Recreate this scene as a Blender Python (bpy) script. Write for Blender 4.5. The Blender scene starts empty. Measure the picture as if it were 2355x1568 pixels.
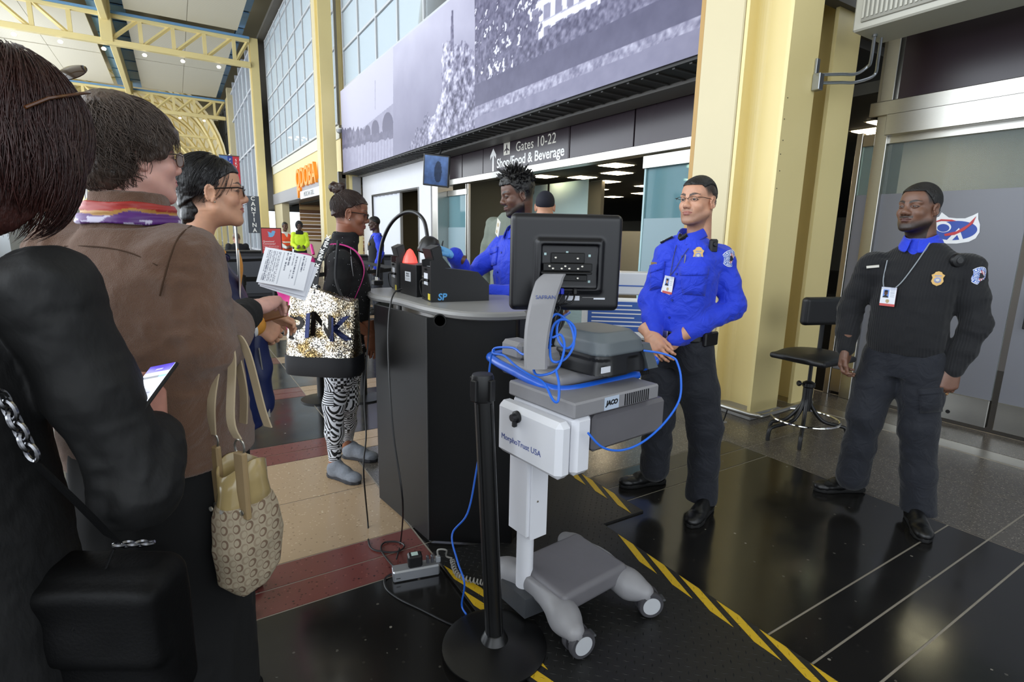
import bpy, bmesh, math, random
import numpy as np
from mathutils import Vector, Matrix, Euler
random.seed(7); RNG = np.random.default_rng(11)
SC = bpy.context.scene; COL = SC.collection
R = math.radians
# ------------------------------------------------------------------ camera
PITCH, YAW, ROLL, FPX, CAMH = R(11.04), R(31.87), R(1.178), 1233.3, 1.45
_f = Vector((math.sin(YAW)*math.cos(PITCH), math.cos(YAW)*math.cos(PITCH), -math.sin(PITCH)))
_r = Vector((math.cos(YAW), -math.sin(YAW), 0)); _u = _r.cross(_f)
RTV = _r*math.cos(ROLL)+_u*math.sin(ROLL); UPV = -_r*math.sin(ROLL)+_u*math.cos(ROLL)
CAM = Vector((0, 0, CAMH))
cd = bpy.data.cameras.new('camera'); cam = bpy.data.objects.new('camera', cd); COL.objects.link(cam)
cd.sensor_width = 36; cd.lens = 36*FPX/2355; cd.clip_start = .05; cd.clip_end = 400
cam.matrix_world = Matrix(((RTV.x, UPV.x, -_f.x, 0), (RTV.y, UPV.y, -_f.y, 0), (RTV.z, UPV.z, -_f.z, CAMH), (0, 0, 0, 1)))
SC.camera = cam
# ------------------------------------------------------------------ light
vs = SC.view_settings; vs.view_transform = 'Standard'; vs.look = 'None'; vs.gamma = 1; vs.exposure = 0.30
vs.use_curve_mapping = False
W = bpy.data.worlds.new('World'); SC.world = W; W.use_nodes = True
bg = W.node_tree.nodes['Background']; bg.inputs[0].default_value = (.86, .93, 1, 1); bg.inputs[1].default_value = 1.35
def area(name, loc, rot, sx, sy, power, col):
    l = bpy.data.lights.new(name, 'AREA'); l.shape = 'RECTANGLE'; l.size = sx; l.size_y = sy; l.energy = power; l.color = col
    o = bpy.data.objects.new(name, l); COL.objects.link(o); o.location = loc; o.rotation_euler = rot; return o
# daylight entering by the tall window wall on the left of the hall
area('daylight_window_wall', (-7.45, 14, 5.2), (0, R(-90), 0), 8.4, 34, 2400, (.86, .93, 1))
area('daylight_window_wall_far', (-7.45, 52, 5.4), (0, R(-90), 0), 8.4, 38, 3200, (.90, .95, 1))
area('rear_fill_light', (-1.5, -7.5, 4.6), (R(90), 0, 0), 10, 6, 150, (.88, .94, 1))  # area lamp added behind the camera; no windows are built there
# ------------------------------------------------------------------ pixel helpers (photo frame 2355 x 1568)
def ray(x, y): return _f+RTV*((x-1177.5)/FPX)-UPV*((y-784)/FPX)
def atz(x, y, z=0): d = ray(x, y); return CAM+d*((z-CAMH)/d.z)
def atx(x, y, X): d = ray(x, y); return CAM+d*(X/d.x)
def aty(x, y, Y): d = ray(x, y); return CAM+d*(Y/d.y)
# ------------------------------------------------------------------ materials
MATS = {}
def lin(c):
    if isinstance(c, str):
        c = tuple(int(c[i:i+2], 16)/255 for i in (0, 2, 4))
        return tuple(v/12.92 if v <= .04045 else ((v+.055)/1.055)**2.4 for v in c)
    return tuple(c)
class NT:
    def __init__(s, m): s.t = m.node_tree; s.n = s.t.nodes; s.l = s.t.links
    def new(s, typ, **k):
        n = s.n.new(typ)
        for a, v in k.items():
            if isinstance(a, str) and a.startswith('_'): n.inputs[int(a[1:])].default_value = v
            else: setattr(n, a, v)
        return n
    def link(s, a, b): s.l.new(a, b)
    def mix(s, fac, a, b, blend='MIX'):
        n = s.n.new('ShaderNodeMix'); n.data_type = 'RGBA'; n.blend_type = blend
        for i, v in ((0, fac), (6, a), (7, b)):
            if hasattr(v, 'node'): s.l.new(v, n.inputs[i])
            else: n.inputs[i].default_value = v if i == 0 else (*v[:3], 1)
        return n.outputs[2]
    def math(s, op, a, b=0.0):
        n = s.n.new('ShaderNodeMath'); n.operation = op
        for i, v in ((0, a), (1, b)):
            if hasattr(v, 'node'): s.l.new(v, n.inputs[i])
            else: n.inputs[i].default_value = v
        return n.outputs[0]
    def noise(s, scale, detail=3, vec=None, rough=.5):
        n = s.n.new('ShaderNodeTexNoise'); n.inputs['Scale'].default_value = scale; n.inputs['Detail'].default_value = detail
        n.inputs['Roughness'].default_value = rough
        if vec is not None: s.l.new(vec, n.inputs['Vector'])
        return n.outputs[0]
    def obj(s): return s.n.new('ShaderNodeTexCoord').outputs['Object']
def M(name, col, rough=.5, metal=0, var=0, vscale=6, bump=0, bscale=60, spec=.5, emit=None, estr=0, vcol=False, alpha=1, coat=0, sheen=0, stretch=None, bump2=None):
    if name in MATS: return MATS[name]
    m = bpy.data.materials.new(name); m.use_nodes = True; t = NT(m); b = t.n['Principled BSDF']
    c = lin(col); b.inputs['Base Color'].default_value = (*c, 1)
    b.inputs['Roughness'].default_value = rough; b.inputs['Metallic'].default_value = metal
    b.inputs['Specular IOR Level'].default_value = spec
    if coat: b.inputs['Coat Weight'].default_value = coat; b.inputs['Coat Roughness'].default_value = .15
    if sheen: b.inputs['Sheen Weight'].default_value = sheen
    vec = t.obj()
    if stretch:
        mp = t.new('ShaderNodeMapping'); mp.inputs['Scale'].default_value = stretch; t.link(vec, mp.inputs[0]); vec = mp.outputs[0]
    src = None
    if vcol:
        a = t.new('ShaderNodeVertexColor', layer_name='Col'); src = a.outputs[0]; t.link(src, b.inputs['Base Color'])
    if var:
        nz = t.noise(vscale, 4, vec)
        lo = tuple(max(0, v*(1-var)) for v in c); hi = tuple(v*(1+var) for v in c)
        if vcol: o = t.mix(t.math('MULTIPLY', nz, var), src, (0, 0, 0))
        else: o = t.mix(nz, lo, hi)
        t.link(o, b.inputs['Base Color'])
    if bump:
        bn = t.new('ShaderNodeBump'); bn.inputs['Strength'].default_value = bump; bn.inputs['Distance'].default_value = .01
        t.link(t.noise(bscale, 4, vec), bn.inputs['Height']); t.link(bn.outputs[0], b.inputs['Normal'])
        if bump2:                                # soft creases under the weave
            b2 = t.new('ShaderNodeBump'); b2.inputs['Strength'].default_value = bump2[0]; b2.inputs['Distance'].default_value = .03
            n2 = t.new('ShaderNodeTexNoise'); n2.inputs['Scale'].default_value = bump2[1]; n2.inputs['Detail'].default_value = 3; n2.inputs['Distortion'].default_value = 1.6; t.link(vec, n2.inputs['Vector'])
            t.link(n2.outputs[0], b2.inputs['Height']); t.link(b2.outputs[0], bn.inputs['Normal'])
    if emit: b.inputs['Emission Color'].default_value = (*lin(emit), 1); b.inputs['Emission Strength'].default_value = estr
    MATS[name] = m; return m
def glass(name, col, fac=.12, rough=.02, tint=None, ior=1.5):
    m = bpy.data.materials.new(name); m.use_nodes = True; t = NT(m)
    for n in list(t.n):
        if n.type != 'OUTPUT_MATERIAL': t.n.remove(n)
    out = t.n['Material Output']
    tr = t.new('ShaderNodeBsdfTransparent'); tr.inputs[0].default_value = (*lin(tint or 'ffffff'), 1)
    gl = t.new('ShaderNodeBsdfPrincipled'); gl.inputs['Base Color'].default_value = (*lin(col), 1); gl.inputs['Roughness'].default_value = rough
    fr = t.new('ShaderNodeFresnel'); fr.inputs[0].default_value = ior
    mx = t.new('ShaderNodeMixShader'); t.link(t.math('MINIMUM', t.math('ADD', fr.outputs[0], fac), 1.0), mx.inputs[0])
    t.link(tr.outputs[0], mx.inputs[1]); t.link(gl.outputs[0], mx.inputs[2]); t.link(mx.outputs[0], out.inputs[0])
    MATS[name] = m; return m
def terrazzo(name, base, chips, rough=.16, scale=70, thr=.34, grime=.25):
    m = bpy.data.materials.new(name); m.use_nodes = True; t = NT(m); b = t.n['Principled BSDF']
    ge = t.new('ShaderNodeNewGeometry'); vec = ge.outputs['Position']
    vo = t.new('ShaderNodeTexVoronoi'); vo.inputs['Scale'].default_value = scale; t.link(vec, vo.inputs['Vector'])
    rp = t.new('ShaderNodeValToRGB'); e = rp.color_ramp; e.elements[0].position = 0; e.elements[0].color = (*lin(base), 1)
    e.elements[1].position = 1; e.elements[1].color = (*lin(chips[-1]), 1); e.interpolation = 'CONSTANT'
    for i, c in enumerate(chips):
        q = e.elements.new(1-thr+thr*i/len(chips)); q.color = (*lin(c), 1)
    t.link(vo.outputs['Color'], rp.inputs[0])
    edge = t.math('LESS_THAN', vo.outputs['Distance'], .36)
    c1 = t.mix(edge, lin(base), rp.outputs[0])
    nz = t.noise(2.2, 5, vec); c2 = t.mix(t.math('MULTIPLY', nz, grime), c1, (.02, .018, .016)); t.link(c2, b.inputs['Base Color'])
    t.link(t.math('ADD', t.math('MULTIPLY', t.noise(5, 5, vec), .22), rough-.08), b.inputs['Roughness'])
    MATS[name] = m; return m
# ------------------------------------------------------------------ mesh kit
class MB:
    def __init__(s): s.v = []; s.f = []; s.uv = None
    def add(s, vs_, fs_):
        o = len(s.v); s.v += [tuple(p) for p in vs_]; s.f += [tuple(i+o for i in f) for f in fs_]; return s
    def box(s, lo, hi, mat=None, c=0):
        x0, y0, z0 = lo; x1, y1, z1 = hi
        if c <= 0:
            P = [(x0, y0, z0), (x1, y0, z0), (x1, y1, z0), (x0, y1, z0), (x0, y0, z1), (x1, y0, z1), (x1, y1, z1), (x0, y1, z1)]
            F = [(0, 3, 2, 1), (4, 5, 6, 7), (0, 1, 5, 4), (1, 2, 6, 5), (2, 3, 7, 6), (3, 0, 4, 7)]
        else:   # chamfered box: 24 verts
            P = []; F = []; idx = {}
            for sx in (0, 1):
                for sy in (0, 1):
                    for sz in (0, 1):
                        for ax in range(3):
                            p = [x0 if sx == 0 else x1, y0 if sy == 0 else y1, z0 if sz == 0 else z1]
                            for q, sg in ((0, sx), (1, sy), (2, sz)):
                                if q != ax: p[q] += c if sg == 0 else -c
                            idx[(sx, sy, sz, ax)] = len(P); P.append(tuple(p))
            I = lambda sx, sy, sz, ax: idx[(sx, sy, sz, ax)]
            for a in (0, 1):
                q = [I(a, 0, 0, 0), I(a, 1, 0, 0), I(a, 1, 1, 0), I(a, 0, 1, 0)]; F.append(tuple(q if a else q[::-1]))
                q = [I(0, a, 0, 1), I(1, a, 0, 1), I(1, a, 1, 1), I(0, a, 1, 1)]; F.append(tuple(q[::-1] if a else q))
                q = [I(0, 0, a, 2), I(1, 0, a, 2), I(1, 1, a, 2), I(0, 1, a, 2)]; F.append(tuple(q if a else q[::-1]))
            for a in (0, 1):
                for b in (0, 1):
                    F.append((I(a, b, 0, 0), I(a, b, 1, 0), I(a, b, 1, 1), I(a, b, 0, 1)))
                    F.append((I(a, 0, b, 0), I(a, 1, b, 0), I(a, 1, b, 2), I(a, 0, b, 2)))
                    F.append((I(0, a, b, 1), I(1, a, b, 1), I(1, a, b, 2), I(0, a, b, 2)))
            for sx in (0, 1):
                for sy in (0, 1):
                    for sz in (0, 1): F.append((I(sx, sy, sz, 0), I(sx, sy, sz, 1), I(sx, sy, sz, 2)))
        if mat is not None: P = [tuple(mat @ Vector(p)) for p in P]
        return s.add(P, F)
    def prism(s, poly, d0, d1, to3):          # poly 2-D outline, extruded; to3(u, v, w)
        n = len(poly); P = [to3(u, v, d0) for u, v in poly]+[to3(u, v, d1) for u, v in poly]
        F = [tuple(range(n))[::-1], tuple(range(n, 2*n))]+[(i, (i+1) % n, n+(i+1) % n, n+i) for i in range(n)]
        return s.add(P, F)
    def tube(s, pts, r, n=8, caps=True, closed=False):
        pts = [Vector(p) for p in pts]; m = len(pts); rr = r if isinstance(r, (list, tuple)) else [r]*m
        P = []; F = []; pn = None
        for i, p in enumerate(pts):
            if closed: t = pts[(i+1) % m]-pts[i-1]
            else: t = pts[min(i+1, m-1)]-pts[max(i-1, 0)]
            t.normalize()
            if pn is None:
                a = Vector((0, 0, 1)) if abs(t.z) < .9 else Vector((1, 0, 0)); pn = t.cross(a).normalized()
            else:
                pn = (pn-t*pn.dot(t)); pn.normalize()
            b = t.cross(pn)
            for k in range(n):
                an = 2*math.pi*k/n; P.append(p+(pn*math.cos(an)+b*math.sin(an))*rr[i])
        for i in range(m if closed else m-1):
            j = (i+1) % m
            for k in range(n): F.append((i*n+k, i*n+(k+1) % n, j*n+(k+1) % n, j*n+k))
        if caps and not closed: F += [tuple(range(n))[::-1], tuple((m-1)*n+k for k in range(n))]
        return s.add(P, F)
    def lathe(s, prof, n=24, c=(0, 0, 0), mat=None, cap=True):
        P = []; F = []; m = len(prof)
        for r, z in prof:
            for k in range(n): a = 2*math.pi*k/n; P.append((c[0]+r*math.cos(a), c[1]+r*math.sin(a), c[2]+z))
        for i in range(m-1):
            for k in range(n): F.append((i*n+k, i*n+(k+1) % n, (i+1)*n+(k+1) % n, (i+1)*n+k))
        if cap: F += [tuple(range(n))[::-1], tuple((m-1)*n+k for k in range(n))]
        if mat is not None: P = [mat @ Vector(p) for p in P]
        return s.add(P, F)
    def loft(s, rings, closed=True, caps=True):
        n = len(rings[0]); P = [p for r in rings for p in r]; F = []
        for i in range(len(rings)-1):
            for k in range(n if closed else n-1): F.append((i*n+k, i*n+(k+1) % n, (i+1)*n+(k+1) % n, (i+1)*n+k))
        if caps and closed: F += [tuple(range(n))[::-1], tuple((len(rings)-1)*n+k for k in range(n))]
        return s.add(P, F)
    def mesh(s, name, smooth=False):
        me = bpy.data.meshes.new(name); me.from_pydata([tuple(p) for p in s.v], [], s.f); me.validate()
        if smooth: me.polygons.foreach_set('use_smooth', [True]*len(me.polygons))
        bm = bmesh.new(); bm.from_mesh(me); bmesh.ops.recalc_face_normals(bm, faces=bm.faces); bm.to_mesh(me); bm.free()
        if smooth:
            try: me.set_sharp_from_angle(angle=R(40))
            except Exception: pass
        return me
    def build(s, name, mat, parent=None, smooth=False, **k): return link(name, s.mesh(name, smooth), mat, parent, **k)
def link(name, me, mat, parent=None, loc=None, rot=None, mw=None):
    o = bpy.data.objects.new(name, me); COL.objects.link(o)
    if mat is not None and me is not None:
        if not (len(me.materials)): me.materials.append(mat)
    if parent is not None: o.parent = parent
    if loc is not None: o.location = loc
    if rot is not None: o.rotation_euler = rot
    if mw is not None: o.matrix_basis = mw
    return o
def tag(o, label=None, cat=None, group=None, kind=None):
    if label: o['label'] = label
    if cat: o['category'] = cat
    if group: o['group'] = group
    if kind: o['kind'] = kind
    return o
def empty(name, loc=(0, 0, 0), rz=0, **k):
    o = bpy.data.objects.new(name, None); COL.objects.link(o); o.location = loc; o.rotation_euler = (0, 0, rz); o.empty_display_size = .1
    return tag(o, **k)
def struct(name, mb, mat, parent=None, smooth=False):
    o = mb.build(name, mat, parent, smooth)
    if parent is None: o['kind'] = 'structure'
    return o
def box(name, lo, hi, mat, parent=None, c=0, **k):
    return MB().box(lo, hi, c=c).build(name, mat, parent, **k)
def axes(o, x, y, z=None):                      # matrix with local x, y axes along the vectors, placed at o
    x = Vector(x).normalized(); y = Vector(y); y = (y-x*y.dot(x)).normalized(); z = x.cross(y); o = Vector(o)
    return Matrix(((x.x, y.x, z.x, o.x), (x.y, y.y, z.y, o.y), (x.z, y.z, z.z, o.z), (0, 0, 0, 1)))
def text(name, body, size, mw, mat, parent=None, ext=.0008, align='CENTER', spacing=1.0, bold=0.0, shear=0.0):
    c = bpy.data.curves.new(name, 'FONT'); c.body = body; c.size = size; c.extrude = ext; c.align_x = align; c.align_y = 'CENTER'
    c.space_character = spacing; c.offset = bold; c.resolution_u = 3; c.shear = shear
    tmp = bpy.data.objects.new(name, c); me = bpy.data.meshes.new_from_object(tmp); me.name = name; bpy.data.objects.remove(tmp); bpy.data.curves.remove(c)
    me.materials.clear(); return link(name, me, mat, parent, mw=mw)
def painted(name, w, h, nx, ny, fn, parent=None, mw=None, rough=.5, matname=None, depth=.002):
    """thin printed card in local x-y (centred), its print held as colours on a fine grid; fn(u, v)->rgb arrays (sRGB 0..1)"""
    u = np.linspace(0, 1, nx); v = np.linspace(0, 1, ny); U, V = np.meshgrid(u, v)
    P = np.stack([(U-.5)*w, (V-.5)*h, np.full_like(U, depth)], -1).reshape(-1, 3)
    i = np.arange((nx-1)*(ny-1)); r_, c_ = i//(nx-1), i % (nx-1); a = r_*nx+c_
    Fq = np.stack([a, a+1, a+nx+1, a+nx], 1)
    nb = len(P); P = np.vstack([P, [(-w/2, -h/2, 0), (w/2, -h/2, 0), (w/2, h/2, 0), (-w/2, h/2, 0)]])
    fs = [tuple(q) for q in Fq.tolist()]
    c0, c1, c2, c3 = 0, nx-1, nx*ny-1, nx*(ny-1)
    fs += [(nb+3, nb+2, nb+1, nb)]
    fs += [tuple([nb, nb+1]+list(range(c1, c0-1, -1))), tuple([nb+1, nb+2]+list(range(c2, c1-1, -nx))), tuple([nb+2, nb+3]+list(range(c3, c2+1))), tuple([nb+3, nb]+list(range(c0, c3+1, nx)))]
    me = bpy.data.meshes.new(name); me.from_pydata(P.tolist(), [], fs)
    rgb = np.clip(fn(U, V), 0, 1).reshape(-1, 3); rgb = np.where(rgb <= .04045, rgb/12.92, ((rgb+.055)/1.055)**2.4)
    rgb = np.vstack([rgb, np.repeat(rgb[:1], 4, 0)])
    setcol(me, rgb)
    return link(name, me, M(matname or 'printed_surface', 'ffffff', rough, vcol=True), parent, mw=mw)
def setcol(me, rgb):
    a = me.color_attributes.new('Col', 'FLOAT_COLOR', 'POINT')
    a.data.foreach_set('color', np.hstack([rgb, np.ones((len(rgb), 1))]).astype(np.float32).ravel())
def rgb3(h): return np.array([int(h[i:i+2], 16)/255 for i in (0, 2, 4)])
def vnoise(P, seed=0):                           # value noise, vectorised, -1..1
    P = np.asarray(P, float); i = np.floor(P).astype(np.int64); f = P-i; f = f*f*(3-2*f)
    def h(a, b, c):
        n = (a*374761393+b*668265263+c*2147483647+seed*974711) & 0xffffffff
        n = ((n ^ (n >> 13))*1274126177) & 0xffffffff; n = n ^ (n >> 16); return (n & 0xffff)/32767.5-1
    r = 0
    for dx in (0, 1):
        wx = f[..., 0] if dx else 1-f[..., 0]
        for dy in (0, 1):
            wy = f[..., 1] if dy else 1-f[..., 1]
            for dz in (0, 1):
                wz = f[..., 2] if dz else 1-f[..., 2]
                r = r+wx*wy*wz*h(i[..., 0]+dx, i[..., 1]+dy, i[..., 2]+dz)
    return r
def fbm(P, o=4, seed=0):
    P = np.asarray(P, float); s_, a = 0, .5
    for k in range(o): s_ = s_+a*vnoise(P*(2.03**k), seed+k); a *= .5
    return s_
def copytree(o, parent=None):
    c = o.copy(); COL.objects.link(c)
    if parent is not None: c.parent = parent
    for ch in list(o.children): copytree(ch, c)
    return c
def bez(pts, n=8):                               # smooth Catmull-Rom polyline through the points
    pts = [Vector(p) for p in pts]; out = []
    for i in range(len(pts)-1):
        p0, p1, p2, p3 = pts[max(i-1, 0)], pts[i], pts[i+1], pts[min(i+2, len(pts)-1)]
        for k in range(n):
            t = k/n; out.append(.5*((2*p1)+(p2-p0)*t+(2*p0-5*p1+4*p2-p3)*t*t+(3*p1-p0-3*p2+p3)*t**3))
    return out+[pts[-1]]
# ================================================================== materials of the setting
yel = M('cream_yellow_paint', 'e3d195', .45, var=.05, vscale=2)
yel_l = M('pale_and_shaded_cream', 'cfc29c', .45, var=.04, vscale=2)
steel = M('brushed_stainless', 'b4b2ac', .28, 1, var=.08, vscale=30, stretch=(1, 1, 12))
zinc = M('zinc_strip', 'aaa295', .4, .35, var=.2, vscale=9)
black = M('black_plastic', '0d0d0f', .45)
blacksat = M('black_satin', '141416', .35)
plum = M('plum_sign_panel', '2a1d26', .25)
white = M('white_letter', 'f4f4f2', .5)
whitewall = M('white_wall_paint', 'dcdce0', .6, var=.03)
greyp = M('grey_painted_metal', '8d8c8b', .45)
soffit_m = M('grey_soffit_metal', '6e6c69', .5, var=.1, vscale=3)
dark_ceiling = M('dark_olive_ceiling', '3a382f', .8)
t_dark = terrazzo('dark_terrazzo', '191817', ['2a2825', '4c4a44', '807c72'], .13, 60, .12, .1)
t_red = terrazzo('red_terrazzo', '6b3833', ['4a201d', '7f4740', '2f1715'], .2, 75, .3, .15)
t_beige = terrazzo('beige_terrazzo', 'a58d70', ['b69f82', '8f785e', 'c2b094'], .2, 70, .35, .1)
t_grey = terrazzo('grey_granite', '55504a', ['3a3632', '746e66', '8e877c', '2b2825'], .2, 110, .6, .1)
# ================================================================== floor: base slab (seen as the metal dividers) and its terrazzo panels
floor = struct('floor', MB().box((-12, -9, -.2), (16, 120, -.0025)), zinc)
YC = [-3.4, -2.0, -.6, .82, 2.19, 3.65, 5.09, 6.49, 7.9, 9.32, 10.74, 12.16]
HS, G = .165, .0045
def panel(x0, x1, y0, y1, m):
    return MB().box((x0+G, y0+G, -.0025), (x1-G, y1-G, 0)).build('terrazzo_panel', m, floor)
XB = [-9.0, -6.5, -4.04, -1.57, .89, 3.35, 4.03, 4.66]
for xi in range(len(XB)-1):
    x0, x1 = XB[xi], XB[xi+1]; left = x1 < 1; mid = 0 <= x0 < 1; gz = x0 > 3
    for i in range(len(YC)-1):
        a, b = YC[i], YC[i+1]
        if gz:
            panel(x0, x1, a, b, t_grey); continue
        ms = t_dark if (a < 2 and mid) or (a < 2) else (t_red if left else t_beige)
        if left and abs(a-2.19) < .01: ms = t_red
        if mid and abs(a-2.19) < .01: ms = t_dark
        panel(x0, x1, a-HS, a, ms); panel(x0, x1, a, a+HS, ms)
        fm = t_dark
        if abs(a-2.19) < .01: fm = t_beige if left else t_grey
        if fm is t_beige: panel(x0, x1, a+HS, 2.92, fm); panel(x0, x1, 2.92, b-HS, fm)
        else: panel(x0, x1, a+HS, b-HS, fm)
yE = YC[-1]-HS
panel(-12, .89, yE, 120, t_dark); panel(.89, 3.35, yE, 120, t_dark); panel(3.35, 4.66, yE, 120, t_grey); panel(-12, -9, -9, yE, t_dark)
panel(-9, 3.35, -9, YC[0]-HS, t_dark); panel(3.35, 4.66, -9, YC[0], t_grey)
MB().box((4.68, -9, -.0025), (4.86, 40, .0008)).build('threshold_strip', steel, floor)
panel(4.87, 5.34, -9, 40, t_grey)
panel(5.36, 16, -9, 60, t_dark)
# ================================================================== walls and roof of the hall
XW = 5.35
def hcol(x0, x1, y0, y1, z1, t=.03, parent=None, m=None, name='steel_h_section'):
    b = MB(); xm = (x0+x1)/2
    b.box((x0, y0, 0), (x1, y0+t, z1)).box((x0, y1-t, 0), (x1, y1, z1))
    n = 8                                                   # web with rounded fillets
    prof = []
    for s_ in (-1, 1):
        pass
    b.box((xm-.014, y0+t, 0), (xm+.014, y1-t, z1))
    for sx in (-1, 1):
        for (yy, d) in ((y0+t, 1), (y1-t, -1)):
            r = .07; pts = [(0, 0)]+[(r-r*math.sin(a), r-r*math.cos(a)) for a in [math.pi/2*k/6 for k in range(7)]]
            pl = [(xm+sx*(.014+u), yy+d*v) for u, v in pts]
            b.prism(pl, 0, z1, lambda u, v, w: (u, v, w))
    return b.build(name, m or yel, parent)
COLY = [2.56, 17.0, 31.4, 45.8]
for k, y in enumerate(COLY):
    e = empty(f'trim_{k+1}', (0, 0, 0), kind='structure')
    hcol(3.92, 4.29, y, y+.40, 10.8, parent=e, name='steel_h_section')
    MB().box((3.915, y+.41, 0), (4.35, y+.80, 10.8), c=.01).build('box_section', yel_l, e)  # duller cream: shade of the face towards the hall put into the colour
    MB().box((3.93, y+.805, 0), (4.3, y+.85, 10.8)).build('reveal_strip', M('tan_paint', 'b58f50', .5), e)
    hcol(4.66, 5.02, y+.09, y+.45, 10.8, parent=e, name='steel_h_section')
    if k == 0:
        for q in ((4.0, y-.001, 0, .012),):
            MB().box((3.9, y-.02, 0), (4.32, y+.9, .05), c=.005).build('base_plate', greyp, e)
        # bolt holes left in the flange
        for i, zz in enumerate((1.85, 1.98, 2.1, 2.2, 2.35, 2.5)):
            MB().lathe([(.004, 0), (.004, .002)], 8, mat=axes((3.945+.012*(i % 2), y-.0015, zz), (1, 0, 0), (0, 0, 1))).build('bolt_hole', black, e)
# column guard rail at the foot of the near column
gr = empty('column_guard_rail', (3.9, 2.5, 0), label='bent steel pipe guard rail round the foot of the cream column', cat='rail')
rp = [(-.22, 1.2, .13), (-.22, -.10, .13), (-.19, -.15, .13), (-.12, -.17, .13), (.55, -.14, .13)]
MB().tube(bez(rp[:2], 2)+bez(rp[2:], 5), .02, 10).build('pipe', steel, gr, smooth=True)
for p in ((-.22, .1), (-.22, .9), (.35, -.15)):
    MB().tube([(p[0], p[1], .12), (p[0], p[1]+.03, .0)], .006, 6).build('prop', black, gr)
    MB().lathe([(.03, 0), (.03, .006)], 12, (p[0], p[1]+.03, 0)).build('foot_plate', greyp, gr)
# right-hand wall: storefront between the columns
wr = empty('wall_right', (0, 0, 0), kind='structure')
def yx(px, py, X=XW): return atx(px, py, X).y
# header bands: transom, plum panels
ZT = 2.63
for (ya, yb) in ((-7, 2.62), (3.0, 11.75)):
    MB().box((XW-.09, ya, ZT-.10), (XW+.09, yb, ZT+.02), c=.006).build('transom_bar', steel, wr)
    MB().box((XW-.05, ya, ZT+.62), (XW+.09, yb, ZT+.75), c=.004).build('head_channel', steel, wr)
    MB().box((XW+.02, ya, ZT+.02), (XW+.1, yb, ZT+.62)).build('band_backing', steel, wr)
pl_edges = [yx(1065, 360), yx(1113, 360), yx(1313, 320), yx(1462, 290), 3.05]
for i in range(4):
    a, b = pl_edges[i+1]+.012, pl_edges[i]-.012
    MB().box((XW-.02, a, ZT+.02), (XW+.02, b, ZT+.615), c=.003).build('plum_panel', plum, wr)
MB().box((XW-.02, pl_edges[0]+.02, ZT+.02), (XW+.02, 11.72, ZT+.615), c=.003).build('plum_panel', plum, wr)
MB().box((XW-.02, -6.9, ZT+.02), (XW+.02, 2.44, ZT+.615), c=.003).build('plum_panel', plum, wr)
MB().box((XW-.06, 2.46, 0), (XW+.06, 2.56, ZT+.7), c=.004).build('jamb', steel, wr)
# upper wall over the banner: steel window grid, glass and the gallery behind
gallery = M('gallery_wall', '5e5a52', .7, var=.1, vscale=1)
gl_up = glass('upper_window_glass', 'ccd8e0', .0, .02, None, 1.07)
mull = M('pale_grey_mullion', 'c9ccd0', .4)
for k, (ya, yb, zb, xx) in enumerate(((3.46, 17.0, 3.2, 4.62), (17.9, 31.4, 4.75, 4.62))):
    w = empty(f'window_{k+1}', (0, 0, 0), kind='structure')
    n = 9; zs = [zb+.05]+[5.62+1.02*i for i in range(6)] if k == 0 else [zb+.05, 5.9, 6.95, 8.0, 9.1, 10.4]
    for i in range(n+1):
        yy = ya+(yb-ya)*i/n; MB().box((xx-.04, yy-.03, zb), (xx+.04, yy+.03, 10.8)).build('mullion', mull, w)
    for z in zs+[10.72]: MB().box((xx-.045, ya, z-.03), (xx+.045, yb, z+.03)).build('transom', mull, w)
    if k == 0:
        for i in range(3): pass
    zz = zs+[10.72]
    for i in range(n):
        for j in range(len(zz)-1):
            y0, y1 = ya+(yb-ya)*i/n+.03, ya+(yb-ya)*(i+1)/n-.03
            MB().box((xx-.004, y0, zz[j]+.03), (xx+.004, y1, zz[j+1]-.03)).build('pane', gl_up, w)
MB().box((7.4, 3.0, 3.3), (7.6, 62, 11)).build('gallery_rear_wall', gallery, wr)
MB().box((4.3, 2.5, 10.85), (7.6, 62, 11)).build('gallery_ceiling', gallery, wr)
MB().box((4.3, 2.6, 3.3), (7.6, 2.7, 10.9)).build('gallery_end_wall', gallery, wr)
MB().box((4.7, 3.0, 3.28), (7.5, 17, 3.36)).build('gallery_floor', gallery, wr)
MB().box((4.7, 17.9, 4.6), (7.5, 31.4, 4.75)).build('gallery_floor', gallery, wr)
for yy in (6.5, 10.2, 13.9, 21.5, 25.0, 28.5):
    MB().box((5.6, yy, 3.3), (5.9, yy+.3, 10.8)).build('gallery_column', yel, wr)
for yy in (5, 8.6, 12.3, 15.5, 20, 23.6, 27.0):
    MB().lathe([(.09, 0), (.11, -.04), (.05, -.06)], 12, (6.6, yy, 6.3)).build('gallery_lamp', M('warm_lamp', 'ffe9b0', emit='ffd890', estr=6), wr)
# banner soffit
MB().box((4.44, 3.42, 3.17), (4.92, 17, 3.27)).build('soffit_louvre', M('dark_louvre', '2c2b2a', .6), wr)
for i in range(60):
    y = 3.5+i*.22; MB().box((4.47, y, 3.155), (4.88, y+.035, 3.175)).build('louvre_blade', M('louvre_blade', '3b3a39', .5), wr)
MB().box((4.9, 3.0, 3.13), (5.3, 17, 3.2)).build('soffit_panel', soffit_m, wr)
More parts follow.
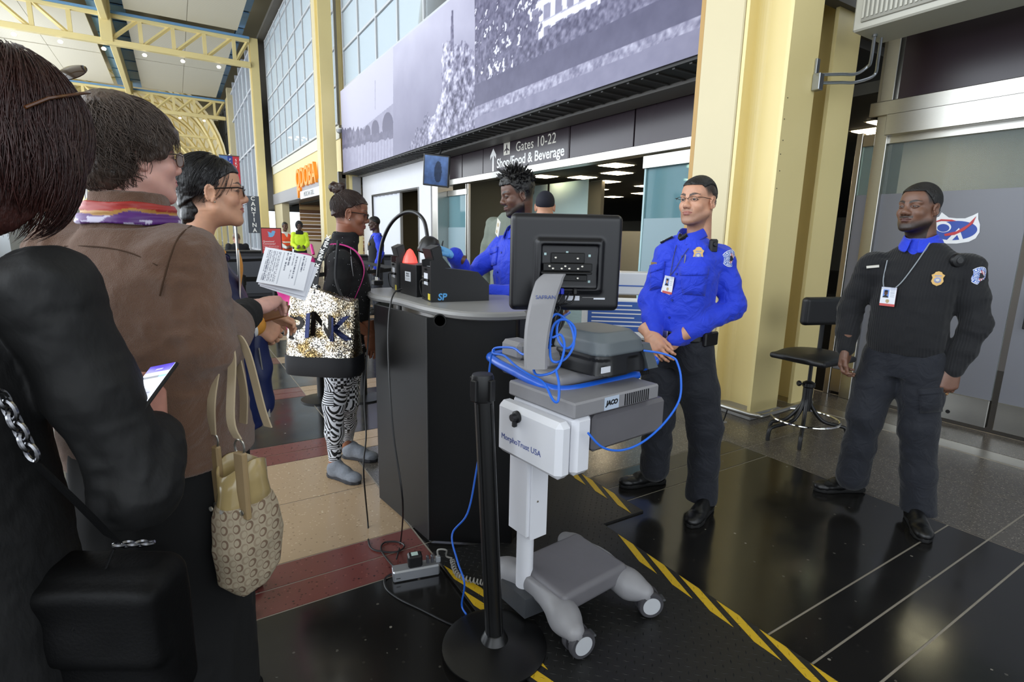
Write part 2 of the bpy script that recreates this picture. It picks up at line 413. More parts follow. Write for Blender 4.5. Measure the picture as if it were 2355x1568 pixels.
# stainless pilaster and white bay with the folding door
MB().box((5.06, 11.42, 0), (XW+.1, 11.74, 3.14), c=.006).build('pilaster', steel, wr)
od0, od1 = yx(964, 560, 5.04), yx(860, 560, 5.04); ozt = 2.52
bay = MB().box((5.04, 11.75, ozt), (5.2, 17.0, 3.14)).box((5.04, 11.75, 0), (5.2, od0, ozt)).box((5.04, od1, 0), (5.2, 17.0, ozt))
bay.build('white_bay_wall', whitewall, wr)
MB().box((5.02, od0-.03, 0), (5.06, od0, ozt+.04)).build('door_lining', greyp, wr)
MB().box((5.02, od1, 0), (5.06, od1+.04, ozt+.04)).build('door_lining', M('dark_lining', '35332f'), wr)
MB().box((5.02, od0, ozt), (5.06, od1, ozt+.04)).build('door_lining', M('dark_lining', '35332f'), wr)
MB().box((8.6, 10, 0), (8.7, 20, 3)).build('back_room_wall', M('back_room_paint', '5b584e', .8), wr)
MB().box((5.2, 17.0, 0), (8.7, 17.08, 3)).build('back_room_wall', M('back_room_paint', '5b584e'), wr)
MB().box((5.5, 11.76, 0), (8.7, 11.84, 3)).build('back_room_wall', M('back_room_paint', '5b584e'), wr)
fd = empty('folding_door', (5.1, od1, 0), label='white pleated folding door half drawn across the opening', cat='door')
ya, n = yx(922, 560, 5.1), 13
for i in range(n):
    y0 = -(od1-ya)*i/n; y1 = -(od1-ya)*(i+1)/n; x0 = .05 if i % 2 else -.02; x1 = -.02 if i % 2 else .05
    MB().prism([(x0, y0), (x1, y1), (x1+.012, y1), (x0+.012, y0)], .02, ozt-.01, lambda u, v, w: (u, v, w)).build('pleat', M('pleat_white', 'd6d8de', .5), fd)
MB().box((-.02, -(od1-ya)-.05, .02), (.05, -(od1-ya), ozt-.01), c=.004).build('lead_post', greyp, fd)
# storefront glass, middle bay: fixed teal panel, open doorway, sliding leaf
def frosted(name, col, f=.5):
    m = glass(name, col, f, .35, 'd0dede'); return m
g_clear = glass('clear_glass', 'e0ecec', .05, .02, 'eef4f2')
g_teal = glass('teal_glass', '8fb4bc', .30, .05, 'b8d4d6')
g_film = frosted('frosted_film', '9fb7c0', .62)
g_film_d = frosted('grey_frosted_film', '7f8088', .8)
def pane(name, ya, yb, z0, z1, m, X=XW, parent=None, t=.006): return MB().box((X-t, ya, z0), (X+t, yb, z1)).build(name, m, parent or wr)
yF0, yF1 = yx(1072, 600), yx(1008, 600)
pane('glass_pane', yF0, yF1, .08, 2.3, g_teal); pane('film', yF0, yF1, .08, 1.62, g_film, XW-.02, t=.002)
for yy in (yF0-.05, yF0-.14): MB().box((XW-.03, yy, 0), (XW+.03, yy+.035, 2.52), c=.004).build('glass_edge_post', steel, wr)
MB().box((XW-.05, yF0-.1, 2.3), (XW+.05, 11.4, 2.42), c=.004).build('glass_head_rail', steel, wr)
yS0, yS1 = yx(1605, 420), yx(1478, 420)
pane('glass_pane', yS0-.4, yS1, .08, 2.36, g_teal, XW+.05); pane('film', yS0-.4, yS1, .08, 1.72, g_film, XW+.03, t=.002)
MB().box((XW-.02, yS0-.4, 2.36), (XW+.1, yS1, 2.52), c=.004).build('leaf_head_rail', steel, wr)
MB().box((XW+.02, yS1-.03, .08), (XW+.08, yS1, 2.36)).build('leaf_edge', M('leaf_edge', '9fc0c4', .2), wr)
for yy in (yx(1258, 440, 7.5), yx(1352, 440, 7.5)):
    pane('interior_glass', yy-.01, yy+1.4, .05, 2.66, g_clear, 7.5)
# right bay doors
yD = [yx(1962, 450), yx(2328, 700), -1.6, -4]
pane('glass_pane', yD[0]+.02, 2.47, .06, 2.33, g_clear)
MB().box((XW-.03, yD[0]-.03, 0), (XW+.03, yD[0]+.02, 2.42), c=.004).build('door_post', steel, wr)
for i in range(3):
    a, b = yD[i+1]+.012, yD[i]-.035
    d = empty(f'door_{i+1}', (XW, b, 0), kind='structure')
    MB().box((-.008, a-b, .26), (.008, 0, 2.30)).build('glass_leaf', g_clear, d)
    MB().box((-.014, a-b, .26), (-.010, 0, 1.88)).build('grey_film', g_film_d, d)
    MB().box((-.028, a-b, .035), (.028, 0, .26), c=.004).build('bottom_rail', steel, d)
    MB().box((-.028, a-b, 2.30), (.028, 0, 2.40), c=.004).build('top_rail', steel, d)
    MB().lathe([(.016, 0), (.016, .01)], 12, mat=axes((-.03, a-b+.25, .1), (0, 1, 0), (0, 0, 1))).build('lock_cylinder', black, d)
    if i == 1: MB().box((-.06, -.1, .85), (-.03, -.06, 1.1), c=.005).build('pull_handle', black, d)
MB().box((XW-.1, -6, 2.42), (XW+.08, 2.0, 2.5), c=.004).build('door_track', M('dark_track', '4b4844', .35, .8), wr)
MB().box((XW-.12, 1.55, 2.36), (XW-.02, 2.46, 2.53), c=.004).build('door_operator', steel, wr)
# concourse behind the glass
cz = 2.78
MB().box((XW+.1, -9, cz), (45, 40, cz+.1)).build('concourse_ceiling', dark_ceiling, wr)
MB().box((5.4, -9, -.15), (45, 60, -.003)).build('concourse_floor', M('concourse_floor', '4e4b45', .35), wr)
MB().box((30, -9, 0), (30.3, 60, cz)).build('concourse_rear_wall', M('concourse_wall', '8d8a7e', .8), wr)
MB().box((13, 8.0, 0), (13.1, 26, 1.7)).build('concourse_partition', M('pale_partition', 'b9bcb8', .6), wr)
MB().box((8.2, -6, 0), (8.3, 3.6, cz)).build('side_partition', M('grey_partition', '6b6a6c', .6), wr)
lampm = M('ceiling_lamp_diffuser', 'fff3d8', emit='ffe9c0', estr=13)
LP = [(1417, 379), (1419, 397), (1395, 417), (1250, 405), (1339, 407), (1112, 422), (1588, 378), (1560, 412), (1489, 427), (1478, 444), (1372, 435), (1258, 439), (1242, 446), (1136, 418), (1134, 433), (1090, 455), (1300, 462), (1410, 452), (1160, 450), (1105, 440)]
LR = [(2099, 345), (2195, 366), (2000, 375), (2115, 395), (2031, 412), (2320, 394)]
lampmesh = MB().box((-.29, -.29, -.015), (.29, .29, 0)).mesh('lamp'); framemesh = MB().box((-.33, -.33, -.006), (.33, .33, .0)).mesh('lampframe')
for k, (x, y) in enumerate(LP):
    p = atz(x, y, cz); e = empty('ceiling_lamp', (p.x, p.y, cz-.001), label='square recessed lamp in the dark concourse ceiling behind the glass', cat='lamp', group='square lamps in the concourse ceiling')
    e.scale = (.8, .8, 1); link('lamp_frame', framemesh, M('lamp_frame_white', 'c9c4b4'), e); link('diffuser', lampmesh, lampm, e)
for k, (x, y) in enumerate(LR):
    p = atz(x, y, cz)
    if p.x > 8.1: s_ = (7.6-.2*k)/p.x; p = Vector((p.x*s_, p.y*s_, cz))
    e = empty('ceiling_lamp', (p.x, p.y, cz-.001), label='small square lamp glowing behind the closed grey glass doors', cat='lamp', group='lamps behind the closed doors')
    e.scale = (.6, .6, 1); link('lamp_frame', framemesh, M('lamp_frame_white', 'c9c4b4'), e); link('diffuser', lampmesh, lampm, e)
# shopfront bay beyond the second column
MB().box((4.62, 17.9, 4.35), (4.95, 31.4, 4.75), c=.01).build('window_sill_band', M('pale_sill', 'd7d4c4', .5), wr)
MB().box((4.66, 17.9, 3.15), (4.9, 31.4, 4.35)).build('yellow_bulkhead', yel, wr)
MB().box((4.55, 17.9, 2.82), (4.95, 31.4, 3.35), c=.01).build('grey_fascia', M('grey_fascia', '97979c', .4), wr)
MB().box((4.62, 29.2, 0), (4.95, 31.4, 3.0)).build('shop_pier', yel_l, wr)
wood = M('weathered_wood', 'a5835a', .6, var=.45, vscale=3, stretch=(1, .4, 9))
for i in range(16):
    MB().box((7.9, 17, .03+i*.18), (8.0-.02*(i % 3), 31, .2+i*.18), c=.004).build('wood_plank', M(f'wood_plank_{i%4}', ['a07c52', '8a6642', 'b8986a', '74543a'][i % 4], .65, var=.3, vscale=2.5, stretch=(1, .3, 8)), wr)
for i in range(16):
    MB().box((5.4, 29.0, .03+i*.18), (7.9, 29.1-.02*(i % 2), .2+i*.18), c=.004).build('wood_plank', M(f'wood_plank_{(i*3)%4}', 'a07c52'), wr)
MB().box((4.9, 17.4, 2.85), (8.0, 31.4, 2.95)).build('shop_ceiling', M('shop_ceiling', '9a968c'), wr)
MB().box((5.2, 22.5, 0), (5.6, 29, 1.05), c=.01).build('shop_counter', M('shop_counter', '8c7a60', .4), wr)
MB().box((7.85, 19.5, .5), (7.89, 21.0, 2.6)).build('bright_window', M('bright_window', 'ffffff', emit='f4f8ff', estr=1.6), wr)
MB().box((4.75, 17.05, 2.6), (5.0, 17.9, 3.15)).build('sign_return_panel', greyp, wr)
MB().box((4.8, 17.3, 0), (5.0, 17.9, 2.6)).build('wood_pier', M('wood_plank_0', 'a07c52'), wr)
# glazed wall far down the hall on the right
gw = empty('window_3', (0, 0, 0), kind='structure')
for i in range(22):
    y = 32.4+i*1.9; MB().box((4.0, y, 0), (4.25, y+.14, 11)).build('mullion', M('grey_white_mullion', 'c4c8d0', .5), gw)
    if i % 7 == 6: MB().box((3.8, y-.2, 0), (4.3, y+.3, 11)).build('post', yel_l, gw)
    MB().box((4.12, y+.14, .4), (4.14, y+1.9, 10.6)).build('pane', gl_up, gw)
for z in (.4, 3.2, 6.0, 8.8, 10.6): MB().box((4.02, 32.3, z-.05), (4.22, 74, z+.05)).build('transom', M('grey_white_mullion', 'c4c8d0'), gw)
# left wall of the hall: tall window wall
wl = empty('wall_left', (0, 0, 0), kind='structure')
for y in [-6+1.9*i for i in range(46)]:
    MB().box((-7.62, y, 0), (-7.5, y+.12, 10.7)).build('mullion', mull, wl)
for z in (.2, 2.9, 5.6, 8.3, 10.6): MB().box((-7.62, -9, z-.06), (-7.5, 84, z+.06)).build('transom', mull, wl)
for y in COLY+[-11.8, 60.2]:
    MB().box((-7.5, y, 0), (-7.1, y+.4, 10.8), c=.01).build('post', yel, wl)
MB().box((-7.4, 34, 0), (-6.6, 60, 3.1)).build('shop_block', M('far_shop_white', 'cfd6de', .6), wl)
MB().box((-7.4, 40, 3.1), (-6.4, 58, 4.2)).build('shop_fascia', M('far_shop_fascia', '6e675e', .6), wl)
# roof: flat panels, blue gap steel, trusses
ceil = empty('ceiling', (0, 0, 0), kind='structure')
perf = bpy.data.materials.new('perforated_panel'); perf.use_nodes = True
t = NT(perf); b = t.n['Principled BSDF']; wv = t.new('ShaderNodeTexWave'); wv.inputs['Scale'].default_value = 3.4; wv.bands_direction = 'Y'; t.link(t.obj(), wv.inputs[0])
t.link(t.mix(wv.outputs['Fac'], lin('c9c2ae'), lin('ded8c6')), b.inputs['Base Color']); b.inputs['Roughness'].default_value = .6
blue = M('blue_gap_steel', '6f9dc8', .45, var=.12, vscale=3); blue_d = M('blue_gap_shadow_steel', '33536f', .5)  # second blue is a darker copy, shade of the gap put into its colour
ZR = 10.85
MB().box((-12, -9, ZR+1.3), (8, 120, ZR+1.5)).build('roof_deck', M('roof_deck', 'cbbf9c', .8), ceil)
for (ya, yb) in ((-9, 2.0), (2.9, 16.6), (17.6, 30.9), (32.0, 39.0), (39.15, 46.6)):
    for (xa, xb) in ((-7.2, -4.9), (-4.88, -2.62), (-1.08, 1.26), (1.28, 3.35)):
        MB().box((xa, ya, ZR), (xb, yb, ZR+.06)).build('perforated_panel', perf, ceil)
for xa in (-2.5, -1.7, 3.45):
    xb = xa+(.62 if xa < 0 else .3)
    y = -9
    while y < 47:
        MB().box((xa, y, ZR+.35), (xb, y+2.1, ZR+.40)).build('blue_panel', blue, ceil); y += 2.4
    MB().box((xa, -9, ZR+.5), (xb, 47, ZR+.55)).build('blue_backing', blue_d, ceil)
MB().box((-1.98, -9, ZR-.5), (-1.7, 47, ZR+.3), c=.02).build('ridge_beam', yel, ceil)
for y in (17.2, 31.4, 46.9):
    e = empty('roof_truss', (0, y, 0), label={17.2: 'cream steel roof truss over the nearer bay', 31.4: 'cream steel lattice truss spanning the hall below the panels', 46.9: 'far cream steel truss before the vaulted bays'}[y], cat='truss')
    z0, z1 = 9.52, 10.62
    MB().box((-7.4, -.13, z0-.12), (3.9, .13, z0+.12), c=.01).build('bottom_chord', yel, e)
    MB().box((-7.4, -.10, z1-.07), (3.9, .10, z1+.07), c=.01).build('top_chord', yel, e)
    MB().box((-7.4, -.16, z1+.07), (3.9, .16, z1+.17)).build('blue_cap', blue, e)
    MB().box((-2.05, -.2, z0), (-1.6, .2, ZR+1.2), c=.02).build('king_post', yel, e)
    for i in range(-4, 5):
        if i == 0: continue
        x = -1.83+1.26*i
        MB().box((x-.08, -.07, z0), (x+.08, .07, z1)).build('web_post', yel, e)
    for i in range(-4, 5):
        x0 = -1.83+1.26*i; sx = 1 if i >= 0 else -1
        if i == 4 : x1 = 3.9
        x1 = x0+sx*1.2
        if i == -4: x1 = -7.3
        if x1 > 3.9: x1 = 3.85
        MB().tube([(x0, 0, z0), (x1, 0, z1)], .085, 4).build('diagonal', yel, e)
    for i in range(7):
        MB().lathe([(.07, 0), (.1, .07), (.06, .12)], 10, (-6.5+i*1.5, .2, z0-.32)).build('spot_lamp', M('spot_lamp_white', 'f4f2ec', emit='fff8e8', estr=1.5), e)
# vaulted bays far away
vault = M('vault_lining', 'd9cda6', .7, var=.06, vscale=.5)
cx, rad, zs = -1.83, 5.6, 6.0
rings = []
for y in (47.2, 118):
    rings.append([(cx+rad*1.02*math.cos(a), y, zs+rad*1.15*math.sin(a)) for a in [math.pi*k/24 for k in range(25)]])
MB().loft(rings, closed=False).build('vault_lining', vault, ceil)
for i in range(10):
    y = 48.5+i*6.6; e = empty('vault_arch', (0, y, 0), label='cream lattice arch rib of the far vaulted hall', cat='arch', group='arch ribs of the far vault')
    for rr, w in ((1.0, .16), (.90, .12)):
        MB().tube([(cx+rad*rr*math.cos(a), 0, zs+rad*1.13*rr*math.sin(a)) for a in [math.pi*k/28 for k in range(29)]], w, 4).build('arch_chord', yel, e)
    for k in range(1, 28):
        a, a2 = math.pi*k/28, math.pi*(k+1)/28
        MB().tube([(cx+rad*.9*math.cos(a), 0, zs+rad*1.13*.9*math.sin(a)), (cx+rad*math.cos(a2), 0, zs+rad*1.13*math.sin(a2))], .05, 4).build('lattice_bar', yel, e)
    for sx in (-1, 1):
        MB().box((cx+sx*rad-.15, -.15, 0), (cx+sx*rad+.15, .15, zs)).build('arch_post', yel, e)
    MB().box((cx-5.3, -.08, zs+2.2), (cx+5.3, .08, zs+2.36)).build('tie_beam', yel, e)
    for sx in (-1, 1): MB().tube([(cx+sx*5.5, 0, zs-2.2), (cx+sx*2.2, 0, zs+2.2)], .11, 4).build('brace', yel, e)
for i in range(3):
    e = empty('ring_chandelier', (cx-.1, 58+i*13.2, 10.4), label='glowing ring of lamps hung in the far vault', cat='chandelier', group='ring chandeliers in the far vault')
    for k in range(10):
        a = 2*math.pi*k/10; MB().lathe([(.05, -.09), (.17, 0), (.05, .09)], 8, (.9*math.cos(a), .5*math.sin(a), .08*math.sin(3*a))).build('lamp', M('chandelier_lamp', 'fff6dc', emit='fff0cc', estr=9), e)
    MB().tube([(0.9*math.cos(a), .5*math.sin(a), .1) for a in [2*math.pi*k/16 for k in range(16)]], .03, 5, closed=True).build('ring', yel, e)
    MB().tube([(0, 0, .1), (0, 0, 2)], .02, 5).build('stem', yel, e)
# hall end walls
struct('wall_far', MB().box((-12, 119, 0), (8, 119.3, 12)), M('bright_far_end', 'e9ecef', .7))
struct('wall_rear', MB().box((-12, -9.2, 8.5), (12, -9, 12)), whitewall)
# ================================================================== figure kit: smooth-union distance fields meshed with surface nets
class SDF:
    def __init__(s, lo, hi, h):
        s.h = h; s.lo = np.array(lo, np.float32); s.n = (np.ceil((np.array(hi)-np.array(lo))/h)+1).astype(int)
        s.d = np.full(tuple(s.n), .3, np.float32)
        s.ax = [s.lo[i]+h*np.arange(s.n[i], dtype=np.float32) for i in range(3)]
    def put(s, fn, lo, hi, k=.01, op='u'):
        m = k+3*s.h; sl = []
        for i in range(3):
            a = int(max(0, math.floor((lo[i]-m-s.lo[i])/s.h))); b = int(min(s.n[i], math.ceil((hi[i]+m-s.lo[i])/s.h)+1))
            if b <= a: return s
            sl.append(slice(a, b))
        sl = tuple(sl)
        X = s.ax[0][sl[0]][:, None, None]; Y = s.ax[1][sl[1]][None, :, None]; Z = s.ax[2][sl[2]][None, None, :]
        v = fn(X, Y, Z); D = s.d[sl]; k = max(k, 1e-5)
        if op == 'u': h = np.clip(.5+.5*(D-v)/k, 0, 1); s.d[sl] = D*(1-h)+v*h-k*h*(1-h)
        elif op == 's': h = np.clip(.5-.5*(D+v)/k, 0, 1); s.d[sl] = D*(1-h)-v*h+k*h*(1-h)
        return s
    def cut(s, fn):
        X = s.ax[0][:, None, None]; Y = s.ax[1][None, :, None]; Z = s.ax[2][None, None, :]
        s.d = np.maximum(s.d, fn(X, Y, Z)).astype(np.float32); return s
    def cap(s, a, b, ra, rb=None, k=.012, op='u'):
        rb = ra if rb is None else rb; a = [float(q) for q in a]; b = [float(q) for q in b]
        d = [b[i]-a[i] for i in range(3)]; L = max(sum(q*q for q in d), 1e-9); r = max(ra, rb)
        def fn(X, Y, Z):
            t = np.clip(((X-a[0])*d[0]+(Y-a[1])*d[1]+(Z-a[2])*d[2])/L, 0, 1)
            return np.sqrt((X-a[0]-t*d[0])**2+(Y-a[1]-t*d[1])**2+(Z-a[2]-t*d[2])**2)-(ra+(rb-ra)*t)
        return s.put(fn, [min(a[i], b[i])-r for i in range(3)], [max(a[i], b[i])+r for i in range(3)], k, op)
    def chain(s, pts, rs, k=.012, op='u'):
        for i in range(len(pts)-1): s.cap(pts[i], pts[i+1], rs[i], rs[i+1], k, op)
        return s
    def ell(s, c, r, k=.012, op='u', rot=None):
        c = [float(q) for q in c]; r = [float(q) for q in r]; mr = max(r)
        Rm = None if rot is None else np.array(Euler(rot).to_matrix().transposed())
        def fn(X, Y, Z):
            x, y, z = X-c[0], Y-c[1], Z-c[2]
            if Rm is not None: x, y, z = (Rm[0][0]*x+Rm[0][1]*y+Rm[0][2]*z, Rm[1][0]*x+Rm[1][1]*y+Rm[1][2]*z, Rm[2][0]*x+Rm[2][1]*y+Rm[2][2]*z)
            k0 = np.sqrt((x/r[0])**2+(y/r[1])**2+(z/r[2])**2); k1 = np.sqrt((x/r[0]**2)**2+(y/r[1]**2)**2+(z/r[2]**2)**2)
            return k0*(k0-1)/np.maximum(k1, 1e-6)
        e = r if rot is None else [mr]*3
        return s.put(fn, [c[i]-e[i] for i in range(3)], [c[i]+e[i] for i in range(3)], k, op)
    def loft(s, st, k=.012, p=2.3, mw=None, op='u', rnd=.0):
        """st: (z, cx, cy, rx, ry) along local z of mw (person space when None)"""
        st = np.array(st, np.float32); z0, z1 = st[0, 0], st[-1, 0]
        cs = [(st[i, 1]+sx*st[i, 3], st[i, 2]+sy*st[i, 4], st[i, 0]) for i in range(len(st)) for sx in (-1, 1) for sy in (-1, 1)]
        iv = None
        if mw is not None: iv = np.array(mw.inverted()); cs = [tuple(mw @ Vector(c)) for c in cs]
        cs = np.array(cs)
        def fn(X, Y, Z):
            if iv is not None: x, y, z = [iv[i][0]*X+iv[i][1]*Y+iv[i][2]*Z+iv[i][3] for i in range(3)]
            else: x, y, z = X, Y, Z
            zz = z.ravel() if iv is None else z
            I = lambda j: np.interp(zz, st[:, 0], st[:, j]).reshape(z.shape).astype(np.float32)
            cx_, cy_, rx, ry = I(1), I(2), I(3), I(4)
            q = (np.abs((x-cx_)/rx)**p+np.abs((y-cy_)/ry)**p)**(1/p)
            d = (q-1)*np.minimum(rx, ry)
            return np.maximum(d, np.maximum(z0-z, z-z1))
        return s.put(fn, cs.min(0), cs.max(0), k, op)
    def rbox(s, c, r, rnd=.01, k=.01, op='u', rot=None):
        c = [float(q) for q in c]; Rm = None if rot is None else np.array(Euler(rot).to_matrix().transposed())
        def fn(X, Y, Z):
            x, y, z = X-c[0], Y-c[1], Z-c[2]
            if Rm is not None: x, y, z = [Rm[i][0]*x+Rm[i][1]*y+Rm[i][2]*z for i in range(3)]
            qx, qy, qz = np.abs(x)-r[0]+rnd, np.abs(y)-r[1]+rnd, np.abs(z)-r[2]+rnd
            return np.sqrt(np.maximum(qx, 0)**2+np.maximum(qy, 0)**2+np.maximum(qz, 0)**2)+np.minimum(np.maximum(qx, np.maximum(qy, qz)), 0)-rnd
        e = r if rot is None else [max(r)*1.5]*3
        return s.put(fn, [c[i]-e[i] for i in range(3)], [c[i]+e[i] for i in range(3)], k, op)
    def net(s):
        d = s.d; n = s.n; ins = d < 0
        cnt = np.zeros(tuple(n-1), np.uint8)
        for a in (0, 1):
            for b in (0, 1):
                for c in (0, 1): cnt += ins[a:n[0]-1+a, b:n[1]-1+b, c:n[2]-1+c]
        act = (cnt > 0) & (cnt < 8); ii = np.argwhere(act); K = len(ii)
        idx = np.full(tuple(n-1), -1, np.int32); idx[act] = np.arange(K)
        co = [(a, b, c) for a in (0, 1) for b in (0, 1) for c in (0, 1)]
        vals = [d[ii[:, 0]+a, ii[:, 1]+b, ii[:, 2]+c] for a, b, c in co]
        acc = np.zeros((K, 3)); num = np.zeros(K)
        for i in range(8):
            for j in range(i+1, 8):
                if sum(abs(co[i][q]-co[j][q]) for q in range(3)) != 1: continue
                va, vb = vals[i], vals[j]; m = (va < 0) != (vb < 0); t = np.zeros(K); t[m] = va[m]/(va[m]-vb[m])
                A = np.array(co[i], float); B = np.array(co[j], float)
                acc[m] += (A+(B-A)*t[m, None]); num[m] += 1
        V = s.lo+(ii+acc/num[:, None])*s.h
        Fq = []
        for ax in range(3):
            o = [0, 0, 0]; o[ax] = 1
            A = ins[:n[0]-o[0], :n[1]-o[1], :n[2]-o[2]]; B = ins[o[0]:, o[1]:, o[2]:]
            e = np.argwhere(A != B)
            b_, c_ = [(1, 2), (2, 0), (0, 1)][ax]
            e = e[(e[:, b_] > 0) & (e[:, c_] > 0) & (e[:, b_] < n[b_]-1) & (e[:, c_] < n[c_]-1)]
            if not len(e): continue
            def g(db, dc):
                q = e.copy(); q[:, b_] -= db; q[:, c_] -= dc; return idx[q[:, 0], q[:, 1], q[:, 2]]
            qd = np.stack([g(1, 1), g(0, 1), g(0, 0), g(1, 0)], 1)
            fl = ~A[e[:, 0], e[:, 1], e[:, 2]]; qd[fl] = qd[fl][:, ::-1]
            Fq.append(qd)
        Fq = np.vstack(Fq); Fq = Fq[(Fq >= 0).all(1)]
        return V, Fq
def vnormals(V, F):
    a, b, c, d = (V[F[:, i]] for i in range(4)); nn = np.cross(c-a, d-b); N = np.zeros_like(V)
    for i in range(4): np.add.at(N, F[:, i], nn)
    return N/np.maximum(np.linalg.norm(N, axis=1, keepdims=True), 1e-9)
def npmesh(name, V, F, rgb=None):
    me = bpy.data.meshes.new(name); V = np.asarray(V, np.float32); F = np.asarray(F, np.int32)
    me.vertices.add(len(V)); me.vertices.foreach_set('co', V.ravel())
    me.loops.add(F.size); me.loops.foreach_set('vertex_index', F.ravel())
    me.polygons.add(len(F)); me.polygons.foreach_set('loop_start', np.arange(0, F.size, 4, dtype=np.int32))
    me.polygons.foreach_set('use_smooth', np.ones(len(F), bool)); me.update(); me.validate()
    if rgb is not None: setcol(me, rgb)
    return me
def srgb(c): c = np.clip(c, 0, 1); return np.where(c <= .04045, c/12.92, ((c+.055)/1.055)**2.4)
def xf(V, mw): m = np.array(mw); return V @ m[:3, :3].T+m[:3, 3]
def garment(name, S, mat, parent, disp=None, mw=None, rgbfn=None):
    V, F = S.net()
    if disp is not None: V = V+vnormals(V, F)*disp(V)[:, None]
    rgb = None if rgbfn is None else srgb(rgbfn(V))
    if mw is not None: V = xf(V, mw)
    return link(name, npmesh(name, V, F, rgb), mat, parent)
def folds(amp=.004, sc=(9, 9, 14), seed=0, ridge=.6, base=0.0):
    def fn(V):
        w = fbm(V*np.array((6, 6, 6)), 2, seed+9)[:, None]*.35
        n1 = vnoise(V*np.array(sc)+w*2, seed); n2 = vnoise(V*np.array(sc)*2.3+w*3+7, seed+3)
        r = 1-np.abs(n1)*1.7
        return amp*(ridge*(r-.35)+(1-ridge)*n1+.35*n2)+base
    return fn
# ------------------------------------------------------------------ head, in head space: eye line z = 0, y forward, x to the person's right
def head_field(h=.0023, nose=1.0, lips=1.0, jaw=1.0, eye=.0052, nosew=1.0, chin=0.0, neck=None, neckr=.056, cheek=1.0, ear=1.0):
    S = SDF((-.105, -.15, -.26), (.105, .14, .14), h)
    S.ell((0, -.015, .030), (.0745, .096, .088), 0)
    S.ell((0, .020, -.046), (.058*jaw, .058, .074), .03)
    S.ell((0, .034, .040), (.058, .048, .05), .02)
    for s in (-1, 1):
        S.cap((s*.054*jaw, .0, -.062), (s*.022*jaw, .058, -.100), .016, .013, .03)
        S.ell((s*.040, .052, -.030), (.022*cheek, .022, .022), .022)
        S.cap((s*.046, .064, .019), (s*.012, .078, .016), .0085, .008, .014)
    S.ell((0, .064, -.104+chin*-.01), (.02*jaw, .016, .015), .02)
    S.ell((0, .063, -.062), (.031, .020, .026), .018)
    nb = (0, -.035, -.235) if neck is None else neck
    S.cap((0, -.030, -.05), nb, neckr, neckr*1.06, .03)
    for s in (-1, 1):
        S.ell((s*.0315, .091, .001), (.019, .014, .0105), .012, 's')
        S.ell((s*.0315, .0665, .0), (.0172, .0155, .0135), .004)
        S.ell((s*.0315, .0835, -.0008), (.0145, .0105, eye), .0015, 's')
    ny = .1015+.010*(nose-1)
    S.cap((0, .0765, .014), (0, ny-.010, -.024), .0068, .0100*nosew, .016)
    S.ell((0, ny-.0075, -.0305), (.0125*nosew, .0110, .0105), .012)
    for s in (-1, 1):
        S.ell((s*.0125*nosew, .0855, -.035), (.0080*nosew, .0115, .0082), .009)
        S.ell((s*.0068*nosew, .0925, -.0420), (.0036*nosew, .0055, .0030), .002, 's')
    u = [(-.0265, .0715, -.0640), (-.011, .0828, -.0600), (0, .0848, -.0614), (.011, .0828, -.0600), (.0265, .0715, -.0640)]
    S.chain(u, [.0022, .0040*lips, .0038*lips, .0040*lips, .0022], .004)
    l = [(-.0245, .0715, -.0668), (-.010, .0820, -.0697), (.010, .0820, -.0697), (.0245, .0715, -.0668)]
    S.chain(l, [.0026, .0054*lips, .0054*lips, .0026], .005)
    S.chain([(-.0275, .0745, -.0642), (-.011, .0882, -.0645), (.011, .0882, -.0645), (.0275, .0745, -.0642)], [.0012]*4, .0022, 's')
    for s in (-1, 1):
        c = np.array((s*.0775, -.012, -.010))
        S.ell(c, (.0085*ear, .0185*ear, .0310*ear), .008, 'u', (R(-8), 0, R(-s*22)))
        S.ell(c+np.array((s*.0085, .006, -.002)), (.0065, .0105, .0165), .004, 's')
        hp = [c+np.array((s*(.004+.004*math.cos(a)), -.0155*math.cos(a)*ear+.002, .0285*math.sin(a)*ear+.001)) for a in [R(q) for q in range(-60, 215, 25)]]
        S.chain(hp, [.0036]*len(hp), .003)
        S.cap(c+np.array((s*.0035, .012, -.014)), c+np.array((s*.003, .006, -.027)), .0048, .0055, .005)
    return S
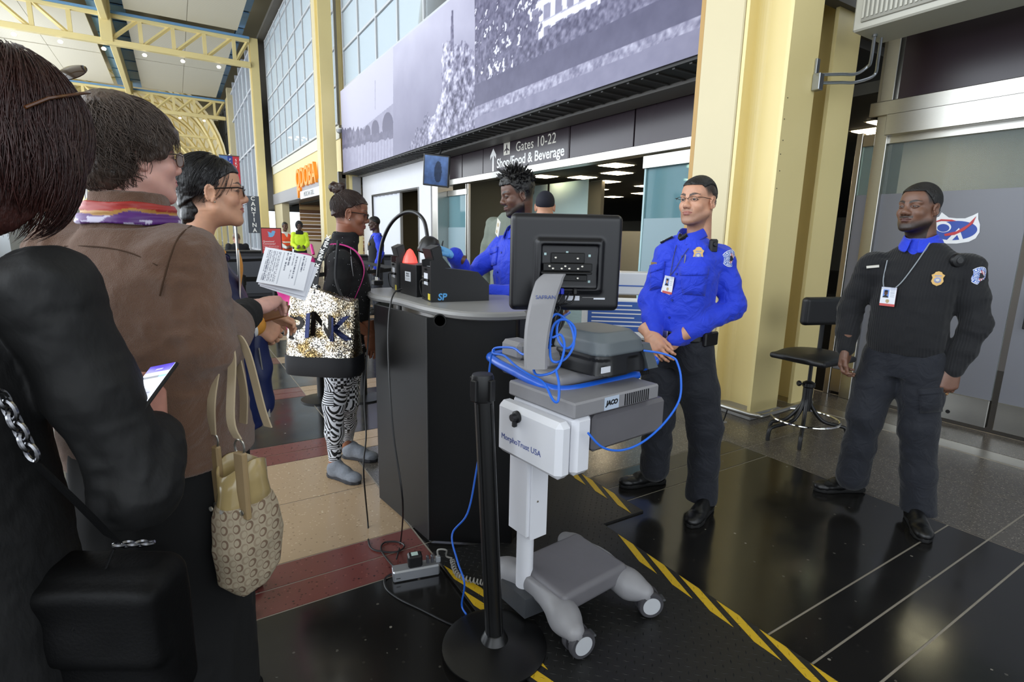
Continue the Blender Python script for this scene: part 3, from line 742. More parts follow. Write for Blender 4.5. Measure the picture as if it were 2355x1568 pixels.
def head_color(V, skin, lip, brow, browt=.0045, stub=None, stubf=None, blush=.0):
    x, y, z = V[:, 0], V[:, 1], V[:, 2]; ax = np.abs(x); n = len(V)
    C = np.repeat(np.array(skin)[None], n, 0)*(1+.05*fbm(V*60, 3, 2)[:, None])
    front = y > .03
    if blush:
        w = np.exp(-((ax-.042)/.018)**2-((z+.032)/.018)**2)*blush*front; C = C*(1-w[:, None])+np.array((.80, .42, .38))*w[:, None]
        w = np.exp(-((ax)/.012)**2-((z+.034)/.012)**2)*blush*.6*(y > .085); C = C*(1-w[:, None])+np.array((.80, .45, .4))*w[:, None]
    q = np.clip(1-(x/.0280)**2, 0, 1); up = -.0640+.0088*np.sqrt(q); dn = -.0640-.0122*q
    w = ((z < up) & (z > dn) & (ax < .028) & (y > .058)).astype(float)*.85
    C = C*(1-w[:, None])+np.array(lip)*w[:, None]
    bz = .0205+.0075*np.sin(np.clip((ax-.012)/.04, 0, 1)*2.4)-.0015
    th = browt*np.clip((.060-ax)/.03, .35, 1)
    w = np.clip(1.6-np.abs(z-bz)/th, 0, 1)*((ax > .010) & (ax < .056) & (y > .03))
    w *= .75+.25*vnoise(V*np.array((500, 300, 900)), 5)
    C = C*(1-w[:, None])+np.array(brow)*w[:, None]
    w = np.clip(1.2-np.abs(np.hypot((x-np.sign(x)*.0315)/.0155, (z+.0008)/.0066)-1)/.16, 0, 1)*(y > .06)*.7*(ax < .05)
    C = C*(1-w[:, None])+np.array(brow)*.5*w[:, None]
    if stubf is not None:
        w = np.clip(stubf(x, y, z, ax), 0, 1)*(.9+.25*vnoise(V*700, 8)); w = np.clip(w, 0, 1); C = C*(1-w[:, None])+np.array(stub)*w[:, None]
    return C
def hand_field(curl=(.35, .5, .3), thumb=(.5, .2), spread=.06, scale=1.0, fore=.10, h=.0021, curls=None, wr=.024, infl=0.0):
    """hand space: wrist at origin, fingers along +x, thumb side +y, palm -z (mirror y for the other hand)"""
    S = SDF((-fore-.04, -.085, -.12), (.215, .125, .06), h); g = infl
    S.loft([(-fore-.02, 0, 0, .036+g, .030+g), (-.03, 0, 0, .029+g, .021+g), (.01, 0, 0, .029+g, .019+g)], .01, 2.2, axes((0, 0, 0), (0, 1, 0), (0, 0, 1)))
    bases = [(.088, .030), (.093, .010), (.088, -.0105), (.078, -.0295)]; Ls = [.070, .078, .073, .056]; rs = [.0092, .0095, .0090, .0080]
    for (bx, by), r in zip(bases, rs): S.cap((.008, by*.55, -.002), (bx, by, -.001), .0145+g, .0118+g, .02)
    S.ell((.045, .026, -.012), (.034+g, .017+g, .014+g), .02); S.ell((.04, -.024, -.01), (.036+g, .014+g, .013+g), .02)
    for i in range(4):
        bx, by = bases[i]; p = np.array((bx, by, -.001)); an = spread*(1.5-i); ph = 0
        cu = curl if curls is None else curls[i]
        for j, (fr, c) in enumerate(zip((.46, .30, .24), cu)):
            ph += c; L = Ls[i]*fr*1.06
            q = p+np.array((math.cos(ph)*math.cos(an), math.cos(ph)*math.sin(an), -math.sin(ph)))*L
            r0 = rs[i]*(1-.10*j)+g; r1 = rs[i]*(1-.10*(j+1))+g
            S.cap(p, q, r0, r1, .0035 if j else .006)
            if j < 2: S.ell(q, (r1*1.08,)*3, .003)
            p = q
    t0 = np.array((.022, .024, -.008)); a, b = thumb
    d1 = np.array((math.cos(a), math.sin(a), -.25)); d1 /= np.linalg.norm(d1); q1 = t0+d1*.040
    d2 = np.array((math.cos(a-b), math.sin(a-b), -.35)); d2 /= np.linalg.norm(d2); q2 = q1+d2*.032
    d3 = np.array((math.cos(a-2.0*b), math.sin(a-2.0*b), -.40)); d3 /= np.linalg.norm(d3); q3 = q2+d3*.026
    S.chain([t0, q1, q2, q3], [.0150+g, .0112+g, .0100+g, .0082+g], .007)
    return S
def hand_mw(wrist, fingers, back, right=True, scale=1.0):
    """wrist point, finger direction, back-of-hand normal -> matrix; right hand has its thumb at back x fingers side"""
    x = Vector(fingers).normalized(); z = Vector(back); z = (z-x*z.dot(x)).normalized(); y = z.cross(x)
    if right: y = y            # palm down, fingers forward: right thumb points left = z x x
    else: y = -y
    w = Vector(wrist)
    return Matrix(((x.x*scale, y.x*scale, z.x*scale, w.x), (x.y*scale, y.y*scale, z.y*scale, w.y), (x.z*scale, y.z*scale, z.z*scale, w.z), (0, 0, 0, 1)))
def eyes(parent, mw, iris, look=(0, 0), sc=(1, 1, 1)):
    n = 14; V = []; F = []
    for s in (-1, 1):
        o = len(V); c = np.array((s*.0315, .0665, 0))
        rows = 9
        for i in range(rows):
            th = math.pi*.62*i/(rows-1)
            for k in range(n):
                a = 2*math.pi*k/n; p = np.array((math.sin(th)*math.cos(a), math.cos(th), math.sin(th)*math.sin(a)))*.0128
                cl, sl_ = math.cos(look[0]), math.sin(look[0]); p = np.array((p[0]*cl-p[1]*sl_*-1, p[1]*cl+p[0]*-sl_, p[2]))
                cp, sp = math.cos(look[1]), math.sin(look[1]); p = np.array((p[0], p[1]*cp-p[2]*sp, p[2]*cp+p[1]*sp))
                V.append(c+p)
        for i in range(rows-1):
            for k in range(n): F.append((o+i*n+k, o+i*n+(k+1) % n, o+(i+1)*n+(k+1) % n, o+(i+1)*n+k))
    V = np.array(V)*np.array(sc); rows_i = np.tile(np.repeat(np.arange(9), n), 2)
    col = np.where((rows_i <= 1)[:, None], np.array((.01, .01, .01)), np.where((rows_i <= 3)[:, None], np.array(iris), np.array((.62, .58, .55))))
    V = xf(V, mw); me = npmesh('eyes', V, np.array(F)[:, ::-1], srgb(col))
    return link('eyes', me, M('eye_surface', 'ffffff', .08, vcol=True), parent)
def strands(name, parent, mw, c, r, pole, n, th0, ln, mat, width=.0011, lift=(.0, .006), wig=.05, clip=None, segs=7, seed=1, swirl=0.0, drop=0.0, vary=True):
    rg = np.random.default_rng(seed); pole = Vector(pole).normalized(); q = Vector((0, 0, 1)).rotation_difference(pole).to_matrix(); q = np.array(q)
    Vs, Fs = [], []; cnt = 0
    for i in range(n):
        ph = rg.uniform(0, 2*math.pi); t0 = math.acos(1-rg.uniform(0, 1)*(1-math.cos(th0[1])))*.999
        if t0 < th0[0]: t0 = rg.uniform(*th0)
        L = ln*rg.uniform(.6, 1.15); lf = rg.uniform(*lift); w = rg.uniform(-wig, wig); w2 = rg.uniform(-wig, wig)*.6
        pts = []
        for j in range(segs):
            u = j/(segs-1); th = t0+L*u; p_ = ph+w*u+w2*math.sin(u*5)+swirl*u
            d = q @ np.array((math.sin(th)*math.cos(p_), math.sin(th)*math.sin(p_), math.cos(th)))
            k = 1+(lf+.003*math.sin(u*3.1))/min(r)
            pts.append(np.array(c)+d*np.array(r)*k-np.array((0, 0, drop*u*u)))
        pts = np.array(pts)
        if clip is not None and clip(pts[-1]) : continue
        wd = width*rg.uniform(.6, 1.3)
        for j in range(segs):
            t = pts[min(j+1, segs-1)]-pts[max(j-1, 0)]; t /= max(np.linalg.norm(t), 1e-6)
            nrm = pts[j]-np.array(c); nrm /= np.linalg.norm(nrm); b = np.cross(t, nrm)
            ww = wd*(1-.8*(j/(segs-1))**2)
            Vs += [pts[j]+b*ww, pts[j]+nrm*ww*.8, pts[j]-b*ww, pts[j]-nrm*ww*.8]
        for j in range(segs-1):
            o = cnt+j*4
            for k in range(4): Fs.append((o+k, o+(k+1) % 4, o+4+(k+1) % 4, o+4+k))
        cnt += segs*4
    V = xf(np.array(Vs), mw)
    o = link(name, npmesh(name, V, np.array(Fs)), mat, parent); o['kind'] = 'stuff'; return o
def hairmat(name, col, col2, rough=.38):
    if name in MATS: return MATS[name]
    m = bpy.data.materials.new(name); m.use_nodes = True; t = NT(m); b = t.n['Principled BSDF']
    mp = t.new('ShaderNodeMapping'); mp.inputs['Scale'].default_value = (1, 1, .10); t.link(t.obj(), mp.inputs[0])
    nz = t.noise(190, 3, mp.outputs[0]); t.link(t.mix(nz, lin(col), lin(col2)), b.inputs['Base Color']); b.inputs['Roughness'].default_value = rough
    bn = t.new('ShaderNodeBump'); bn.inputs['Strength'].default_value = .5; bn.inputs['Distance'].default_value = .004
    t.link(t.noise(240, 3, mp.outputs[0]), bn.inputs['Height']); t.link(bn.outputs[0], b.inputs['Normal']); MATS[name] = m; return m
def skinmat(name, sub=.12, rough=.45):
    if name in MATS: return MATS[name]
    m = bpy.data.materials.new(name); m.use_nodes = True; t = NT(m); b = t.n['Principled BSDF']
    a = t.new('ShaderNodeVertexColor', layer_name='Col'); t.link(a.outputs[0], b.inputs['Base Color'])
    b.inputs['Roughness'].default_value = rough; b.inputs['Subsurface Weight'].default_value = sub; b.inputs['Subsurface Scale'].default_value = .008
    b.inputs['Subsurface Radius'].default_value = (1, .35, .2)
    bn = t.new('ShaderNodeBump'); bn.inputs['Strength'].default_value = .12; bn.inputs['Distance'].default_value = .002
    t.link(t.noise(350, 3), bn.inputs['Height']); t.link(bn.outputs[0], b.inputs['Normal']); MATS[name] = m; return m
def join(parts):                                    # [(V, F, rgb)] -> one mesh's arrays
    o = 0; Vs, Fs, Cs = [], [], []
    for V, F, C in parts: Vs.append(V); Fs.append(F+o); Cs.append(C); o += len(V)
    return np.vstack(Vs), np.vstack(Fs), np.vstack(Cs)
class Figure:
    def __init__(s, label, xy, face, skin, group=None):
        s.e = empty('person', (xy[0], xy[1], 0), math.atan2(-face[0], face[1]), label=label, cat='person', group=group)
        s.inv = (Matrix.Translation((xy[0], xy[1], 0)) @ Matrix.Rotation(math.atan2(-face[0], face[1]), 4, 'Z')).inverted()
        s.xy = Vector((xy[0], xy[1], 0)); s.D = s.xy.length; s.hd = s.xy.normalized(); s.skin = np.array(skin); s.parts = []
    def p(s, x, y, o=0):                            # photo pixel -> local point in the upright plane through the person, o metres nearer
        d = ray(x, y); t = (s.D-o)/(d.x*s.hd.x+d.y*s.hd.y); return s.inv @ (CAM+d*t)
    def add(s, S, mw, colfn, sc=None):
        V, F = S.net(); C = colfn(V)
        if sc is not None: V = V*np.array(sc)
        s.parts.append((xf(V, mw), F, srgb(C)))
    def hand(s, wrist, fingers, back, right=True, scale=1.0, nail=True, **k):
        mw = hand_mw(wrist, fingers, back, right, scale)
        V, F = hand_field(**k).net()
        n = len(V); C = np.repeat(s.skin[None], n, 0)*(1+.06*fbm(V*70, 3, 4)[:, None])
        kn = np.clip(np.exp(-((V[:, 0]-.092)/.014)**2)*.12, 0, 1)*(V[:, 2] > 0); C = C*(1-kn[:, None])+np.array((.6, .3, .25))*s.skin.mean()*1.4*kn[:, None]
        V = xf(V, mw)
        if not right: F = F[:, ::-1]
        s.parts.append((V, F, srgb(C))); return mw
    def core(s, torso, limbs, h=.013):
        A = np.array([q for l in limbs for q in l[0]]+[(0, 0, torso[0][0]), (0, 0, torso[-1][0])]); lo = A.min(0)-.22; hi = A.max(0)+.22
        S = SDF(lo, hi, h); S.loft(torso, .02)
        for pts, rs in limbs: S.chain([tuple(p) for p in pts], rs, .03)
        V, F = S.net(); s.parts.append((V, F, srgb(np.repeat(s.skin[None], len(V), 0))))
    def finish(s, sub=.12):
        V, F, C = join(s.parts); me = npmesh('body', V, F, C)
        return link('body', me, skinmat('skin_%02d' % int(sub*100), sub), s.e)
def shoe(parent, heel, toe, mat, solemat, high=.0, h=.0045, name='shoe', width=.046, toer=.034):
    """heel and toe ground points in person space"""
    a, b = Vector(heel), Vector(toe); L = (b-a).length; x = (b-a).normalized(); mw = axes(a, x, Vector((0, 0, 1)).cross(x))
    S = SDF((-.06, -.08, -.01), (L+.06, .08, .17+high), h)
    S.loft([(.0, 0, 0, .001, .001), (.02, .0, 0, 1, 1)], 0) if False else None
    S.ell((.045, 0, .045), (.048, .036, .042), .01); S.cap((.05, 0, .04), (L*.55, 0, .042), .036, .038, .02)
    S.ell((L*.70, 0, .034), (L*.30, width, .030), .02); S.ell((L*.84, 0, .030), (L*.16, toer+.006, .026), .015)
    S.cap((.06, 0, .05), (.055, 0, .10+high), .038, .042, .02)
    S.cap((.075, 0, .085), (L*.6, 0, .055), .030, .026, .02)
    S.cut(lambda X, Y, Z: .014-Z)
    u = garment(name, S, mat, parent, folds(.0015, (30, 30, 30), 3), mw)
    T = SDF((-.03, -.08, -.005), (L+.03, .08, .05), h)
    def sole(X, Y, Z):
        t = np.clip(X/L, 0, 1); w = np.interp(t.ravel(), [0, .1, .3, .5, .72, .88, 1], [.022, .036, .035, .036, .046, .040, .012]).reshape(t.shape)
        d2 = np.maximum(np.abs(Y)-w, np.maximum(-X, X-L)); return np.maximum(d2, np.abs(Z-.0125)-.0125)
    T.put(sole, (0, -.05, 0), (L, .05, .026), .004)
    garment('sole', T, solemat, u, None, mw); return u
def glasses(parent, mw, mat, lensmat, style='rim', sc=1.0, z=0.0, thick=.0016, w=.025, hh=.017):
    e = None; yf = .099
    root = MB()
    for s in (-1, 1):
        c = (s*.033, yf-.004, z-.002); ring = []
        for k in range(20):
            a = 2*math.pi*k/20; ex = 2.8; cx_ = math.copysign(abs(math.cos(a))**(2/ex), math.cos(a))*w; cz_ = math.copysign(abs(math.sin(a))**(2/ex), math.sin(a))*hh
            ring.append((c[0]+cx_, c[1]-abs(cx_+s*.01)*.06, c[2]+cz_))
        if style == 'rim': root.tube(ring, thick, 6, closed=True)
        else: root.tube(ring[:11], thick, 6)
        root.tube([(s*(.033+w), yf-.007, z+.006), (s*.077, yf-.022, z+.008), (s*.081, .02, z+.006), (s*.080, -.012, z+.003), (s*.079, -.03, z-.015)], thick*1.25, 6)
    root.tube([(-.009, yf-.003, z+.003), (0, yf+.001, z+.006), (.009, yf-.003, z+.003)], thick*.9, 6)
    root.v = [tuple(mw @ Vector((p[0]*sc, p[1], p[2]))) for p in root.v]
    g = root.build('glasses', mat, parent, smooth=True)
    for s in (-1, 1):
        c = (s*.033, yf-.0045, z-.002); ring = []
        for k in range(20):
            a = 2*math.pi*k/20; ex = 2.8; cx_ = math.copysign(abs(math.cos(a))**(2/ex), math.cos(a))*w; cz_ = math.copysign(abs(math.sin(a))**(2/ex), math.sin(a))*hh
            ring.append(Vector((c[0]+cx_, c[1]-abs(cx_+s*.01)*.06, c[2]+cz_)))
        m = MB().loft([[mw @ Vector((p.x*sc, p.y, p.z)) for p in ring], [mw @ Vector((p.x*sc, p.y-.0012, p.z)) for p in ring]]); m.build('lens', lensmat, g)
    return g
def HM(center, yaw=0, pitch=0, roll=0):             # head matrix; yaw left positive, pitch up positive
    return Matrix.Translation(center) @ Matrix.Rotation(yaw, 4, 'Z') @ Matrix.Rotation(pitch, 4, 'X') @ Matrix.Rotation(roll, 4, 'Y')
lens = glass('spectacle_lens', 'dfe8ea', .0, .02, None, 1.2)
BVH = {}
# ================================================================== officers' cloth and insignia
cobalt = M('cobalt_uniform_cloth', '1437cc', .72, var=.12, vscale=9, bump=.12, bscale=400, sheen=.15, bump2=(.55, 11))
navy_tr = M('navy_trouser_cloth', '0e121d', .8, var=.15, vscale=8, bump=.15, bscale=350, sheen=.1, bump2=(.5, 10))
leather = M('black_leather', '0c0c0d', .35, bump=.1, bscale=200)
rubber = M('black_rubber', '0b0b0b', .7)
gold = M('gold_badge', 'd7b070', .3, .8, var=.2, vscale=60); silver = M('silver_metal', 'c9c5bb', .28, .9)
buzz = hairmat('black_hair', '080707', '161312', .5)
def trousers(f, hips, knees, ankles, mat, name='trousers', rad=(.098, .078, .066, .070), zt=.98, tor=None, hem=.055, amp=.006, h=.0068, seed=1):
    A = np.array([tuple(p) for p in hips+knees+ankles]); lo = A.min(0)-.16; hi = A.max(0)+.16; hi[2] = zt+.03; lo[2] = 0
    S = SDF(lo, hi, h); S.loft(tor or [(.80, 0, -.01, .165, .12), (.90, 0, -.005, .172, .125), (zt, 0, 0, .163, .118)], .02, 2.3)
    for a, b, c in zip(hips, knees, ankles):
        a, b, c = Vector(a), Vector(b), Vector(c)
        S.chain([tuple(a), tuple(a*.5+b*.5), tuple(b), tuple(b*.5+c*.5), tuple(c)], [rad[0], rad[0]*.5+rad[1]*.5+.004, rad[1], rad[2], rad[3]], .03)
    S.cut(lambda X, Y, Z: hem-Z)
    def d(V):
        z = V[:, 2]; w = .5+.9*np.exp(-((z-.5)/.12)**2)+1.3*np.clip((.22-z)/.2, 0, 1)
        return folds(amp, (8, 8, 9), seed, .65)(V)*w
    return garment(name, S, mat, f.e, d)
def collar(f, c, r, mat, h=.045, open_=.55, tilt=.25, name='collar', lean=.012):
    rings = [[], []]; n = 26; V = []; F = []
    for k in range(n+1):
        a = math.pi/2+open_/2+(2*math.pi-open_)*k/n; fr = max(0, math.sin(a)); x, y = math.cos(a)*r, math.sin(a)*r
        hh = h*(1+.15*fr)
        pts = [(x*.95, y*.95, -.006), (x*.93, y*.93, hh*.70-.034*fr), (x*1.0, y*1.0, hh*.76-.034*fr), (x*1.30, y*1.30+.010*fr, -.010-.050*fr)]
        V += [(c[0]+p[0], c[1]+p[1], c[2]+p[2]) for p in pts]
    m = 4
    for k in range(n):
        for j in range(m-1): F.append((k*m+j, k*m+j+1, (k+1)*m+j+1, (k+1)*m+j))
    b = MB(); b.add(V, F); me = b.mesh(name, True); o = link(name, me, mat, f.e)
    s = o.modifiers.new('thickness', 'SOLIDIFY'); s.thickness = .0035; s2 = o.modifiers.new('smooth', 'SUBSURF'); s2.levels = 1; s2.render_levels = 1
    return o
def surf_pt(obj, o, d):                              # hit point on a part from the outside, in person space
    me = obj.data
    from mathutils.bvhtree import BVHTree
    key = me.name
    if key not in BVH:
        n = len(me.vertices); co = np.empty(n*3, np.float32); me.vertices.foreach_get('co', co); fa = np.empty(len(me.polygons)*4, np.int32)
        me.polygons.foreach_get('vertices', fa); BVH[key] = BVHTree.FromPolygons(co.reshape(-1, 3).tolist(), fa.reshape(-1, 4).tolist())
    hit = BVH[key].ray_cast(Vector(o), Vector(d).normalized())
    return (hit[0], hit[1]) if hit[0] is not None else (None, None)
def camray(f, x, y):
    o = f.inv @ CAM; p = f.inv @ (CAM+ray(x, y)); return o, p-o
def stick(f, obj, x, y, up=(0, 0, 1)):               # frame on a garment where a photo pixel meets it
    o, d = camray(f, x, y); p, n = surf_pt(obj, o, d)
    if p is None: return None
    if n.dot(d) > 0: n = -n
    up = Vector(up); xa = up.cross(n).normalized(); return axes(p+n*.002, xa, up)
def disc(name, mw, r, mat, parent, t=.003, n=24, sx=1.0): return MB().lathe([(r*.97, -.002), (r, 0), (r, t*.6), (r*.93, t)], n, mat=mw @ Matrix.Diagonal((sx, 1, 1, 1))).build(name, mat, parent)
def patch_print(u, v):
    x, y = (u-.5)*2, (v-.5)*2; r = np.hypot(x, y); a = np.arctan2(y, x); c = np.ones(u.shape+(3,))*rgb3('e9ecf4')
    ring = (r > .62) & (r < .93); tx = (np.sin(a*34+3*np.sin(a*7)) > .15) & (r > .69) & (r < .87)
    c[ring] = rgb3('3a63b8'); c[ring & tx] = rgb3('eef1f8'); inn = r < .60; c[inn] = rgb3('dfe4ee')
    st = inn & (np.sin((x*.8+y*.5)*26) > 0) & (x > -.1); c[st] = rgb3('b8434a')
    bl = inn & (x < -.1) & (np.sin(x*30)*np.sin(y*30) > -.2); c[bl] = rgb3('3f62b0')
    w = (np.abs(y+.2*x) < .34-.5*np.abs(x-.05)) & inn; c[w & (x > -.1)] = rgb3('20242e')
    return c
def arm_patch(f, mw, parent, r=.042):
    d = painted('shoulder_patch', r*2, r*2, 44, 44, patch_print, parent, mw, .7)
    me = d.data; co = np.empty(len(me.vertices)*3); me.vertices.foreach_get('co', co); co = co.reshape(-1, 3)
    rr = np.hypot(co[:, 0], co[:, 1]); k = np.where(rr > r, r/np.maximum(rr, 1e-6), 1); co[:, 0] *= k; co[:, 1] *= k
    co[:, 2] -= (co[:, 0]**2)/.10; me.vertices.foreach_set('co', co.ravel()); me.update(); return d
def badge(f, mw, parent, s=1.0):
    pts = [(0, -.034), (.016, -.026), (.024, -.012), (.020, .004), (.026, .018), (.016, .024), (.012, .032), (0, .036)]
    pl = pts+[(-x, y) for x, y in pts[-2:0:-1]]; pl = [(x*s, y*s) for x, y in pl]
    b = MB().prism(pl, 0, .004, lambda u, v, w: tuple(mw @ Vector((u, v, w)))).build('badge', gold, parent)
    MB().lathe([(.014*s, .004), (.014*s, .006), (.011*s, .0062)], 16, mat=mw @ Matrix.Translation((0, -.006*s, 0))).build('seal', M('badge_seal', '8f96b8', .3, .6), b)
    MB().lathe([(.008*s, .0062), (.007*s, .0072)], 16, mat=mw @ Matrix.Translation((0, -.006*s, 0))).build('seal_centre', silver, b)
    MB().box((-.013*s, .012*s, .004), (.013*s, .017*s, .0055), mat=mw).build('scroll', M('badge_seal', '8f96b8'), b); return b
def id_print(face):
    def fn(u, v):
        c = np.ones(u.shape+(3,))*rgb3('e6e8ef'); c[v > .88] = rgb3('c9cede'); ph = (u > .12) & (u < .55) & (v > .45) & (v < .88); c[ph] = rgb3('6d92d8')
        hd_ = ((u-.335)/.12)**2+((v-.69)/.13)**2 < 1; c[hd_] = rgb3(face); sh = ph & (((u-.335)/.2)**2+((v-.42)/.16)**2 < 1); c[sh] = rgb3('22252e')
        hr = ((u-.335)/.12)**2+((v-.78)/.06)**2 < 1; c[hr & ph] = rgb3('1a1614')
        ln = (np.mod(v*22, 1) < .45) & (u > .6) & (u < .92) & (v > .5); c[ln] = rgb3('a8adbd'); c[(v < .12)] = rgb3('c85a58')
        sl = ((u-.5)/.14)**2+((v-.27)/.1)**2 < 1; c[sl] = rgb3('b7a27a'); return c
    return fn
def id_card(f, mw, parent, face, w=.056, h=.088, back=True):
    if back: MB().box((-w/2-.006, -h/2-.002, -.003), (w/2-.006, h/2-.006, -.001), mat=mw @ Matrix.Rotation(-.12, 4, 'Z')).build('spare_card', M('card_white', 'e4e5e8', .3), parent)
    return painted('id_card', w, h, 26, 36, id_print(face), parent, mw, .25)
def lanyard(f, a, b, card, mat, parent, sag=.01):
    m = MB(); m.tube(bez([a, (Vector(a)+Vector(card))/2+Vector((0, sag, 0)), card], 5), .0018, 5); m.tube(bez([b, (Vector(b)+Vector(card))/2+Vector((0, sag, 0)), card], 5), .0018, 5)
    return m.build('lanyard', mat, parent)
def drape(f, obj, pix, off=.004):                    # points on a garment under photo pixels
    out = []
    for x, y in pix:
        o, d = camray(f, x, y); p, n = surf_pt(obj, o, d)
        if p is not None:
            if n.dot(d) > 0: n = -n
            out.append(p+n*off)
    return out
def pocket(f, obj, mat, quad, name='pocket', off=.003, flap=.3):
    """quad: 4 photo pixels tl, tr, br, bl on the garment"""
    def gridq(t0, t1, o_):
        rows = []
        for j in range(5):
            t = t0+(t1-t0)*j/4; r_ = []
            for i in range(6):
                s_ = i/5; top = np.array(quad[0])*(1-s_)+np.array(quad[1])*s_; bot = np.array(quad[3])*(1-s_)+np.array(quad[2])*s_; q = top*(1-t)+bot*t
                o, d = camray(f, *q); p, n = surf_pt(obj, o, d)
                if p is None: return None
                if n.dot(d) > 0: n = -n
                r_.append(p+n*o_)
            rows.append(r_)
        return rows
    def sheet(nm, rows, th):
        V = [p for r_ in rows for p in r_]; F = [(j*6+i, j*6+i+1, (j+1)*6+i+1, (j+1)*6+i) for j in range(4) for i in range(5)]
        b = MB(); b.add(V, F); o = link(nm, b.mesh(nm, True), mat, f.e); m = o.modifiers.new('thickness', 'SOLIDIFY'); m.thickness = th; m.offset = 0; return o
    a = gridq(0.08, 1, off); b = gridq(0, flap, off+.004)
    if a and b:
        o = sheet(name, a, .005); sheet('pocket_flap', b, .006)
        return o
def epaulette(f, obj, p0, p1, mat, txt=None, w=.048):
    a, b = drape(f, obj, [p0], .004), drape(f, obj, [p1], .004)
    if not a or not b: return
    a, b = a[0], b[0]; x = (b-a).normalized(); up = Vector((0, 0, 1)); y = up.cross(x).normalized(); n = x.cross(y)
    if n.z < 0: n = -n; y = -y
    mw = axes(a, x, y); L = (b-a).length
    o = MB().box((0, -w/2, -.002), (L, w/2, .006), mat=mw, c=.002).build('epaulette', mat, f.e)
    for u in (.62, .82): MB().box((L*u, -w/2, .006), (L*u+.004, w/2, .0075), mat=mw).build('rank_stripe', white, o)
    if txt: text('lettering', txt, .02, mw @ Matrix.Translation((L*.40, 0, .0065)) @ Matrix.Rotation(R(90), 4, 'Z'), white, o, .0006)
def fit(h_, t_, L): d = (t_-h_); d.z = 0; h_.z = 0; return h_, h_+d.normalized()*L

def upper(f, tors, arms, mat, name='shirt', h=.0062, fold=None, neckz=1.53, neckr=.066, extra=None, p=2.4, lo=None, hi=None, shr=.062, neckcut=True):
    """torso loft with two sleeves; arms = (shoulder, elbow, wrist, radii)"""
    A = np.array([tuple(q) for a in arms for q in a[:3]]); L = A.min(0)-.13; H = A.max(0)+.13
    L[2] = min(L[2], tors[0][0]-.02); H[2] = max(H[2], tors[-1][0]+.04)
    for t in tors:
        L[0] = min(L[0], t[1]-t[3]-.04); H[0] = max(H[0], t[1]+t[3]+.04); L[1] = min(L[1], t[2]-t[4]-.04); H[1] = max(H[1], t[2]+t[4]+.04)
    S = SDF(L, H, h); S.loft(tors, .02, p)
    for a, b, c, r in arms:
        a, b, c = Vector(a), Vector(b), Vector(c); S.ell(a, (shr,)*3, .06)
        S.chain([tuple(a), tuple(a*.5+b*.5), tuple(b), tuple(b*.45+c*.55), tuple(c)], [r[0], (r[0]+r[1])/2, r[1], (r[1]+r[2])/2, r[2]], .03)
    if extra: extra(S)
    return garment(name, S, mat, f.e, fold)
def armfolds(arms, amp=.006, seed=3, sc=(8, 8, 12)):
    base = folds(amp, sc, seed, .7); fine = folds(amp*.6, (22, 22, 26), seed+4, .8)
    def fn(V):
        w = np.zeros(len(V))
        for a, b, c, r in arms: w = np.maximum(w, np.exp(-(np.linalg.norm(V-np.array(tuple(b)), axis=1)/.11)**2)); w = np.maximum(w, .6*np.exp(-(np.linalg.norm(V-np.array(tuple(a)), axis=1)/.1)**2))
        return base(V)*(.55+w)+fine(V)*(.35+1.1*w)
    return fn
epm = M('navy_epaulette', '0d0f17', .8)
def ik(sh, wr, l1, l2, pole):
    sh, wr = Vector(sh), Vector(wr); d = wr-sh; D = d.length; u = d/D
    if D > (l1+l2)*.995: k = D/((l1+l2)*.99); l1 *= k; l2 *= k
    a = (l1*l1-l2*l2+D*D)/(2*D); hh = math.sqrt(max(l1*l1-a*a, 0)); p = Vector(pole); p = (p-u*p.dot(u)).normalized(); return sh+u*a+p*hh
# ------------------------------------------------------------------ officer in cobalt shirt beside the column
sk6 = (.78, .58, .47)
F6 = f = Figure('officer in cobalt blue shirt and thin glasses standing with hands clasped before his belt', (2.22, 1.90), (-1, -.10), sk6)
hc = f.p(1604, 462, .0); HM6 = HM(hc, R(1), R(2), R(0))
nb = HM6.inverted() @ (f.p(1594, 570)+Vector((0, -.05, -.05)))
S = head_field(nose=1.0, lips=.95, jaw=1.08, eye=.0050, neck=tuple(nb), neckr=.058)
def stub6(x, y, z, ax):
    hair = np.clip((z-(.072-.9*np.clip(.045-y, 0, .06)+.0))/.012, 0, 1)
    side = np.clip((z-(.012+np.clip((y-.02)*1.6, 0, .1)))/.035, 0, 1)*.9
    back = (y < -.02)*np.clip((z+.055)/.06, 0, 1)*.9
    beard = np.clip((-.046-z)/.03, 0, 1)*(y > -.005)*.22+np.exp(-((z+.050)/.006)**2)*(ax < .03)*(y > .06)*.25
    return np.maximum(np.maximum(np.maximum(hair, side*(y < .058)), back), beard)
f.add(S, HM6, lambda V: head_color(V, sk6, (.66, .40, .36), (.10, .07, .06), .0052, (.09, .075, .07), stub6))
eyes(f.e, HM6, (.10, .06, .04), (0, 0))
S = SDF((-.09, -.13, -.02), (.09, .10, .15), .003)
S.ell((0, -.016, .034), (.0775, .099, .092), 0); S.ell((0, .036, .05), (.058, .05, .052), .02)
S.cut(lambda X, Y, Z: (.070-1.0*np.clip(.052-Y, 0, .035)-.25*np.clip(.0-Y, 0, .2)-Z)+0*X)
S.cut(lambda X, Y, Z: (np.abs(X)-.062-np.clip((Z-.06)*.2, 0, .02))*.8+0*Y)
garment('hair', S, buzz, f.e, folds(.0016, (120, 120, 120), 4), HM6)
glasses(f.e, HM6, M('thin_dark_frame', '2a2422', .3, .5), lens, 'half', 1.0, .0, .0012, .025, .013)
shR, shL = f.p(1540, 586, .0), f.p(1658, 594, -.02); elR, elL = f.p(1494, 690, .02), f.p(1688, 705, .0)
wrR, wrL = f.p(1505, 768, .14), f.p(1552, 782, .17)
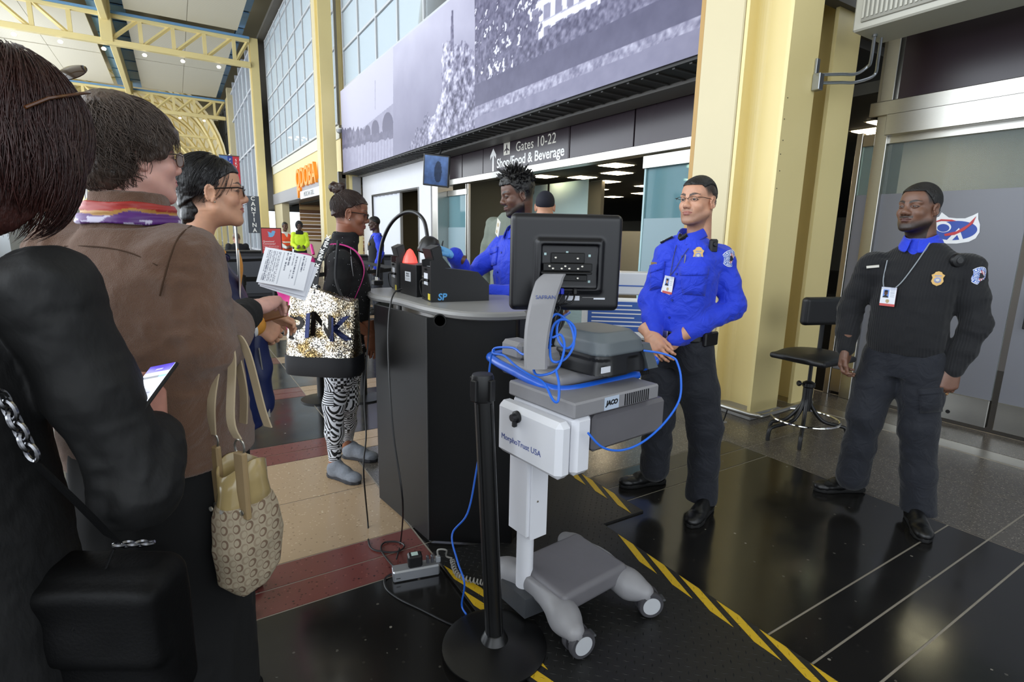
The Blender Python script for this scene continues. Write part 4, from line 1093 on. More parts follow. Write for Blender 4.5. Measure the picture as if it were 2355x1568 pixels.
tors = [(.92, 0, .0, .160, .115), (1.0, 0, .005, .155, .122), (1.12, 0, .01, .162, .122), (1.28, 0, .005, .182, .122), (1.36, 0, -.01, .175, .108), (1.42, 0, -.02, .13, .085), (1.47, 0, -.022, .075, .066)]
ank = [f.p(1505, 1085), f.p(1612, 1155)]
arms = [(shR, elR, wrR, (.064, .054, .040)), (shL, elL, wrL, (.060, .054, .040))]
shirt = upper(f, tors, arms, cobalt, fold=armfolds(arms, .0085, 3))
f.core([(.86, 0, 0, .13, .09), (1.1, 0, 0, .14, .1), (1.3, 0, 0, .15, .1), (1.42, 0, -.01, .09, .07)], [([(.085, 0, .88), tuple(f.p(1512, 960, .05)), tuple(ank[0])], [.07, .05, .035]), ([(-.085, 0, .88), tuple(f.p(1622, 985, .03)), tuple(ank[1])], [.07, .05, .035]), ([tuple(shR), tuple(elR), tuple(wrR)], [.045, .04, .024]), ([tuple(shL), tuple(elL), tuple(wrL)], [.045, .04, .024])])
hL = f.p(1530, 800, .20)
f.hand(wrL, hL-wrL+Vector((.04, 0, -.02)), (0, .85, .5), False, 1.0, curl=(.5, .6, .4), thumb=(.5, .3), fore=.05)
f.hand(wrR+Vector((0, .03, -.01)), (-.75, .25, -.5), (.05, .9, .35), True, 1.05, curl=(.4, .55, .4), thumb=(.35, .2), fore=.05)
f.finish(.12)
tr = trousers(f, [(.085, 0, .88), (-.085, 0, .88)], [f.p(1512, 960, .05), f.p(1622, 985, .03)], [ank[0]+Vector((0, .0, .03)), ank[1]+Vector((0, 0, .03))], navy_tr, rad=(.105, .086, .078, .080), amp=.009)
pocket(f, tr, navy_tr, [(1596, 880), (1662, 876), (1660, 955), (1600, 962)], 'cargo_pocket', .004, .25)
S = SDF((-.2, -.16, .93), (.2, .18, 1.02), .005); S.loft([(.945, 0, .003, .171, .127), (.995, 0, .005, .169, .130)], .004, 2.4)
bl = garment('belt', S, leather, f.e); MB().box((-.03, .135, .945), (.03, .145, .995), c=.003).build('buckle', silver, bl)
MB().box((-.19, -.06, .93), (-.165, .05, 1.0), c=.006).build('pouch', leather, bl)
MB().tube(bez([(.03, .15, .985), (.04, .16, .95), (.03, .17, .90)], 5), .003, 6).build('key_clip', silver, bl)
collar(f, (nb.x*.0+hc.x*.4, hc.y*.3-.012, 1.475), .064, cobalt, .05, .5)
mw = stick(f, shirt, 1679, 594); arm_patch(f, mw, shirt)
mw = stick(f, shirt, 1606, 585); badge(f, mw, f.e)
mw = stick(f, shirt, 1505, 606); MB().box((-.026, -.007, 0), (.026, .007, .003), mat=mw, c=.001).build('name_bar', gold, f.e)
pocket(f, shirt, cobalt, [(1562, 615), (1630, 612), (1620, 680), (1570, 676)]); pocket(f, shirt, cobalt, [(1497, 612), (1530, 600), (1524, 660), (1495, 668)])
mw = stick(f, shirt, 1576, 596); MB().tube([mw @ Vector((0, -.02, .004)), mw @ Vector((0.004, .022, .006))], .0028, 8).build('pen', silver, f.e)
mw = stick(f, shirt, 1540, 655); mw = mw @ Matrix.Translation((0, 0, .008)) @ Matrix.Rotation(-.1, 4, 'Z'); id_card(f, mw, f.e, 'b98d72')
top = mw @ Vector((0, .046, 0)); g = M('grey_lanyard', '3b3a3c', .5)
l1 = drape(f, shirt, [(1556, 565), (1550, 590), (1546, 615)], .005)+[top]; l2 = drape(f, shirt, [(1584, 572), (1570, 592), (1555, 618)], .005)+[top]
MB().tube(bez(l1, 4), .0016, 5).tube(bez(l2, 4), .0016, 5).build('lanyard', g, f.e)
bt = drape(f, shirt, [(1569, 590), (1556, 630), (1546, 690), (1540, 730)], .003)
for p_ in bt: MB().lathe([(.006, -.001), (.006, .002), (.003, .003)], 10, mat=axes(p_, (1, 0, 0), (0, 0, 1))).build('button', M('blue_button', '142a8c', .4), shirt)
epaulette(f, shirt, (1655, 550), (1690, 566), epm, 'TSA'); epaulette(f, shirt, (1548, 546), (1520, 560), epm)
mw = stick(f, shirt, 1636, 566)
mic = MB().box((-.022, -.034, 0), (.022, .034, .026), mat=mw, c=.008).build('shoulder_microphone', black, f.e)
MB().lathe([(.012, .026), (.012, .031), (.009, .033)], 14, mat=mw @ Matrix.Translation((0, .008, 0))).build('speaker_grille', blacksat, mic)
MB().tube(bez([mw @ Vector((.0, -.034, .012)), mw @ Vector((-.004, -.06, .012)), mw @ Vector((.015, -.08, .008)), mw @ Vector((.03, -.1, .0))], 5), .003, 6).build('coiled_lead', black, mic)
MB().tube(bez([(hc.x*.5+.03, .035, 1.475), (0, .055, 1.455), (-.03, .045, 1.475)], 4), .012, 6).build('undershirt_neckline', black, f.e)
shoe(f.e, *fit(f.inv @ atz(1528, 1108), f.inv @ atz(1425, 1120), .30), leather, rubber); shoe(f.e, *fit(f.inv @ atz(1632, 1165), f.inv @ atz(1585, 1215), .30), leather, rubber)
# ------------------------------------------------------------------ officer in the black ribbed sweater
rib = bpy.data.materials.new('black_ribbed_knit'); rib.use_nodes = True; MATS['black_ribbed_knit'] = rib
t = NT(rib); b = t.n['Principled BSDF']; b.inputs['Base Color'].default_value = (*lin('0b0c11'), 1); b.inputs['Roughness'].default_value = .85; b.inputs['Sheen Weight'].default_value = .1
wv = t.new('ShaderNodeTexWave'); wv.inputs['Scale'].default_value = 26; wv.bands_direction = 'X'; wv.inputs['Distortion'].default_value = .6; t.link(t.obj(), wv.inputs[0])
bn = t.new('ShaderNodeBump'); bn.inputs['Strength'].default_value = .5; bn.inputs['Distance'].default_value = .004; t.link(wv.outputs['Fac'], bn.inputs['Height']); t.link(bn.outputs[0], b.inputs['Normal'])
sk7 = (.43, .30, .235)
f = Figure('officer in black ribbed sweater with gold badge standing by the closed glass doors', (3.19, 1.25), (-1, -.05), sk7)
hc = f.p(2112, 478, 0); HM7 = HM(hc, R(-14), R(3), R(0)); nb = HM7.inverted() @ (f.p(2112, 580)+Vector((0, -.05, -.05)))
S = head_field(nose=1.0, nosew=1.25, lips=1.2, jaw=1.1, eye=.0026, neck=tuple(nb), neckr=.063, ear=.95)
def stub7(x, y, z, ax):
    hair = np.clip((z-(.074-.7*np.clip(.05-y, 0, .06)))/.008, 0, 1)
    side = np.clip((z-(.010+np.clip((y-.03)*2.4, 0, .1)))/.03, 0, 1)*(y < .055)
    back = (y < -.02)*np.clip((z+.05)/.04, 0, 1)
    beard = np.clip((-.050-z-.25*np.clip(y-.03, 0, .05))/.032, 0, 1)*(y > -.012)*.72*(1-np.exp(-((z+.066)/.013)**2)*(ax < .026)); mus = np.exp(-((z+.051)/.0055)**2)*(ax < .033)*(y > .05)*.8
    return np.maximum.reduce([hair, side, back, beard, mus])
f.add(S, HM7, lambda V: head_color(V, sk7, (.30, .17, .15), (.035, .028, .025), .0048, (.03, .026, .024), stub7))
eyes(f.e, HM7, (.05, .03, .02), (0, -.4))
S = SDF((-.09, -.13, -.03), (.09, .10, .15), .003)
S.ell((0, -.016, .034), (.0785, .100, .093), 0); S.ell((0, .036, .05), (.060, .049, .053), .02)
S.cut(lambda X, Y, Z: (.074-1.3*np.clip(.050-Y, 0, .045)-.3*np.clip(.0-Y, 0, .2)-Z)+0*X)
garment('hair', S, buzz, f.e, folds(.0014, (150, 150, 150), 4), HM7)
shR, shL = f.p(2006, 612, .0), f.p(2226, 618, -.01); elR, elL = f.p(1955, 712, -.02), f.p(2244, 752, .02); wrR, wrL = f.p(1945, 800, .05), f.p(2192, 848, .05)
tors = [(.90, 0, .0, .160, .12), (.95, 0, .005, .172, .130), (1.05, 0, .01, .170, .132), (1.2, 0, .01, .178, .130), (1.30, 0, .0, .185, .122), (1.37, 0, -.01, .172, .105), (1.42, 0, -.02, .13, .088), (1.46, 0, -.022, .085, .07)]
arms = [(shR, elR, wrR, (.068, .058, .043)), (shL, elL, wrL, (.070, .060, .045))]
neckv = lambda S: S.cap((hc.x*.3, .115, 1.395), (hc.x*.3, .01, 1.53), .018, .085, .004, 's')
sw = upper(f, tors, arms, rib, 'sweater', fold=armfolds(arms, .008, 5), extra=neckv)
S = SDF((-.14, -.14, 1.28), (.14, .17, 1.55), .005); S.loft([(1.28, 0, .0, .12, .095), (1.36, 0, -.008, .12, .090), (1.42, 0, -.015, .10, .078), (1.48, 0, -.02, .07, .064)], .02)
garment('shirt', S, cobalt, f.e, folds(.003, (15, 15, 15), 2)); collar(f, (hc.x*.3, hc.y*.3-.012, 1.462), .070, cobalt, .06, .45)
ank = [f.p(1958, 1105), f.p(2108, 1195)]
f.core([(.86, 0, 0, .13, .09), (1.1, 0, 0, .14, .1), (1.3, 0, 0, .13, .08), (1.40, 0, -.01, .09, .07)], [([(.09, 0, .88), tuple(f.p(1990, 950, .05)), tuple(ank[0])], [.07, .05, .035]), ([(-.09, 0, .88), tuple(f.p(2112, 985, .03)), tuple(ank[1])], [.07, .05, .035]), ([tuple(shR), tuple(elR), tuple(wrR)], [.045, .04, .024]), ([tuple(shL), tuple(elL), tuple(wrL)], [.045, .04, .024])])
f.hand(wrR, (.0, .12, -1), (.95, .1, 0), True, 1.05, curl=(.5, .7, .5), thumb=(.35, .25), fore=.05)
mwh = f.hand(wrL, (.0, .22, -1), (-.75, .6, .1), False, 1.08, curl=(.6, .9, .6), thumb=(.35, .3), fore=.05)
f.finish(.08)
MB().tube([mwh @ Vector((.118, -.0105+.0105*math.cos(a), -.022+.0105*math.sin(a))) for a in [2*math.pi*k/14 for k in range(14)]], .0018, 6, closed=True).build('ring', gold, f.e)
tr7 = trousers(f, [(.09, 0, .86), (-.09, 0, .86)], [f.p(1990, 950, .05), f.p(2112, 985, .03)], [ank[0]+Vector((0, 0, .03)), ank[1]+Vector((0, 0, .03))], navy_tr, rad=(.098, .084, .078, .080), zt=.95, amp=.009, tor=[(.78, 0, -.01, .155, .118), (.88, 0, -.005, .163, .122), (.95, 0, 0, .155, .115)])
pocket(f, tr7, navy_tr, [(2112, 895), (2165, 890), (2165, 945), (2116, 950)], 'cargo_pocket', .004, .25)
mw = stick(f, sw, 2253, 634); arm_patch(f, mw, sw); mw = stick(f, sw, 2156, 641); badge(f, mw, f.e)
mw = stick(f, sw, 2007, 613); MB().box((-.028, -.007, 0), (.028, .007, .003), mat=mw @ Matrix.Rotation(.15, 4, 'Z'), c=.001).build('name_bar', silver, f.e)
mw = stick(f, sw, 2045, 682) @ Matrix.Translation((0, 0, .008)); id_card(f, mw, f.e, '5a3d30', .07, .095, False)
l1 = drape(f, sw, [(2056, 566), (2040, 600), (2033, 640)], .005)+[mw @ Vector((-.028, .048, 0))]; l2 = drape(f, sw, [(2138, 560), (2108, 605), (2078, 645)], .005)+[mw @ Vector((.028, .048, 0))]
MB().tube(bez(l1, 4), .0028, 5).tube(bez(l2, 4), .0028, 5).build('lanyard', M('pale_grey_lanyard', '8b9298', .5), f.e)
epaulette(f, sw, (2205, 562), (2256, 585), epm, 'TSA'); epaulette(f, sw, (2050, 545), (1998, 568), epm)
mw = stick(f, sw, 2197, 599); mic = MB().lathe([(.030, 0), (.034, .01), (.030, .022), (.018, .027)], 20, mat=mw).build('shoulder_microphone', black, f.e, smooth=True)
MB().lathe([(.017, .027), (.017, .030), (.013, .031)], 18, mat=mw).build('speaker_grille', blacksat, mic)
MB().tube(bez([mw @ Vector((0, -.03, .01)), mw @ Vector((.004, -.06, .008)), mw @ Vector((.0, -.10, .006)), mw @ Vector((-.01, -.13, .0))], 5), .0028, 6).build('coiled_lead', black, mic)
shoe(f.e, *fit(f.inv @ atz(1985, 1128), f.inv @ atz(1868, 1128), .30), leather, rubber); shoe(f.e, *fit(f.inv @ atz(2092, 1186), f.inv @ atz(2120, 1236), .30), leather, rubber)
# ------------------------------------------------------------------ officer working at the podium
sk5 = (.37, .25, .195)
f = Figure('officer with spiky short twists and blue gloves leaning over the black podium', (1.755, 2.77), (-1, .0), sk5)
f.e.location.z = .0105
hc = f.p(1188, 452, .05); HM5 = HM(hc, R(-14), R(-12), R(0)); nb = HM5.inverted() @ Vector((0, -.01, 1.40))
S = head_field(nose=1.0, nosew=1.22, lips=1.15, jaw=1.0, eye=.0036, neck=tuple(nb), neckr=.058)
def stub5(x, y, z, ax):
    hair = np.clip((z-(.066-.6*np.clip(.05-y, 0, .06)))/.01, 0, 1); side = np.clip((z-(.0+np.clip((y-.02)*2.2, 0, .1)))/.02, 0, 1)*(y < .05); back = (y < -.02)*np.clip((z+.05)/.04, 0, 1)
    beard = np.clip((-.042-z-.35*np.clip(y-.02, 0, .05))/.028, 0, 1)*(y > -.015)*.8*(1-np.exp(-((z+.066)/.012)**2)*(ax < .026)); mus = np.exp(-((z+.051)/.005)**2)*(ax < .032)*(y > .05)*.9
    return np.maximum.reduce([hair, side, back, beard, mus])
f.add(S, HM5, lambda V: head_color(V, sk5, (.33, .20, .18), (.03, .025, .022), .0048, (.028, .024, .022), stub5))
eyes(f.e, HM5, (.05, .03, .02), (0, -.5))
S = SDF((-.10, -.14, -.04), (.10, .11, .17), .0035)
S.ell((0, -.016, .042), (.080, .100, .098), 0); S.ell((0, .036, .06), (.060, .052, .058), .02)
S.cut(lambda X, Y, Z: (.064-1.1*np.clip(.050-Y, 0, .055)-.3*np.clip(.0-Y, 0, .2)-Z)+0*X)
hair5 = garment('hair', S, buzz, f.e, folds(.006, (55, 55, 55), 4, .2), HM5)
rg = np.random.default_rng(5); tw = MB()
for i in range(230):
    u = rg.uniform(.15, 1); a = rg.uniform(0, 2*math.pi); r_ = math.sqrt(1-u*u)
    d = Vector((r_*math.cos(a), r_*math.sin(a), u)); 
    if d.y > .55 and d.z < .55: continue
    b0 = Vector((d.x*.076, -.016+d.y*.096, .045+d.z*.090)); L = rg.uniform(.018, .042)*(0.6+.7*u); j = Vector(rg.uniform(-.35, .35, 3))
    tw.tube([b0, b0+(d+j*.3)*L*.5, b0+(d+j)*L], [.0065, .0055, .0022], 5)
tw.v = [tuple(HM5 @ Vector(p)) for p in tw.v]; o = tw.build('hair_twists', buzz, hair5); o['kind'] = 'stuff'
shR, shL = Vector((.170, .01, 1.375)), Vector((-.170, .01, 1.375)); wrR, wrL = f.p(1046, 592, .10), f.p(1130, 676, .26)
elR, elL = ik(shR, wrR, .30, .27, (.6, -.3, -.7)), ik(shL, wrL, .30, .27, (-.6, -.5, -.5))
tors = [(.88, 0, .0, .165, .115), (1.0, 0, .0, .165, .12), (1.15, 0, .005, .175, .12), (1.28, 0, .01, .185, .12), (1.36, 0, .005, .170, .105), (1.42, 0, .0, .12, .085), (1.47, 0, .01, .075, .066)]
arms = [(shR, elR, wrR, (.062, .055, .046)), (shL, elL, wrL, (.064, .056, .045))]
shirt = upper(f, tors, arms, cobalt, fold=armfolds(arms, .009, 8))
ank = [Vector((.12, -.02, .08)), Vector((-.12, -.02, .08))]
f.core([(.86, 0, 0, .13, .09), (1.1, 0, 0, .14, .1), (1.25, 0, .0, .12, .08), (1.36, 0, .0, .07, .06)], [([(.09, 0, .9), (.1, 0, .5), tuple(ank[0])], [.07, .05, .035]), ([(-.09, 0, .9), (-.1, 0, .5), tuple(ank[1])], [.07, .05, .035]), ([tuple(shR), tuple(elR), tuple(wrR)], [.045, .04, .024]), ([tuple(shL), tuple(elL), tuple(wrL)], [.045, .04, .024])])
kR = dict(curl=(.5, .7, .5), thumb=(.55, .3), fore=.04, curls=[(.35, .7, .5), (.6, .8, .5), (.7, .8, .5), (.8, .8, .5)]); dR = (f.p(1022, 580, .12)-wrR); mR = f.hand(wrR, dR, (.1, .3, .9), True, 1.0, **kR)
kL = dict(curl=(.25, .35, .3), thumb=(.4, .2), fore=.04); dL = f.p(1075, 678, .24)-wrL; mL = f.hand(wrL, dL, (-.75, -.1, .5), False, 1.02, **kL)
f.finish(.08)
glv = M('blue_nitrile_glove', '6db3e8', .45, var=.1, vscale=25)
for mw, k, rt in ((mR, kR, True), (mL, kL, False)):
    k = dict(k); k['infl'] = .0022; V, F = hand_field(**k).net(); V = V+vnormals(V, F)*(folds(.0016, (60, 60, 60), 2)(V))[:, None]
    F = F[(V[F][:, :, 0] > -.014).all(1)]
    if not rt: F = F[:, ::-1]
    link('glove', npmesh('glove', xf(V, mw), F), glv, f.e)
fd_ = (wrR-elR).normalized(); bm_ = axes(wrR-fd_*.004, Vector((0, 0, 1)).cross(fd_), Vector((0, 0, 1)))
MB().tube([bm_ @ Vector((math.cos(a)*.044, math.sin(a)*.044, 0)) for a in [2*math.pi*k/20 for k in range(20)]], .005, 6, closed=True).build('wrist_band', M('orange_band', 'c8743c', .6), f.e, smooth=True)
pn = MB().tube([f.p(1013, 592, .13), f.p(1017, 566, .10), f.p(1019, 558, .09)], [.0045, .005, .003], 8); o = pn.build('pen', black, None); o.parent = f.e
collar(f, (hc.x*.3, hc.y*.25+.005, 1.475), .066, cobalt, .055, .5)
trousers(f, [(.09, 0, .86), (-.09, 0, .86)], [(.11, .03, .48), (-.11, .03, .48)], [(.12, 0, .09), (-.12, 0, .09)], navy_tr, zt=.93)
mw = stick(f, shirt, 1160, 545) or axes(f.p(1147, 528, .1), (0, -1, 0), (0, 0, 1)); mw.translation = f.p(1150, 528, .03); mw = mw @ Matrix.Translation((0, 0, .012)) @ Matrix.Rotation(-.42, 4, 'Z'); MB().box((-.03, -.048, -.001), (.03, .048, .003), mat=mw, c=.001).build('id_card', M('cream_card', 'd9d5c8', .35), f.e)
MB().lathe([(.012, .003), (.012, .0045)], 14, mat=mw @ Matrix.Translation((0, .018, 0))).build('card_seal', M('tan_seal', 'b9a57c', .5), f.e); MB().lathe([(.01, .003), (.01, .0045)], 14, mat=mw @ Matrix.Translation((-.006, -.026, 0))).build('card_seal', M('tan_seal', 'b9a57c'), f.e)
bt = drape(f, shirt, [(1163, 545), (1153, 585), (1145, 630)], .003)
for p_ in bt: MB().lathe([(.006, -.001), (.006, .002), (.003, .003)], 10, mat=axes(p_, (1, 0, 0), (0, 0, 1))).build('button', M('blue_button', '142a8c', .4), shirt)
pocket(f, shirt, cobalt, [(1126, 577), (1146, 572), (1142, 612), (1128, 616)])
for sx in (1, -1): shoe(f.e, Vector((sx*.12, -.08, 0)), Vector((sx*.14, .21, 0)), leather, rubber)
# ------------------------------------------------------------------ woman with the bun at the podium
sk4 = (.52, .33, .24)
f = F4 = Figure('woman with a hair bun in black speckled sweatshirt and patterned leggings at the podium', (.80, 3.10), (1, -.22), sk4)
hc = f.p(808, 490, .02); H4 = HM(hc, R(-6), R(-9), 0); nb = H4.inverted() @ (f.p(793, 560)+Vector((0, -.01, -.06)))
S = head_field(nose=.95, nosew=1.12, lips=1.15, jaw=.92, eye=.0030, neck=tuple(nb), neckr=.046, cheek=1.0, ear=.92)
def stub4(x, y, z, ax): return np.maximum(np.clip((z-(.060-.5*np.clip(.05-y, 0, .09)))/.012, 0, 1), (y < -.03)*np.clip((z+.06)/.05, 0, 1))
sc4 = (.95, .96, .95); H4s = H4 @ Matrix.Diagonal((*sc4, 1))
f.add(S, H4s, lambda V: head_color(V, sk4, (.48, .24, .22), (.10, .06, .045), .0032, (.10, .065, .05), stub4))
eyes(f.e, H4s, (.06, .035, .02), (0, -.5))
brn = hairmat('dark_brown_hair', '150c08', '3a2216', .42)
S = SDF((-.10, -.17, -.09), (.10, .11, .22), .0035)
S.ell((0, -.018, .034), (.0785, .100, .091), 0); S.ell((0, .034, .048), (.058, .050, .053), .02); S.ell((0, -.06, -.03), (.05, .045, .05), .03)
S.cut(lambda X, Y, Z: (.062-.62*np.clip(.055-Y, 0, .16)-Z)+0*X)
S.ell((.0, -.085, .120), (.036, .038, .034), .015); S.ell((.0, -.118, .125), (.020, .022, .024), .012); S.ell((.012, -.07, .145), (.022, .02, .018), .012)
hr = garment('hair', S, brn, f.e, folds(.004, (30, 90, 60), 4, .3), H4s)
strands('hair_strands', hr, H4s, (0, -.018, .034), (.079, .101, .092), (0, -.75, .75), 1500, (.1, 1.7), 1.0, brn, .0008, (.0, .002), .08, lambda p: p[1] > .062 or (p[2] < .02 and p[1] > .0), 7, 3)
for i in range(4): MB().tube(bez([H4s @ Vector((.03*math.cos(i*1.6+a)*(1-.1*i), -.09+.034*math.sin(i*1.6+a), .105+.012*i+.01*math.sin(2*a))) for a in [k*.6 for k in range(9)]], 3), .007, 6).build('bun_coil', brn, hr, smooth=True)
glasses(f.e, H4s, M('black_acetate', '120e0d', .25), lens, 'rim', 1.0, -.002, .0021, .025, .015)
for sx in (1,): MB().lathe([(.001, -.004), (.004, -.002), (.0045, .001), (.001, .004)], 10, mat=H4s @ Matrix.Translation((sx*.083, .0, -.040))).build('ear_stud', silver, f.e)
speck = bpy.data.materials.new('black_speckled_fleece'); speck.use_nodes = True; t = NT(speck); b = t.n['Principled BSDF']; b.inputs['Roughness'].default_value = .9
vo = t.new('ShaderNodeTexVoronoi'); vo.inputs['Scale'].default_value = 60; t.link(t.obj(), vo.inputs[0]); t.link(t.mix(t.math('LESS_THAN', vo.outputs['Distance'], .09), lin('0b0b0d'), lin('c8c8cc')), b.inputs['Base Color'])
shR, shL = Vector((.155, -.02, 1.30)), Vector((-.155, -.01, 1.30)); wrR = f.p(852, 768, .14); elR = ik(shR, wrR, .27, .25, (.3, -1, -.2)); wrL = Vector((-.17, .10, .86)); elL = ik(shL, wrL, .27, .25, (-.4, -.6, -.6))
cuR = elR*.72+wrR*.28
tors = [(.78, 0, -.01, .165, .13), (.90, 0, .0, .158, .13), (1.02, 0, .01, .145, .12), (1.15, 0, .015, .150, .125), (1.25, 0, .005, .155, .115), (1.32, 0, -.01, .135, .09), (1.37, 0, -.015, .085, .07)]
arms = [(shR, elR, cuR, (.056, .054, .060)), (shL, elL, wrL, (.056, .052, .045))]
sw = upper(f, tors, arms, speck, 'sweatshirt', fold=armfolds(arms, .010, 13), shr=.056)
S = SDF((-.12, -.13, 1.32), (.12, .14, 1.50), .005); S.loft([(1.335, 0, -.01, .092, .082), (1.39, 0, .005, .080, .078), (1.455, 0, .018, .070, .072)], .01); garment('cowl_collar', S, speck, f.e, folds(.006, (14, 14, 26), 5, .6))
for px_ in ([(823, 548), (832, 580), (838, 608)], [(805, 572), (806, 600), (810, 634)]):
    d_ = drape(f, sw, px_, .006)
    if len(d_) > 1: MB().tube(bez(d_, 4), .0022, 5).build('drawstring', M('grey_cord', '9a9a9e', .6), f.e)
ankR, ankL = (f.inv @ atz(772, 1095))+Vector((0, 0, .085)), (f.inv @ atz(800, 1050))+Vector((0, 0, .085)); knR, knL = f.p(768, 930, .04), f.p(800, 925, -.06)
f.core([(.8, 0, 0, .12, .1), (1.0, 0, 0, .11, .09), (1.2, 0, 0, .11, .09), (1.34, 0, -.01, .06, .05)], [([(.08, 0, .84), tuple(knR), tuple(ankR), tuple(ankR+Vector((0, .05, -.055)))], [.06, .045, .030, .026]), ([(-.08, 0, .84), tuple(knL), tuple(ankL), tuple(ankL+Vector((0, .05, -.05)))], [.06, .045, .030, .026]), ([tuple(shR), tuple(elR), tuple(wrR)], [.04, .036, .024]), ([tuple(shL), tuple(elL), tuple(wrL)], [.04, .036, .024])], h=.008)
f.hand(wrR, (.05, .15, -1), (.9, .3, 0), True, .95, curl=(.35, .45, .3), thumb=(.3, .2), fore=.06); f.hand(wrL, (0, .2, -1), (-.9, .2, 0), False, .95, curl=(.3, .4, .3), fore=.04)
f.finish(.1)
leg = bpy.data.materials.new('tribal_print_leggings'); leg.use_nodes = True; t = NT(leg); b = t.n['Principled BSDF']; b.inputs['Roughness'].default_value = .75
ob = t.obj(); mp = t.new('ShaderNodeMapping'); mp.inputs['Scale'].default_value = (9, 9, 13); t.link(ob, mp.inputs[0])
cell = t.new('ShaderNodeTexVoronoi'); cell.distance = 'CHEBYCHEV'; cell.inputs['Scale'].default_value = 1.6; cell.inputs['Randomness'].default_value = .6; t.link(mp.outputs[0], cell.inputs[0])
def wave(dirn, sc, dist=0, prof='SIN'):
    w = t.new('ShaderNodeTexWave'); w.bands_direction = dirn; w.inputs['Scale'].default_value = sc; w.inputs['Distortion'].default_value = dist; t.link(ob, w.inputs[0]); return t.math('GREATER_THAN', w.outputs['Fac'], .5)
sp = t.new('ShaderNodeSeparateColor'); t.link(cell.outputs['Color'], sp.inputs[0])
ck = t.new('ShaderNodeTexChecker'); ck.inputs['Scale'].default_value = 60; ck.inputs[1].default_value = (0, 0, 0, 1); ck.inputs[2].default_value = (1, 1, 1, 1); t.link(ob, ck.inputs[0])
c1 = t.mix(t.math('GREATER_THAN', sp.outputs[0], .5), wave('Z', 24), wave('DIAGONAL', 16)); c2 = t.mix(t.math('GREATER_THAN', sp.outputs[1], .55), c1, ck.outputs[0]); c3 = t.mix(t.math('GREATER_THAN', sp.outputs[2], .6), c2, wave('X', 26))
t.link(t.mix(c3, lin('0c0c10'), lin('d2d4da')), b.inputs['Base Color'])
trousers(f, [(.075, -.01, .83), (-.075, 0, .83)], [knR, knL], [ankR+Vector((0, 0, .03)), ankL+Vector((0, 0, .02))], leg, 'leggings', rad=(.092, .060, .052, .036), zt=.9, hem=.10, amp=.002, h=.006, tor=[(.74, 0, -.01, .150, .12), (.84, 0, -.005, .155, .125), (.9, 0, 0, .14, .11)])
canvas = M('grey_canvas', '6f737a', .9, var=.25, vscale=60, bump=.3, bscale=300); sole_d = M('dark_sole', '2a2a2e', .8)
shoe(f.e, *fit(f.inv @ atz(757, 1092), f.inv @ atz(842, 1118), .25), canvas, sole_d, -.03, width=.042); shoe(f.e, *fit(f.inv @ atz(790, 1050), f.inv @ atz(858, 1060), .25), canvas, sole_d, -.03, width=.042)
# pink backpack on her back
pink = M('magenta_nylon', 'cc2f86', .55, var=.12, vscale=14)
bp = empty('backpack', f.e.location, f.e.rotation_euler[2], label='magenta pink nylon backpack worn on the back of the woman with the bun', cat='backpack')
S = SDF((-.20, -.40, .90), (.20, -.05, 1.42), .007); S.rbox((.0, -.235, 1.12), (.15, .085, .21), .06); S.rbox((.0, -.30, 1.06), (.12, .05, .13), .04, .02); garment('body', S, pink, bp, folds(.009, (9, 9, 11), 6))
for sx in (1, -1): MB().loft([[Vector(p)+o for o in (Vector((-.022, 0, 0)), Vector((.022, 0, 0)), Vector((.022, .006, .006)), Vector((-.022, .006, .006)))] for p in bez([(sx*.10, -.15, 1.30), (sx*.105, -.10, 1.375), (sx*.105, -.02, 1.385), (sx*.105, .060, 1.345), (sx*.11, .096, 1.25), (sx*.128, .060, 1.14), (sx*.150, 0, 1.05), (sx*.12, -.15, .98)], 5)]).build('shoulder_strap', pink, bp, smooth=True)
MB().tube(bez([(-.03, -.16, 1.33), (0, -.17, 1.38), (.03, -.16, 1.33)], 5), .008, 6).build('grab_loop', pink, bp); MB().tube(bez([(-.13, -.29, 1.2), (-.1, -.31, 1.3), (0, -.32, 1.33), (.1, -.31, 1.3), (.13, -.29, 1.2)], 5), .004, 6).build('zip', M('pink_zip', 'e69cc4', .4), bp)
# sequinned tote hung from her shoulder
tc = f.p(745, 762, .36)
tb = empty('tote_bag', f.e.matrix_basis @ Vector((tc.x, tc.y, 0)) if False else (f.e.location+Matrix.Rotation(f.e.rotation_euler[2], 3, 'Z') @ Vector((tc.x, tc.y, 0))), 0, label='gold sequinned tote bag with black base hanging from a lettered strap', cat='bag')
xa = Vector((RTV.x, RTV.y, 0)).normalized(); rz = math.atan2(xa.y, xa.x); tb.rotation_euler = (0, 0, rz+R(-8))
T0 = Matrix.Translation(tb.location) @ Matrix.Rotation(rz+R(-8), 4, 'Z'); T0i = T0.inverted(); OT = tb.location.xy.length
def tp(x, y, o=0):
    d = ray(x, y); hd_ = Vector((tb.location.x, tb.location.y, 0)).normalized(); return T0i @ (CAM+d*((OT-o)/(d.x*hd_.x+d.y*hd_.y)))
zt_, zb_, zm_ = tp(745, 668).z, tp(745, 856).z, tp(745, 812).z; wx = (tp(848, 780)-tp(646, 780)).x/2
rings = []
for k, u in enumerate(np.linspace(0, 1, 15)):
    z = zm_+(zt_-zm_)*u; w = wx*(1.0-.13*u); dp = .10*(1-u)+.045*u; ring = []
    for i in range(64):
        a = 2*math.pi*i/64; cx_ = math.copysign(abs(math.cos(a))**.55, math.cos(a)); sy_ = math.copysign(abs(math.sin(a))**.55, math.sin(a))
        x_ = cx_*w+.016*u; zz_ = z+u*.05*(.4*math.cos(a*1)*-1+.5*math.sin(3*a+1)*.4) ; ring.append((x_, sy_*dp+.008*math.sin(x_*22+3*u)+.006*math.sin(x_*51), zz_-.03*u*(x_/wx)))
    rings.append(ring)
